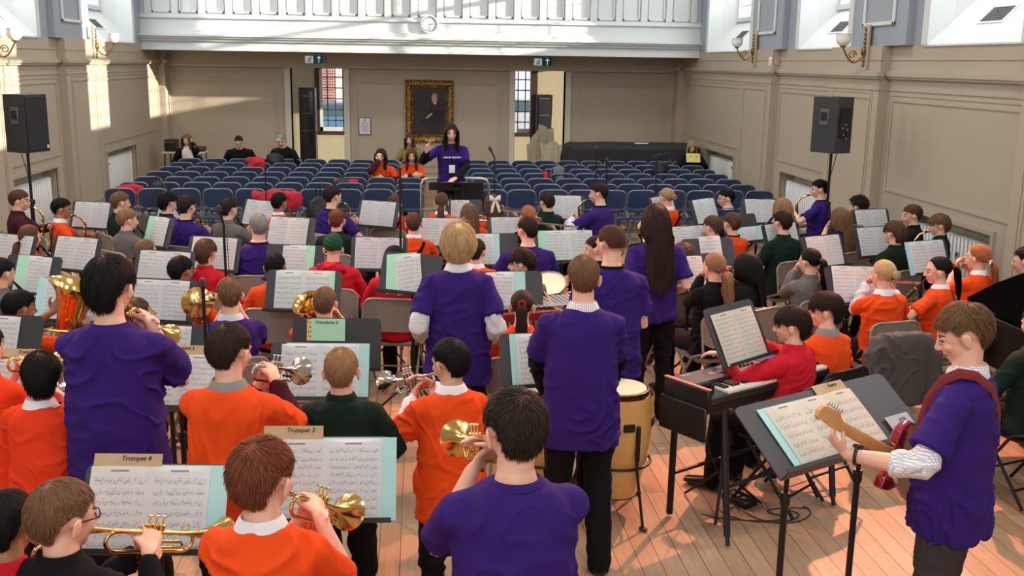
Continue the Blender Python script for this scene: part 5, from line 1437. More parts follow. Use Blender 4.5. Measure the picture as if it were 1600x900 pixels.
person('blonde girl in orange with bun playing flute', 1380, 405, 1.6, hair='bun', hcol='blonde', absf=14, hyaw=12, lod=0, seed=47, inst='flute', under='l:pale')
person('girl in orange with black ponytail, pink ribbon', 1466, 400, 1.55, hair='tail', hcol='black', absf=42, hyaw=30, lod=0, seed=48, extra=dict(tie='scrunch'), inst='clarinet')
person('ginger girl in orange with white scrunchie', 1528, 381, 1.55, hair='lowtail', hcol='ginger', absf=30, hyaw=10, lod=1, seed=49, extra=dict(tie='white'), inst='flute')
person('player at right picture edge above the piano', 1603, 385, 1.6, top='black', sleeve='blazer', hcol='black', absf=50, lod=2, seed=50)
# --- third row
person('black-haired player in grey blazer at left edge', 2, 402, 1.55, top='grey', sleeve='blazer', hcol='black', face=-12, hyaw=-6, lod=1, seed=51, inst='clarinet')
pt2 = person('black-haired boy in orange playing the tuba', 31, 452, 1.55, hcol='black', face=-12, hyaw=-21, lod=0, seed=52, sk='c',
       hands={-1: H_((-.02, .30, 1.02), (-1, .1, -.6), (.4, .4, .7), (.3, -1, 0), .7), 1: H_((.20, .34, .92), (1, -.2, -.6), (-.2, .6, .6), (-1, 0, 0), .7)})
person('brown-haired boy between tall purple player and sheets', 213, 464, 1.45, top='grey', sleeve='blazer', hcol='brown', face=-8, lod=1, seed=53)
person('brown-haired boy in purple holding trombone', 357, 432, 1.72, top='purple', hcol='midbrown', hair='neat', absf=14, lod=1, seed=54, collar='pale', inst='trombone', slope=-.1)
ph_ = person('brown-haired boy with brass horn on left shoulder', 508, 447, 1.45, top='orange', hcol='midbrown', hair='neat', face=-3, lod=1, seed=55, collar='greyc', hands={-1: H_((-.10, .24, .93), (-1, .1, -.8), (.4, .6, .6), (1, 0, 0), .8), 1: H_((.04, .26, .92), (1, -.2, -.8), (-.4, .6, .4), (-1, 0, 0), .8)})
person('girl in orange with black ponytail, crimson scrunchie', 816, 452, 1.52, hair='tail', hcol='dark', absf=-6, lod=0, seed=56, extra=dict(tie='scrunch'), loose=1.15, collar='tee')
# --- standing
person('tall black-haired boy in purple playing cornet, standing', 172, 398, 1.88, sit=False, top='purple', hair='mop', hcol='black', absf=-4, hyaw=-12, lod=0, seed=57, slope=-.75, inst='cornet', loose=1.18, hs=1.10, hem=-.04, build=1.0)
person('wavy blonde boy in purple standing with checked sleeves', 716, 348, 1.74, sit=False, top='purple', hair='wavy', hcol='blonde', absf=-2, lod=0, seed=58, collar='check', under='l:check', pose='stand_relaxed', loose=1.2, hem=-.10, hs=1.06,
       hands={k: H_((k * .195, .10, .96), (k * .25, -1, 0), (0, .5, -.6), (-k, 0, 0), .5) for k in (-1, 1)})
person('crop-haired man in purple standing behind conga drum', 953, 350, 1.75, sit=False, top='purple', hair='crop', hcol='brown', absf=12, hyaw=22, lod=0, seed=59, collar='tee', build=1.1, loose=1.15, hem=-.05, extra=dict(neckband=1),
       hands={k: H_((k * .16, .24, 1.08), (k * .25, -.8, -.6), (-k * .3, 1, 0), (-k, 0, 0), .5) for k in (-1, 1)})
pcg = person('boy in purple over black sleeves playing congas', 912, 397, 1.76, sit=False, top='purple', hair='neat', hcol='midbrown', absf=-3, lod=0, seed=60, collar='check', under='l:black', loose=1.2, hem=-.10,
       hands={-1: H_((-.16, .30, .87), (-1, -.45, 0), (.15, 1, -.2), (0, 0, -1), .2), 1: H_((.15, .32, .87), (1, -.45, 0), (-.1, 1, -.2), (0, 0, -1), .2)})
person('woman in purple with very long dark hair, standing', 1025, 318, 1.68, sit=False, top='purple', hair='long', hcol='dark', absf=4, lod=0, seed=61, collar='tee', loose=1.12, hs=1.12,
       hands={k: H_((k * .18, .14, .96), (k * .25, -1, 0), (0, .8, -.4), (-k, 0, 0), .6) for k in (-1, 1)})
person('boy in orange over maroon sleeves playing cornet, standing', 360, 503, 1.66, sit=False, top='orange', hair='short', hcol='dark', absf=-14, hyaw=-14, lod=0, seed=62, collar='greyc', inst='cornet_silver', under='l:maroon', loose=1.22, hem=-.08)
person('black-haired boy in orange beside tall purple player', 62, 548, 1.42, sit=False, top='ored', hair='mop', hcol='black', absf=-8, lod=0, seed=63, inst='cornet_silver', loose=1.15, hem=-.10, hyaw=22)
person('child in red-orange cut by the left edge', -24, 505, 1.45, sit=False, top='ored', hair='neat', hcol='dark', absf=-20, lod=1, seed=64, inst='cornet', loose=1.2, hem=-.1, collar='self')
person('light-brown-haired boy in green blazer standing at stand', 533, 541, 1.42, sit=False, top='green', sleeve='blazer', hair='neat', hcol='light', absf=-2, lod=0, seed=65, collar='self', inst=None,
       hands={k: H_((k * .16, .22, .82), (k * .9, -.8, -.2), (-k * .3, 1, .1), (-k, 0, 0), .6) for k in (-1, 1)})
person('dark-haired boy in orange with silver cornet pointing left', 701, 528, 1.44, sit=False, top='orange', hair='short', hcol='black', absf=16, hyaw=26, lod=0, seed=66, inst='cornet_silver', loose=1.25, hem=-.14, under='l:white', sk='b')
person('black-haired child in red at bottom left corner', 10, 764, 1.40, sit=False, top='red', sleeve='blazer', hair='short', hcol='black', absf=-12, hyaw=-6, lod=0, seed=67, sk='c', inst='cornet', slope=-1.2)
person('boy with dark glasses playing gold trumpet, bottom left', 99, 747, 1.46, sit=False, top='black', sleeve='blazer', hair='short', hcol='midbrown', absf=-18, hyaw=-24, lod=0, seed=68, slope=-.40, inst='trumpet', under='l:pinkchk', collar='self', extra=dict(glasses='dark'), hs=1.04)
person('auburn-haired boy in orange with white collar, foreground', 413, 683, 1.60, sit=False, top='orange', hair='mess', hcol='auburn', absf=-14, hyaw=-14, lod=0, seed=69, inst='cornet', hs=1.06, slope=-.6, loose=1.1)
person('dark-haired boy in purple playing cornet, front centre', 802, 607, 1.76, sit=False, top='purple', hair='mess', hcol='dark', absf=8, hyaw=12, lod=0, seed=70, inst='cornet', hs=1.03, slope=-.3, collar='tee', loose=1.08, build=1.04)
# --- keyboard side
KA, KB = at_z(1108, 606, .90), at_z(1200, 583, .90)
KR = math.atan2(KB.y - KA.y, KB.x - KA.x)
pk = person('boy in red blazer playing the keyboard', 1236, 478, 1.62, top='red', sleeve='blazer', hair='mop', hcol='dark', absf=math.degrees(KR) + 10, hyaw=26, lod=0, seed=71, collar='self', chair='black',
       hands={-1: H_((-.26, .33, .95), (-1, -.3, -.7), (-.1, 1, -.1), (0, 0, -1), .45), 1: H_((.12, .40, .95), (1, -.4, -.5), (0, 1, -.1), (0, 0, -1), .4)})
person('boy in orange T-shirt beside the keyboard player', 1289, 456, 1.66, hair='mop', hcol='dark', absf=30, hyaw=38, lod=0, seed=72, collar='greyc', chair='black', loose=1.15)
GR = 52
pg = person('guitarist in purple with striped collar, standing right', 1490, 476, 1.80, sit=False, top='purple', hair='mess', hcol='midbrown', absf=GR, hyaw=16, hpitch=24, lod=0, seed=73, collar='check', under='r:check', trouser='greytrouser', build=.98, loose=1.14, hem=-.03,
       hands={-1: H_((-.36, .34, 1.17), (-.5, -1, -.8), (.15, .8, .65), (.6, -.5, .4), .95), 1: H_((.10, .22, 1.02), (1, -.2, -.6), (-1, .2, -.3), (0, -1, 0), .5)})
person('figure in green blazer cut off by right edge', 1622, 476, 1.6, top='green', sleeve='blazer', hair='neat', hcol='dark', absf=20, lod=1, seed=74, collar='self', chair='black')

# head wrap, bow, wrist watch, strap
pw = PEO['player with green head wrap and red hooded coat']
wr = MB(); wr.ell((0, -.016, .036), (.086, .106, .094), 20, 14); wr.ell((0, .03, .10), (.05, .05, .035), 12, 8)
mw_ = remesh(wr, .007, 2, lambda c: (np.sin(c[:, 2] * 160 + c[:, 0] * 60) * .0016), 'head_wrap'); obj('head_wrap', mw_, cloth('greencloth'), pw.root, pw.Mh @ Matrix.Translation((0, 0, .012)) @ Matrix.Scale(pw.hs, 4))
hd_ = MB(); hd_.tube([(-.12, -.02, -.20), (-.09, -.10, -.16), (0, -.135, -.15), (.09, -.10, -.16), (.12, -.02, -.20)], [.02, .035, .042, .035, .02], 12, dome=True)
obj('hood', remesh(hd_, .01, 3, folds(3, .01), 'hood'), cloth('red'), pw.root, pw.Mh)
bw_ = MB()
for k in (-1, 1):
    bw_.loft([((k * .008, -.13, .055), .014, .012, (0, 0, 1), (0, 1, 0)), ((k * .035, -.14, .065), .030, .016, (0, 0, 1), (0, 1, 0)), ((k * .062, -.135, .070), .034, .010, (0, 0, 1), (0, 1, 0))], 12)
    bw_.loft([((k * .006, -.135, .05), .012, .004), ((k * .03, -.145, -.02), .018, .004), ((k * .045, -.145, -.09), .014, .004)], 10)
bw_.ell((0, -.142, .055), (.014, .014, .014), 10, 8)
bw_.build('hair_bow', cloth('cream'), pb.root, M=pb.Mh)
bs = empty('yellow_paper', PEO['blonde woman reading yellow paper beside the covered piano'].M, 'yellow sheet held by the woman near the covered piano', 'paper')
MB().box((0, .36, .95), (.26, .004, .19), Matrix.Rotation(R(35), 4, 'X')).build('page', mat('yellow paper', (214, 204, 110), .7), bs, False)
w_ = pg.elbow[-1].lerp(pg.hand[-1], .86); d_ = (pg.hand[-1] - pg.elbow[-1]).normalized()
wt = MB(); ring = rot_between(d_)
wt.tube([w_ + ring @ Vector((.031 * math.cos(a), .031 * math.sin(a), 0)) for a in np.linspace(0, 6.283, 20)], .007, 8, False, up=None)
wt.lathe([(0, 0), (.020, 0), (.020, .010), (0, .011)], 16, w_ + ring @ Vector((-.020, .028, 0)), rot_between(ring @ Vector((-.5, .8, 0))))
wt.build('wrist_watch', mblk, pg.root)
sp_ = []
for q in np.linspace(0, 1, 22):
    a = q * 2.6 - 1.3
    sp_.append(Vector((-.105 + .19 * q, 0, 0)))
strap = [(.13, -.135, 1.12), (.09, -.142, 1.22), (.02, -.142, 1.34), (-.05, -.118, 1.44), (-.095, -.06, 1.495), (-.105, .0, 1.498), (-.10, .06, 1.46), (-.07, .115, 1.36), (-.02, .145, 1.24), (.03, .17, 1.14)]
MB().tube([(x, y * .97, z) for x, y, z in strap], .021, 8, flat=.2, up=(0, 1, .2)).build('guitar_strap', mat('red woven strap', (120, 26, 34), .8, bump=.6, bscale=300), pg.root)
# ------------------------------------------------------------------ guitar
def guitar(M):
    e = empty('electric_guitar', M, 'red electric guitar with maple neck held by the guitarist', 'guitar')
    # local: x along the neck (towards the head), z out of the front
    body = [(.16, .045), (.17, .10), (.13, .155), (.06, .165), (-.02, .125), (-.10, .135), (-.19, .165), (-.245, .12), (-.25, .0), (-.235, -.10), (-.17, -.155), (-.08, -.135), (-.01, -.115), (.06, -.15), (.12, -.15), (.125, -.10), (.085, -.05), (.09, .0), (.10, .04)]
    mr = mat('candy red guitar', (140, 14, 24), .12, coat=1.0, var=.05)
    o = MB().prism(body, -.022, .022).build('guitar_body', mr, e, ang=60)
    md = o.modifiers.new('bevel', 'BEVEL'); md.width = .008; md.segments = 3
    MB().prism([(.10, -.04), (.07, .10), (-.03, .09), (-.12, .06), (-.16, -.05), (-.10, -.12), (-.02, -.09), (.05, -.11), (.07, -.05)], .0225, .025).build('pickguard', mat('white scratchplate', (226, 220, 208), .4), e, False)
    mn = mat('maple neck', (214, 158, 98), .3, var=.08, scale=20)
    MB().loft([((.06, 0, .018), .028, .012, (0, 1, 0), (0, 0, 1)), ((.14, 0, .020), .027, .012, (0, 1, 0), (0, 0, 1)), ((.60, 0, .020), .021, .010, (0, 1, 0), (0, 0, 1))], 14, 2.6).build('neck', mn, e)
    MB().prism([(.08, -.027), (.60, -.021), (.60, .021), (.08, .027)], .028, .033).build('fingerboard', mat('fingerboard', (196, 140, 84), .35), e, False)
    fr = MB()
    for i in range(20): x = .60 - (1 - .5 ** (i / 12)) * .63 * .94 - .028; fr.box((x, 0, .0338), (.0016, .045, .0016))
    fr.build('fret', msilver, e, False)
    hd = [(.595, -.021), (.62, -.028), (.65, -.045), (.69, -.040), (.74, -.040), (.775, -.032), (.79, -.010), (.785, .012), (.765, .022), (.745, .014), (.70, .020), (.63, .024), (.60, .021)]
    MB().prism([(x, -y) for x, y in hd][::-1], .006, .022).build('headstock', mn, e)
    for i in range(6):
        p = MB(); x = .635 + i * .022
        p.lathe([(.005, 0), (.005, .016), (.003, .018), (0, .018)], 10, (x, .018, .021)).tube([(x, .02, .012), (x, .045, .012)], .003, 6).ell((x, .052, .012), (.007, .009, .005), 10, 6); p.build('tuning_peg', msilver, e)
    for i in range(6):
        y = -.014 + i * .0056; MB().tube([(-.12, y * 1.2, .036), (.60, y, .036), (.635 + i * .022, .018 - 0 * i, .034)], .0006, 4).build('string', msilver, e)
    for x in (-.09, -.03, .03): MB().box((x, 0, .028), (.018, .075, .008), bev=.003).build('pickup', mat('cream pickup', (236, 230, 214), .4), e)
    MB().box((-.125, 0, .029), (.03, .08, .010), bev=.002).build('bridge', msilver, e)
    for x, y in ((-.10, -.09), (-.14, -.085), (-.18, -.07)): MB().lathe([(.011, 0), (.009, .012), (0, .012)], 12, (x, y, .025)).build('control_knob', mpearl, e)
    return e
Bc = Vector((.10, .215, 1.02)); Hd = Vector((-.60, .40, 1.40))
x_ = (Hd - Bc).normalized(); z_ = Vector((.25, 1, .15)); z_ = (z_ - x_ * z_.dot(x_)).normalized(); y_ = z_.cross(x_)
guitar(pg.M @ Matrix(((x_.x, y_.x, z_.x, Bc.x), (x_.y, y_.y, z_.y, Bc.y), (x_.z, y_.z, z_.z, Bc.z), (0, 0, 0, 1))))

# tuba for the boy
tb_m = pt2.M @ Matrix.Translation((.10, .30, .93)) @ Matrix.Rotation(R(14), 4, 'Y') @ Matrix.Rotation(R(-8), 4, 'X')
e = empty('tuba', tb_m, 'brass tuba with upright bell on the orange boy\'s lap', 'tuba'); tuba_b(e)
e = empty('tenor_horn', ph_.M @ Matrix.Translation((-.10, .20, .93)) @ Matrix.Rotation(R(-22), 4, 'Y') @ Matrix.Rotation(R(34), 4, 'X') @ Matrix.Scale(.56, 4), 'brass tenor horn beside the seated boy above the green card', 'horn'); tuba_b(e)

# ------------------------------------------------------------------ congas
mcw = mat('conga ash wood', (222, 172, 104), .28, var=.14, scale=7, coat=.4); mskin = mat('calf skin head', (224, 208, 180), .5, var=.08)
def conga(c, label):
    e = empty('conga_drum', TM(c.x, c.y, 0, R(20)), label, 'drum')
    z0, z1 = .12, c.z
    prof = [(.122, z0), (.129, z0 + .02)] + [(.129 + .080 * math.sin(min(1, t) * math.pi * .62) ** 1.1, z0 + t * (z1 - z0 - .04)) for t in np.linspace(.05, 1, 14)]
    MB().lathe(prof, 32).build('shell', mcw, e)
    MB().lathe([(0, z1 - .004), (.14, z1 - .003), (.160, z1 - .010), (.168, z1 - .03)], 32).build('drum_head', mskin, e)
    MB().tube([(.170 * math.cos(a), .170 * math.sin(a), z1 - .022) for a in np.linspace(0, 6.283, 33)], .009, 8, False).build('rim', mblk, e)
    MB().tube([(.178 * math.cos(a), .178 * math.sin(a), z1 - .055) for a in np.linspace(0, 6.283, 33)], .008, 8, False).build('rim', mblk, e)
    for k in range(6):
        a = 6.283 * k / 6 + .3; r = .204
        MB().tube([(.178 * math.cos(a), .178 * math.sin(a), z1 - .05), (.2 * math.cos(a), .2 * math.sin(a), z1 - .10), (r * math.cos(a), r * math.sin(a), z1 - .22)], .004, 6).box((r * math.cos(a), r * math.sin(a), z1 - .20), (.022, .07, .05), Matrix.Rotation(a, 4, 'Z'), bev=.006).build('lug', mblk, e)
    MB().lathe([(.119, z0 - .002), (.124, z0 + .0), (.126, z0 + .022)], 32).build('base_band', mblk, e)
    s = empty('conga_stand', TM(c.x, c.y, 0, R(-68)), 'black tripod stand holding the ' + label, 'drum stand')
    zr = .34
    MB().tube([(.2 * math.cos(a), .2 * math.sin(a), zr) for a in np.linspace(0, 6.283, 33)], .009, 8, False).build('ring', mblk, s)
    for k in range(3):
        a = R(120 * k); ca, sa = math.cos(a), math.sin(a)
        MB().tube([(.218 * ca, .218 * sa, .60), (.216 * ca, .216 * sa, .40)], .014, 8, dome=True).build('post', mblk, s)
        lg = MB().tube([(.214 * ca, .214 * sa, .42), (.216 * ca, .216 * sa, .34), (.30 * ca, .30 * sa, .02)], .009, 8)
        lg.ell((.305 * ca, .305 * sa, .012), (.032, .022, .012), 12, 6); lg.build('leg', mblk, s)
c1 = at_z(968, 601, .80); conga(c1, 'conga right of the boy in purple')
c2 = at_z(848, 597, .80); conga(c2, 'conga left of the boy in purple')

# tom drum, xylophone
c = at_z(857, 443, .86)
e = empty('tom_drum', Matrix.Translation((c.x, c.y, c.z)) @ Matrix.Rotation(R(28), 4, 'X') @ Matrix.Rotation(R(-6), 4, 'Y'), 'wood-grained tom drum with chrome rim facing the camera', 'drum')
MB().lathe([(0, 0), (.13, 0), (.145, .003)], 32).build('drum_head', mskin, e)
MB().lathe([(.146, 0), (.146, -.02), (.143, -.17), (.146, -.19)], 32).build('shell', mat('drum shell', (206, 172, 130), .35, var=.15, scale=14), e)
MB().tube([(.15 * math.cos(a), .15 * math.sin(a), .004) for a in np.linspace(0, 6.283, 33)], .007, 8, False).build('rim', msilver, e)
for k in range(6):
    a = 6.283 * k / 6; MB().tube([(.155 * math.cos(a), .155 * math.sin(a), .0), (.155 * math.cos(a), .155 * math.sin(a), -.1)], .005, 6).box((.155 * math.cos(a), .155 * math.sin(a), -.09), (.02, .02, .035), bev=.004).build('lug', msilver, e)
st = empty('drum_stand', TM(c.x, c.y + .05, 0), 'chrome stand under the wood-grained tom drum', 'drum stand')
MB().tube([(0, 0, .12), (0, 0, c.z - .16)], .012, 8).build('pole', msilver, st)
for k in range(3): a = R(90 + 120 * k); MB().tube([(0, 0, .35), (.25 * math.cos(a), .25 * math.sin(a), .01)], .009, 6).build('leg', msilver, st)
for k in (-1, 1):
    o = MB().tube([(0, 0, 0), (0, .33, 0), (0, .37, 0)], [.0075, .0065, .004], 8, dome=True).build('drumstick', mwood, None)
    o.matrix_world = Matrix.Translation(at_z(874 + k * 6, 484 + k * 3, .86)) @ Matrix.Rotation(R(22 + 14 * k), 4, 'Z') @ Matrix.Rotation(R(8), 4, 'X'); tag(o, 'wooden drumstick, %s of the pair below the tom drum' % ('left' if k < 0 else 'right'), 'drumstick')
a_, b_ = at_z(778, 492, .86), at_z(930, 482, .86)
rz = math.atan2(b_.y - a_.y, b_.x - a_.x); L = (b_ - a_).length
e = empty('vibraphone', TM(a_.x, a_.y, 0, rz), 'percussion keyboard with red rail and hanging metal tubes', 'vibraphone')
MB().b2((0, -.02, .80), (L, .02, .87), .01).b2((0, .42, .80), (L, .46, .87), .01).build('rail', mat('dark red rail', (120, 24, 30), .3), e)
n = int(L / .042)
for i in range(n):
    x = .02 + i * .042; t = MB().tube([(x, .05, .80), (x, .05, .80 - .26 - .16 * math.sin(i / n * 3.1))], .016, 10); t.build('resonator', msilver, e)
    MB().box((x, .22, .885), (.034, .34, .010), bev=.003).build('bar', mat('grey bar', (150, 150, 152), .3, .6), e)
for x in (.02, L - .02):
    for y in (0, .44): MB().tube([(x, y, .8), (x, y, .02)], .018, 8).build('leg', mblk, e)

# ------------------------------------------------------------------ stage keyboard
def keyboard():
    e = empty('stage_keyboard', TM(KA.x, KA.y, 0, KR), 'black stage keyboard with red trimmed end in front of red-blazered boy', 'keyboard')
    Lk, z = 1.10, .78
    MB().b2((0, 0, z), (Lk, .34, z + .055), .012).b2((0, .14, z + .05), (Lk, .34, z + .095), .012).build('case', mat('keyboard case', (34, 35, 38), .4), e)
    MB().b2((-.006, -.004, z - .01), (.03, .345, z + .10), .008).build('end_cheek', mblk, e)
    MB().b2((-.004, -.004, z + .10), (.022, .345, z + .106)).build('cheek_trim', mat('salmon red trim', (206, 110, 96), .35), e, False)  # strip along the cheek top, coloured salmon red
    wk = MB(); nw = 38; x0 = .17; dx = (Lk - x0 - .03) / nw
    for i in range(nw): MB().b2((x0 + i * dx + .0006, .004, z + .05), (x0 + (i + 1) * dx - .0006, .135, z + .068), .002).build('white_key', mat('ivory key', (232, 228, 220), .25, var=.02), e)
    for i in range(nw - 1):
        if i % 7 in (2, 6): continue
        MB().b2((x0 + (i + 1) * dx - .006, .05, z + .066), (x0 + (i + 1) * dx + .006, .135, z + .080), .002).build('black_key', mblk, e)
    MB().tube([(.10, .06, z + .055), (.10, .06, z + .10)], .007, 8).ell((.10, .06, z + .10), (.012, .012, .010), 10, 6).build('joystick', mblk, e)
    for i in range(5): MB().lathe([(.010, 0), (.009, .014), (0, .015)], 12, (.50 + i * .035, .24, z + .094)).build('control_knob', mat('knob grey', (90, 92, 96), .4), e)
    MB().b2((.72, .19, z + .094), (.90, .30, z + .098)).build('display_screen', mat('blue grey lcd', (80, 96, 140), .2), e, False)
    text('RD-2000', .034, mat('silver print', (200, 200, 204), .4), e, Matrix.Translation((.32, .24, z + .0965)), 'model_lettering')
    text('Roland', .026, mat('silver print', (200, 200, 204), .4), e, Matrix.Translation((.12, .30, z + .0965)), 'maker_lettering')
    s = empty('keyboard_stand', TM(KA.x, KA.y, 0, KR), 'black folding table stand under the stage keyboard', 'stand')
    MB().b2((-.02, .02, z - .05), (Lk + .02, .06, z - .002), .006).b2((-.02, .28, z - .05), (Lk + .02, .32, z - .002), .006).build('rail', mblk, s)
    MB().b2((-.03, -.01, z - .20), (-.01, .35, z - .0), .006).build('end_panel', mblk, s)
    for x in (.06, Lk - .08):
        MB().tube([(x, .30, z - .03), (x, .31, .02)], .020, 8).build('leg', mblk, s)
        MB().tube([(x + .12, .04, z - .03), (x - .02, -.16, .06)], .020, 8).tube([(x - .02, -.16, .06), (x - .03, -.18, .012)], .013, 8).build('leg', mblk, s)
    MB().tube([(.06, .3, .28), (Lk - .08, .3, .28)], .012, 8).tube([(.1, -.06, .3), (Lk - .04, -.06, .3)], .012, 8).build('crossbar', mblk, s)
    p = MB(); p.b2((.5, .1, .0), (.62, .3, .05), .01); o = p.build('sustain_pedal', mblk, None); o.matrix_world = TM(KA.x, KA.y, 0, KR); tag(o, 'black sustain pedal on the floor under the keyboard', 'pedal')
    cb = MB()
    for q in range(3): cb.tube([(.3 + .5 * t + .08 * math.sin(t * 9 + q * 2), .12 * math.sin(t * 7 + q) + .1 - .25 * t, .006) for t in np.linspace(0, 1, 24)], .0035, 5)
    cb.tube([(.4, .3, z), (.38, .34, .4), (.42, .2, .1), (.45, .1, .006)], .0035, 5)
    o = cb.build('cable', mblk, None); o.matrix_world = TM(KA.x, KA.y, 0, KR); tag(o, 'tangled black cables on the floor below the keyboard', 'cable')
keyboard()

# ------------------------------------------------------------------ grand piano at the right edge
mpi = mat('polished ebony', (6, 6, 7), .35, var=.02, spec=.0)
mlid = mpi
mpi = mat('polished ebony case', (10, 10, 12), .15, var=.02, spec=.25)
def piano():
    px0, y0, y1 = 3.9, 5.35, 7.05
    e = empty('grand_piano', TM(px0, y0, 0), 'polished black grand piano with raised lid at right edge', 'piano')
    W_ = 1.48; L_ = y1 - y0
    out = [(0, 0), (W_, 0), (W_, .55)] + [(W_ - .02 - .30 * (1 - math.cos(t)) , .55 + .45 * t / 1.57) for t in np.linspace(.2, 1.57, 5)] + [(1.0, 1.2), (.85, L_ - .15), (.6, L_ - .02), (.3, L_), (.05, L_ - .05), (0, L_ - .15)]
    MB().prism(out, .66, .99).build('case', mpi, e, ang=30)
    MB().prism([(.04, .2), (W_ - .05, .2), (W_ - .07, .55), (1.1, 1.0), (.8, L_ - .2), (.3, L_ - .06), (.05, L_ - .2)], .985, .993).build('soundboard', mat('soundboard gold', (150, 110, 50), .4, .3), e, False)
    a = R(22)
    Ml = Matrix.Translation((0, 0, 1.0)) @ Matrix.Rotation(-a, 4, 'Y')
    MB().prism([(x, y) for x, y in out if 1], 0, .022, Ml).build('lid', mlid, e, ang=30)
    MB().tube([(1.0, .75, 1.0), (.95, .75, 1.0 + .93 * math.tan(a) * .98)], .011, 8).build('lid_prop', mpi, e)
    MB().b2((0, -.28, .66), (W_, 0, .74), .01).b2((0, -.28, .66), (.09, .02, .93), .02).b2((W_ - .09, -.28, .66), (W_, .02, .93), .02).build('keybed', mpi, e)
    for i in range(52): 
        x = .12 + i * (W_ - .24) / 52; MB().b2((x + .0006, -.25, .74), (x + (W_ - .24) / 52 - .0006, -.09, .757), .002).build('white_key', mat('ivory key', (232, 228, 220), .25, var=.02), e)
    for i in range(51):
        if i % 7 in (2, 6): continue
        x = .12 + (i + 1) * (W_ - .24) / 52; MB().b2((x - .006, -.19, .755), (x + .006, -.09, .77), .002).build('black_key', mblk, e)
    MB().box((W_ / 2, .12, 1.12), (.8, .02, .26), Matrix.Rotation(R(-15), 4, 'X'), .006).build('music_desk', mpi, e)
    for x, y in ((.14, .05), (W_ - .14, .05), (.45, L_ - .3)): MB().loft([((x, y, .66), .07, .07), ((x, y, .4), .05, .05), ((x, y, .10), .035, .035), ((x, y, .05), .045, .045)], 12, 4).lathe([(0, 0), (.03, .005), (.03, .05), (0, .055)], 12, (x, y, 0)).build('leg', mpi, e)
    return e
piano()

# ------------------------------------------------------------------ covered piano at the back, mixing table
cv = MB()
p0, p1 = at_y(878, 240, 20.9), at_y(1092, 240, 20.9); w = p1.x - p0.x
cv.loft([((w / 2, 0, .02), w / 2 * 1.0, .62), ((w / 2, 0, .35), w / 2 * .99, .60), ((w / 2, 0, .80), w / 2 * .985, .58), ((w / 2, 0, 1.02), w / 2 * .96, .55), ((w / 2, 0, 1.08), w / 2 * .90, .48)], 40, 7)
me = remesh(cv, .03, 2, lambda c: (vnoise(c * np.array((5, 5, 1.2))) - .5) * .07 * (1.15 - c[:, 2]) + (vnoise(c * 2) - .5) * .03, 'fitted_cover')
e = empty('covered_piano', (p0.x, 20.9, 0), 'long piano under a fitted black cover against the back wall', 'piano')
obj('fitted_cover', me, mat('black quilted cover', (26, 24, 30), .75, var=.15), e)
MB().box((w * .56, -.2, 1.10), (.26, .12, .012)).build('paper', cloth('white'), e, False)
tp_ = at_z(290, 236, .78)
e = empty('mixing_table', (tp_.x, tp_.y, 0), 'light folding table with sound gear beside scarfed woman', 'table')
MB().b2((-.42, -.3, .75), (.42, .3, .78), .005).build('table_top', mat('light laminate', (206, 204, 200), .5), e)
for sx in (-1, 1):
    for sy in (-1, 1): MB().tube([(sx * .36, sy * .24, .75), (sx * .38, sy * .26, 0)], .013, 8).build('leg', mblk, e)
e = empty('sound_mixer', (tp_.x + .22, tp_.y, .78), 'black sound mixer on the light folding table', 'mixer')
MB().prism([(-.14, 0), (.14, 0), (.14, .09), (-.14, .03)], -.17, .17, Matrix.Rotation(R(90), 4, 'Z') @ Matrix.Rotation(R(90), 4, 'X')).build('mixer_case', mblk, e)
for i in range(6): MB().box((-.13 + i * .05, -.03, .06), (.012, .02, .012)).build('fader', mpearl, e, False)
e = empty('flight_case', (tp_.x - .27, tp_.y, .78), 'small black equipment box on the light folding table', 'box')
MB().box((0, 0, .12), (.24, .3, .24), bev=.015).build('box_body', mblk, e); MB().box((0, -.155, .19), (.2, .01, .015)).build('latch', msilver, e)

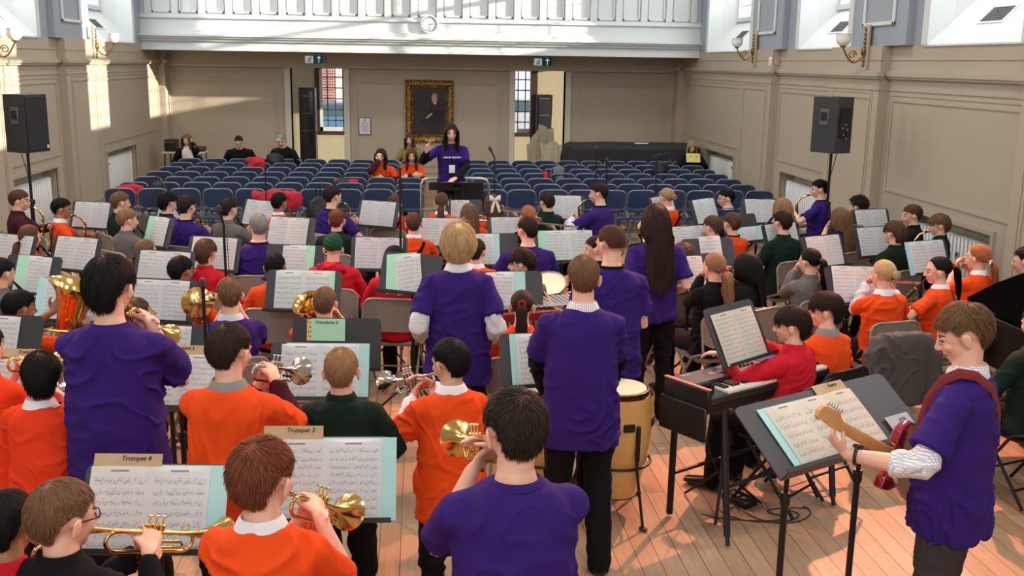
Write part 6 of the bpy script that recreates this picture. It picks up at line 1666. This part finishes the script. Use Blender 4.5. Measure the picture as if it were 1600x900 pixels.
# ------------------------------------------------------------------ loudspeakers
mgr = mat('speaker grille', (40, 42, 46), .5, .4, bump=.8, bscale=260); mcab = mat('speaker cabinet', (44, 45, 48), .6)
def speaker(px, pyb, y, rz, lab, back):
    p = at_y(px, pyb, y)
    e = empty('loudspeaker', TM(p.x, p.y, p.z, R(rz)), lab, 'loudspeaker')
    h = .66; out = [(-.19, -.16), (.19, -.16), (.13, .17), (-.13, .17)]
    MB().prism(out, 0, h).build('cabinet', mcab, e, ang=20)
    MB().box((0, -.166, h / 2), (.35, .014, h - .04), bev=.006).build('grille', mgr, e)
    MB().box((.14, -.176, .06), (.025, .006, .035)).build('badge', mpearl, e, False)
    for sx in (-1, 1):
        g = MB(); g.box((sx * .163, 0, .42), (.02, .13, .20), Matrix.Rotation(R(sx * 10), 4, 'Z'), bev=.01); f = g.build('handle_recess', mat('recess rim', (80, 82, 84), .5), e)
        MB().box((sx * .172, 0, .43), (.01, .09, .10), Matrix.Rotation(R(sx * 10), 4, 'Z'), bev=.004).build('handle', m_dark, f)
    if back:
        MB().box((0, .175, .36), (.18, .012, .34)).build('rear_panel', mblk, e, False)
        for i, (x, z) in enumerate(((-.03, .28), (.03, .22), (-.02, .18), (.05, .3), (.0, .34))): MB().lathe([(.014, 0), (.012, .015), (0, .016)], 10, (x, .18, z), Matrix.Rotation(R(-90), 4, 'X')).build('control_knob', msilver, e)
    s = empty('speaker_stand', TM(p.x, p.y, 0, R(rz)), 'black tripod pole stand under the ' + ('right' if back else 'left') + ' loudspeaker', 'stand')
    MB().tube([(0, 0, .35), (0, 0, p.z)], .017, 10).tube([(0, 0, .3), (0, 0, p.z * .62)], .024, 10).build('pole', mblk, s)
    MB().box((0, 0, p.z * .62), (.07, .06, .06), bev=.01).build('collar', mblk, s)
    for k in range(3): a = R(30 + 120 * k); MB().tube([(0, 0, .75), (.5 * math.cos(a), .5 * math.sin(a), .015)], .014, 8).tube([(0, 0, .35), (.27 * math.cos(a), .27 * math.sin(a), .36)], .009, 6).build('leg', mblk, s)
    MB().tube([(.03, .17, p.z + .2), (.12, .12, p.z - .3), (.03, .02, p.z - .6), (.02, .02, .6), (.2, .1, .01)], .005, 6).build('cable', mblk, s)
speaker(43, 237, 12.6, 70, 'black loudspeaker on a pole by the left wall', False)
speaker(1299, 238, 12.2, 205, 'black loudspeaker on a pole by the right wall', True)

# ------------------------------------------------------------------ conductor's podium and rail
cx, cy = pc.M.translation.x, pc.M.translation.y
e = empty('podium', TM(cx, cy, 0), 'low carpeted conductor podium with curved steel back rail', 'podium')
MB().b2((-.6, -.5, 0), (.6, .5, .22), .02).build('platform', mat('black carpet', (28, 28, 32), .9), e)
MB().tube([(-.38, .48, .2), (-.38, .48, 1.04), (-.35, .48, 1.10), (-.28, .48, 1.12), (.42, .48, 1.12), (.49, .48, 1.10), (.52, .48, 1.04), (.52, .48, .2)], .022, 10).tube([(-.38, .48, .7), (.52, .48, .7)], .015, 8).build('rail', mat('brushed steel', (178, 176, 170), .3, .9), e)
MB().b2((.12, .44, .35), (.46, .47, 1.06), .01).build('rail_panel', mblk, e)
q = at_y(712, 291, cy - .62)
Md = music_stand((q.x, q.y, q.z), math.pi, 'conductor', tilt=68, w=.66, h=.36, label='wide flat black music stand in front of the conductor')
sheets(Md, "the conductor", 2, rows=12, deskh=.36, label='open score on the conductor\'s wide flat stand')

# ------------------------------------------------------------------ blue audience seating
ROWS = [14.67 + .775 * i for i in range(7)]
def seat_rows():
    for ri, y in enumerate(ROWS):
        for blk in ('left', 'right'):
            if blk == 'left': n = 10; xs = [.08 - .23 - i * .455 for i in range(n)]; order = 'from the aisle'
            else: n = 10; xs = [1.05 + i * .445 for i in range(n)]; order = 'from the aisle'
            for i, x in enumerate(xs):
                rr2 = random.Random(ri * 50 + i + (7 if blk == 'left' else 0))
                M = TM(x + rr2.uniform(-.012, .012), y + .21 + rr2.uniform(-.02, .02), 0, math.pi + rr2.uniform(-.03, .03))
                folding_chair(M, 'blue audience chair, %s %s, %s row, %s block' % (ONES[i], order, ONES[ri], blk), 'blue audience chairs in rows', 'blue')
seat_rows()
# spare chairs in view
for px, py, who in ((500, 345, 'empty taupe folding chair between auburn boy and stand'), (1150, 455, 'empty taupe folding chair left of black ponytail girl')):
    q = at_z(px, py + 20, .8); folding_chair(TM(q.x, q.y, 0, R(4)), who, None, 'tan')
for px, py, rz, who in ((1355, 610, 25, 'empty black chair draped with charcoal blazer'), (1180, 670, 8, 'black chair behind the keyboard player near guitar stand')):
    q = at_z(px, py, .8)

# ------------------------------------------------------------------ coats and bags
def blob(name, c, parts, m, lab, cat, vox=.018, amp=.03, rz=0, group=None, straps=True):
    mb = MB()
    for (x, y, z), r in parts: mb.ell((x, y, z), r, 16, 10)
    me = remesh(mb, vox, 3, lambda q: (vnoise(q * 9 + c[0]) - .5) * amp + (vnoise(q * 22 + c[1]) - .5) * amp * .5, name)
    e = empty(name, TM(c[0], c[1], c[2], R(rz)), lab, cat)
    obj('body', me, m, e) if not name.endswith('coat') else obj('cloth', me, m, e)
    if straps and 'bag' in name or 'backpack' in name:
        x, y, z = parts[0][0]; rx, ry, rz2 = parts[0][1]
        MB().tube([(x - .03, y, z + rz2 * .9), (x - .03, y, z + rz2 * 1.25), (x + .03, y, z + rz2 * 1.25), (x + .03, y, z + rz2 * .9)], .008, 6).build('handle', mblk, e)
        MB().tube([(x - rx * .7, y - ry, z + rz2 * .7), (x - rx * .8, y - ry * 1.15, z), (x - rx * .7, y - ry, z - rz2 * .7)], .014, 6).tube([(x + rx * .7, y - ry, z + rz2 * .7), (x + rx * .8, y - ry * 1.15, z), (x + rx * .7, y - ry, z - rz2 * .7)], .014, 6).build('strap', mblk, e)
    return e
mrc = mat('crimson coat', (184, 26, 48), .85, var=.1); mbg = mat('black nylon bag', (22, 22, 26), .6, var=.1); mgb = mat('grey backpack', (92, 98, 104), .7)
def coat_on(px, py, z, w, lab, m=mrc):
    c = at_z(px, py, z); blob('coat', (c.x, c.y, 0), [((0, 0, z - .02), (w / 2, .05, .05)), ((-w * .3, -.04, z - .10), (w * .25, .04, .12)), ((w * .25, -.04, z - .11), (w * .28, .04, .12)), ((0, -.04, z - .08), (w * .4, .035, .09)), ((-w * .48, 0, z - .03), (.07, .05, .05))], m, lab, 'coat', .016, .05)
coat_on(436, 300, .82, .66, 'crimson coat spread over front row blue chair backs')
coat_on(545, 281, .82, .34, 'crimson coat beside a black bag on blue chairs')
coat_on(205, 291, .82, .36, 'bright red coat on blue chairs by left wall')
coat_on(402, 247, .95, .28, 'red coat by the grey-haired man at the back')
def bag_on(px, py, z, w, h, lab, m=mbg, nm='bag'):
    c = at_z(px, py, z); blob(nm, (c.x, c.y, z - h), [((0, 0, h / 2), (w / 2, .10, h / 2)), ((0, -.07, h * .35), (w * .35, .06, h * .3))], m, lab, 'bag', .018, .03)
bag_on(246, 281, .92, .26, .36, 'black bag standing on a blue chair at left')
bag_on(533, 277, .90, .30, .34, 'black bag with strap beside the crimson coat')
bag_on(497, 304, .86, .36, .85, 'black instrument case standing upright before front row seats')
bag_on(430, 238, .95, .34, .26, 'dark bag on the lap of the grey-haired man')
bag_on(872, 258, .96, .30, .36, 'grey backpack on a blue chair, right block', mgb, 'backpack')
bag_on(1032, 250, 1.0, .28, .36, 'black backpack on blue chairs before the covered piano', mbg, 'backpack')
bag_on(852, 268, .86, .14, .16, 'small red bag beside the grey backpack', mrc)
bag_on(667, 425, .30, .26, .30, 'maroon bag on the floor under a music stand', mat('maroon bag', (110, 24, 40), .7))
# charcoal blazer hung on a chair behind the flautist
q = at_z(1372, 512, .86)
folding_chair(TM(q.x, q.y, 0, R(16)), 'chair with a charcoal blazer hung over its back', None, 'black')
bz = MB(); bz.loft([((0, -.25, .36), .25, .05), ((0, -.25, .60), .255, .05), ((0, -.25, .80), .26, .055), ((0, -.25, .85), .24, .05), ((0, -.25, .885), .17, .035)], 24, 3)
for k in (-1, 1): bz.tube([(k * .22, -.25, .83), (k * .28, -.27, .70), (k * .285, -.28, .45), (k * .28, -.28, .26)], [.045, .055, .05, .05], 12, dome=True)
e = empty('blazer', TM(q.x, q.y, 0, R(16)), 'charcoal blazer hanging on the chair behind the flautist', 'blazer')
obj('cloth', remesh(bz, .012, 4, folds(8, .012, 1.2, .6), 'cloth'), mat('charcoal wool', (78, 74, 72), .9, bump=.3, bscale=400), e)
# microphone stands
for px, pyt, z, h, lab, kw in (
    (414, 262, 1.35, 1.35, 'thin black microphone stand in front of crimson coat', dict(clip=False)),
    (625, 262, 1.75, 1.75, 'tall black microphone stand by the harnessed boy', dict(clip=False, r=.011)),
    (773, 240, 1.55, 1.5, 'slim microphone stand right of the conductor', dict(tilt=-28)),
    (932, 240, 1.5, 1.45, 'black microphone stand behind the large purple man', dict(tilt=0)),
    (948, 258, 1.35, 1.3, 'shorter black microphone stand beside a taller one', dict(tilt=0)),
    (1026, 243, 1.5, 1.5, 'black microphone stand with short boom before right seats', dict(boom=(.14, 0, .03))),
    (349, 345, 1.45, 1.42, 'black microphone stand beside the grey-haired purple man', dict(tilt=-12, r=.01)),
    (318, 468, 1.35, 1.32, 'nearest black microphone stand, left of trombone player', dict(tilt=0, r=.01))):
    c = at_z(px, pyt, z); mic_stand((c.x, c.y), h, lab, **kw)
# ------------------------------------------------------------------ music stands and their music
def stand(px, py, who, rel='in front of', z=.98, face=0, pages=2, dx=0.0, card=None, tilt=22, w=.50, absf=None, rows=10, warm=False, seed=0, sdx=0.0, h=.297, roll=0.0, cx=.03, cardw=None, blank=0.0, pw=None, grey=False, **kw):
    c = at_z(px, py, z); dirc = math.atan2(-(CONX - c.x), (CONY - c.y))
    rz = (dirc * .5 + R(face)) if absf is None else R(absf)
    Md = music_stand(c, rz, who, tilt, w, label='black music stand %s the %s' % (rel, who))
    sheets(Md, who, pages, dx=sdx, rows=rows, warm=warm, seed=seed, card=card, h=h, roll=roll, cx=cx, cardw=cardw, blank=blank, w=pw,
           label='open printed music %s the %s' % (rel, who), lab_card=card and 'pale %s card %s the %s' % (card, rel, who))
    return Md
# far row
stand(143, 337, 'orange boy with crossed strap', seed=1, absf=-18)
stand(268, 332, 'purple pair before blue seats', seed=2, rows=8)
stand(240, 362, 'light-haired boy in grey', pages=1, sdx=.08, card='green', cx=-.06, cardw=.24, seed=3, face=-6)
stand(405, 334, 'orange boy with tan neck strap', rel='beside', seed=0)
stand(590, 335, 'short-haired harness boy', pages=2, seed=1)
stand(719, 333, 'girl with orange-tied brown ponytail', rel='to the right of', pages=1, seed=2)
stand(880, 325, 'green-blazered boy near white bow', rel='right of', seed=3, absf=-4)
stand(1037, 326, 'blonde girl with harness', seed=0)
stand(1100, 331, 'glasses boy with saxophone', card='teal', cx=-.04, cardw=.34, pages=2, sdx=.03, rel='beside', seed=1)
stand(1188, 331, 'girl with loose light brown hair', seed=2, absf=16, roll=3)
stand(1362, 348, 'curly-haired boy', rel='right of', pages=2, seed=3, absf=16)
# second row
stand(20, 393, 'girl with low brown ponytail', rel='left of', seed=0)
stand(118, 397, 'girl with low brown ponytail', rel='right of', seed=1)
stand(455, 363, 'green-blazered auburn boy', rel='left of', seed=2, sdx=-.03)
stand(688, 364, 'harness boy in the centre', rel='right of', seed=3)
stand(800, 362, 'man in purple with white collar', rel='beyond', pages=2, seed=0)
stand(880, 385, 'man in purple with white collar', rel='right of', pages=2, card='green', cx=-.10, cardw=.40, sdx=.06, seed=1, pw=.46, w=.56, blank=.0)
stand(1076, 377, 'boy in grey playing brass', rel='left of', seed=2)
stand(1158, 358, 'boy in orange behind grey blazer', card='teal', pages=1, sdx=.10, rel='right of', cx=0.0, cardw=.42, seed=3, h=.16)
stand(1222, 372, 'green-blazered boy at right half', seed=0, pages=2)
stand(1288, 393, 'chestnut-haired girl in purple', rel='behind', seed=1, blank=.3)
stand(1368, 378, 'mop-haired green boy near wall', rel='left of', seed=2, absf=18)
stand(1450, 402, 'girl with pink ribbon', rel='beyond', card='teal', cx=-.03, seed=3, absf=20)
# third row
stand(50, 430, 'left-edge player in grey', rel='beside', pages=1, sdx=.06, card='green', cx=-.10, cardw=.22, seed=0)
stand(112, 470, 'tuba player', rel='beyond', pages=2, card='teal', cx=-.12, cardw=.30, seed=1)
stand(256, 421, 'girl half hidden by sheets', rel='right of', pages=2, pw=.44, w=.52, seed=2)
stand(334, 397, 'boy in red blazer, left', rel='right of', pages=2, seed=3)
stand(252, 470, 'orange boy with white collar', rel='left of', pages=2, pw=.40, seed=0)
stand(460, 411, 'black-haired boy behind microphone', rel='right of', pages=1, card='green', cx=.06, cardw=.22, seed=1)
stand(592, 397, 'player with green head wrap', rel='right of', pages=2, seed=2)
stand(474, 455, 'horn boy and trombone player', rel='between', pages=2, card='green', cx=.02, cardw=.42, seed=3, w=.56, h=.30, rows=8)
stand(767, 391, 'dark-haired boy behind blonde boy', rel='right of', pages=1, sdx=-.08, card='teal', cx=.06, cardw=.20, seed=0)
stand(1108, 400, 'girl with red scrunchie', rel='beyond', pages=1, sdx=.02, seed=1, h=.32, z=1.05)
stand(796, 456, 'crimson-scrunchie girl', rel='beyond', pages=1, sdx=-.07, card='teal', cx=.09, cardw=.20, seed=2)
stand(1083, 428, 'very long-haired woman in purple', rel='right of', pages=1, seed=3, absf=30, roll=4)
stand(1332, 445, 'blonde flautist with bun', rel='beyond', pages=2, seed=0, absf=18, roll=5)
# green folder held out on a tilted stand
Md = stand(641, 428, 'red-blazered boy near green folder', rel='right of', pages=1, sdx=.03, card='green', cx=-.08, cardw=.25, seed=1, absf=-26, roll=-14, z=1.08, rows=9)
# near rows
stand(258, 548, 'tall cornet player in purple', rel='beyond', pages=2, sdx=-.06, seed=1, z=.98, w=.50)
Md = stand(276, 597, 'tall purple cornet player', rel='right of', pages=2, seed=2, z=1.0, card='teal', cx=.04, tilt=35, w=.5)
kraft_tab(Md, 'Trumpet 2', 'kraft folder marked Trumpet 2 behind music, left of orange cornet boy', -.02, 0, up=.055, w=.3)
Md = stand(22, 606, 'orange boy beside tall player', rel='left of', pages=2, seed=3, z=1.0, tilt=35)
kraft_tab(Md, 'Trumpet 1', 'kraft folder marked Trumpet 1 at the left edge', .0, 0, up=.06, w=.26)
stand(4, 532, 'left edge, half in picture, near tuba', rel='at', pages=1, seed=0)
Md = stand(500, 580, 'green-blazered boy standing', pages=2, seed=0, z=1.0, card='teal', cx=.04, tilt=22, w=.54, rows=8)
Md = stand(526, 537, 'horn boy, bearing green card', rel='behind', pages=0, z=.96, w=.54, tilt=12)
g1 = MB().box((0, 0, 0), (.205, .003, .135)).build('card', mgreen, None, False); g1.matrix_world = Md @ Matrix.Translation((-.05, -.014, .085)); tag(g1, 'green card marked Trombone 2 on the black stand', 'card')
text('Trombone 2', .027, mink, g1, Matrix.Translation((-.01, -.003, .045)) @ Matrix.Rotation(R(90), 4, 'X'))
g2 = MB().box((0, 0, 0), (.12, .003, .13)).build('card', mat('buff card', (226, 200, 140), .7), None, False); g2.matrix_world = Md @ Matrix.Translation((-.12, -.009, .083)); tag(g2, 'buff card behind the green Trombone 2 card', 'card')
for i, t_ in enumerate(('Trom', '2nd', 'bone', 'Part')): text(t_, .02, mat('brown ink', (120, 80, 40), .7), g2, Matrix.Translation((-.035, -.003, .045 - i * .028)) @ Matrix.Rotation(R(90), 4, 'X'))
Md = stand(822, 563, 'girl with crimson scrunchie', rel='right of', pages=1, sdx=.05, card='teal', cx=-.06, cardw=.16, seed=2, w=.30, z=1.0, absf=8)
Md = stand(240, 795, 'glasses boy with trumpet', rel='beyond', pages=2, sdx=-.02, card='teal', cx=.05, seed=1, z=1.10, tilt=30, w=.50, rows=8, absf=-4)
kraft_tab(Md, 'Trumpet 4', 'kraft folder marked Trumpet 4 behind the glasses boy\'s music', -.105, 0, up=.045, w=.24)
Md = stand(508, 748, 'auburn-haired foreground boy', rel='beyond', pages=2, sdx=.0, card='teal', cx=.04, seed=2, z=1.12, tilt=22, w=.50, rows=10, absf=-2)
kraft_tab(Md, 'Trumpet 3', 'kraft folder marked Trumpet 3 behind the auburn boy\'s music', -.12, 0, up=.05, w=.22)
# keyboard player's music
c = at_z(1152, 520, 1.12)
Md = music_stand((c.x, c.y, c.z), KR + R(6), '', 28, .48, .36, label='black music stand behind the stage keyboard')
sheets(Md, '', 2, w=.40, h=.31, rows=12, warm=True, deskh=.36, label='open printed music above the stage keyboard', seed=3)
# guitarist's pair of stands
GA, GB = at_z(1217, 752, 1.02), at_z(1452, 680, 1.02); gr = math.atan2(GB.y - GA.y, GB.x - GA.x); gd = (GB - GA).normalized(); gl = (GB - GA).length
out_ = Vector((-gd.y, gd.x, 0)); tl = 52; hh = .36
mds = []
for i, (u, nm) in enumerate(((.27, 'left'), (.76, 'right'))):
    c = GA + gd * (gl * u) + out_ * (hh / 2 * math.sin(R(tl))) + Vector((0, 0, hh / 2 * math.cos(R(tl))))
    mds.append(music_stand(c, gr, '', tl, gl * (.52 if i == 0 else .47), hh, label='%s one of two black stands before the guitarist' % nm))
sheets(mds[0], '', 3, w=.56, h=.31, dx=.17, deskh=hh, rows=7, warm=True, card='teal', cx=-.03, cardw=.58, label='three-page printed music in front of the guitarist', lab_card='pale teal card folder under the guitarist\'s music', dy=-.012)
o = kraft_tab(mds[1], 'Guitar', 'kraft folder sticking up behind the guitarist\'s music', -.15, 0, up=.055, w=.20, h=.29)
pl = MB().box((0, 0, 0), (.16, .004, .065), bev=.001).build('name_card', mat('grey name card', (168, 174, 186), .5, var=.02), None, False); pl.matrix_world = mds[1] @ Matrix.Translation((gl * .47 / 2 - .125, -.014, -hh / 2 + .10)); tag(pl, 'pale name card reading JOE on the guitarist\'s stand', 'card')
text('JOE', .030, mink, pl, Matrix.Translation((0.02, -.003, 0)) @ Matrix.Rotation(R(90), 4, 'X'))
# ------------------------------------------------------------------ light
W = bpy.data.worlds.new('world'); SC.world = W; W.use_nodes = True
bg = W.node_tree.nodes['Background']; bg.inputs[0].default_value = (.9, .95, 1.0, 1); bg.inputs[1].default_value = 1.05
def area(name, loc, target, sx, sy, e, col):
    l = bpy.data.lights.new(name, 'AREA'); l.shape = 'RECTANGLE'; l.size = sx; l.size_y = sy; l.energy = e; l.color = col
    o = bpy.data.objects.new(name, l); COL.objects.link(o); o.location = loc
    d = Vector(target) - Vector(loc); o.rotation_euler = d.to_track_quat('-Z', 'Y').to_euler(); return o
for side, X in (('l', XL - .35), ('r', XR + .35)):
    for b0, b1 in ((5.4, 7.4), (9.7, 11.8), (13.9, 15.95), (18.2, 21.1)):
        y = (b0 + b1) / 2
        area('window_daylight', (X, y, 5.0), (0, y, 2.2), b1 - b0 - .6, 1.9, 62, (.94, .97, 1.0))
for y in (2.5, 7, 12, 17):
    for x in (-2.6, 2.6):
        area('overhead_fill', (x, y, 6.8), (x, y, 0), .9, .9, 62, (1, .96, .88))  # unseen overhead lights added for general brightness, no fittings built
area('front_fill', (0, -2.5, 6.2), (0, 7.5, 1.0), 5, 1.2, 150, (1, .97, .92))  # unseen fill added behind the camera to brighten sheet music and backs
area('corridor_fill', (0, 24.8, 2.95), (0, 24.8, 0), 6, 1, 22, (1, .97, .9))  # faint unseen fill added for the corridor
su = bpy.data.lights.new('sun', 'SUN'); su.energy = 9.0; su.angle = R(.5); su.color = (1, .93, .78)
so = bpy.data.objects.new('sun', su); COL.objects.link(so); so.rotation_euler = Vector((-1, .30, -.18)).to_track_quat('-Z', 'Y').to_euler()
def spot(name, loc, tgt, e, ang, col, blend=.25):
    l = bpy.data.lights.new(name, 'SPOT'); l.energy = e; l.spot_size = R(ang); l.spot_blend = blend; l.color = col; l.shadow_soft_size = .06
    o = bpy.data.objects.new(name, l); COL.objects.link(o); o.location = loc
    o.rotation_euler = (Vector(tgt) - Vector(loc)).to_track_quat('-Z', 'Y').to_euler()
spot('stage_lantern', (5.3, 11.5, 6.3), (1.8, 5.4, 0), 3000, 44, (1, .36, .2))
spot('stage_lantern', (-5.0, 12.5, 6.3), (0.0, 6.0, 0), 1900, 44, (1, .38, .22))
SC.view_settings.view_transform = 'Standard'; SC.view_settings.look = 'None'; SC.view_settings.gamma = 1.0
SC.view_settings.use_curve_mapping = False; SC.view_settings.exposure = 0.3
SC.cycles.use_denoising = True; SC.cycles.max_bounces = 6; SC.cycles.diffuse_bounces = 4; SC.cycles.glossy_bounces = 3; SC.cycles.transmission_bounces = 4
SC.cycles.sample_clamp_indirect = 4.0; SC.cycles.caustics_reflective = False; SC.cycles.caustics_refractive = False
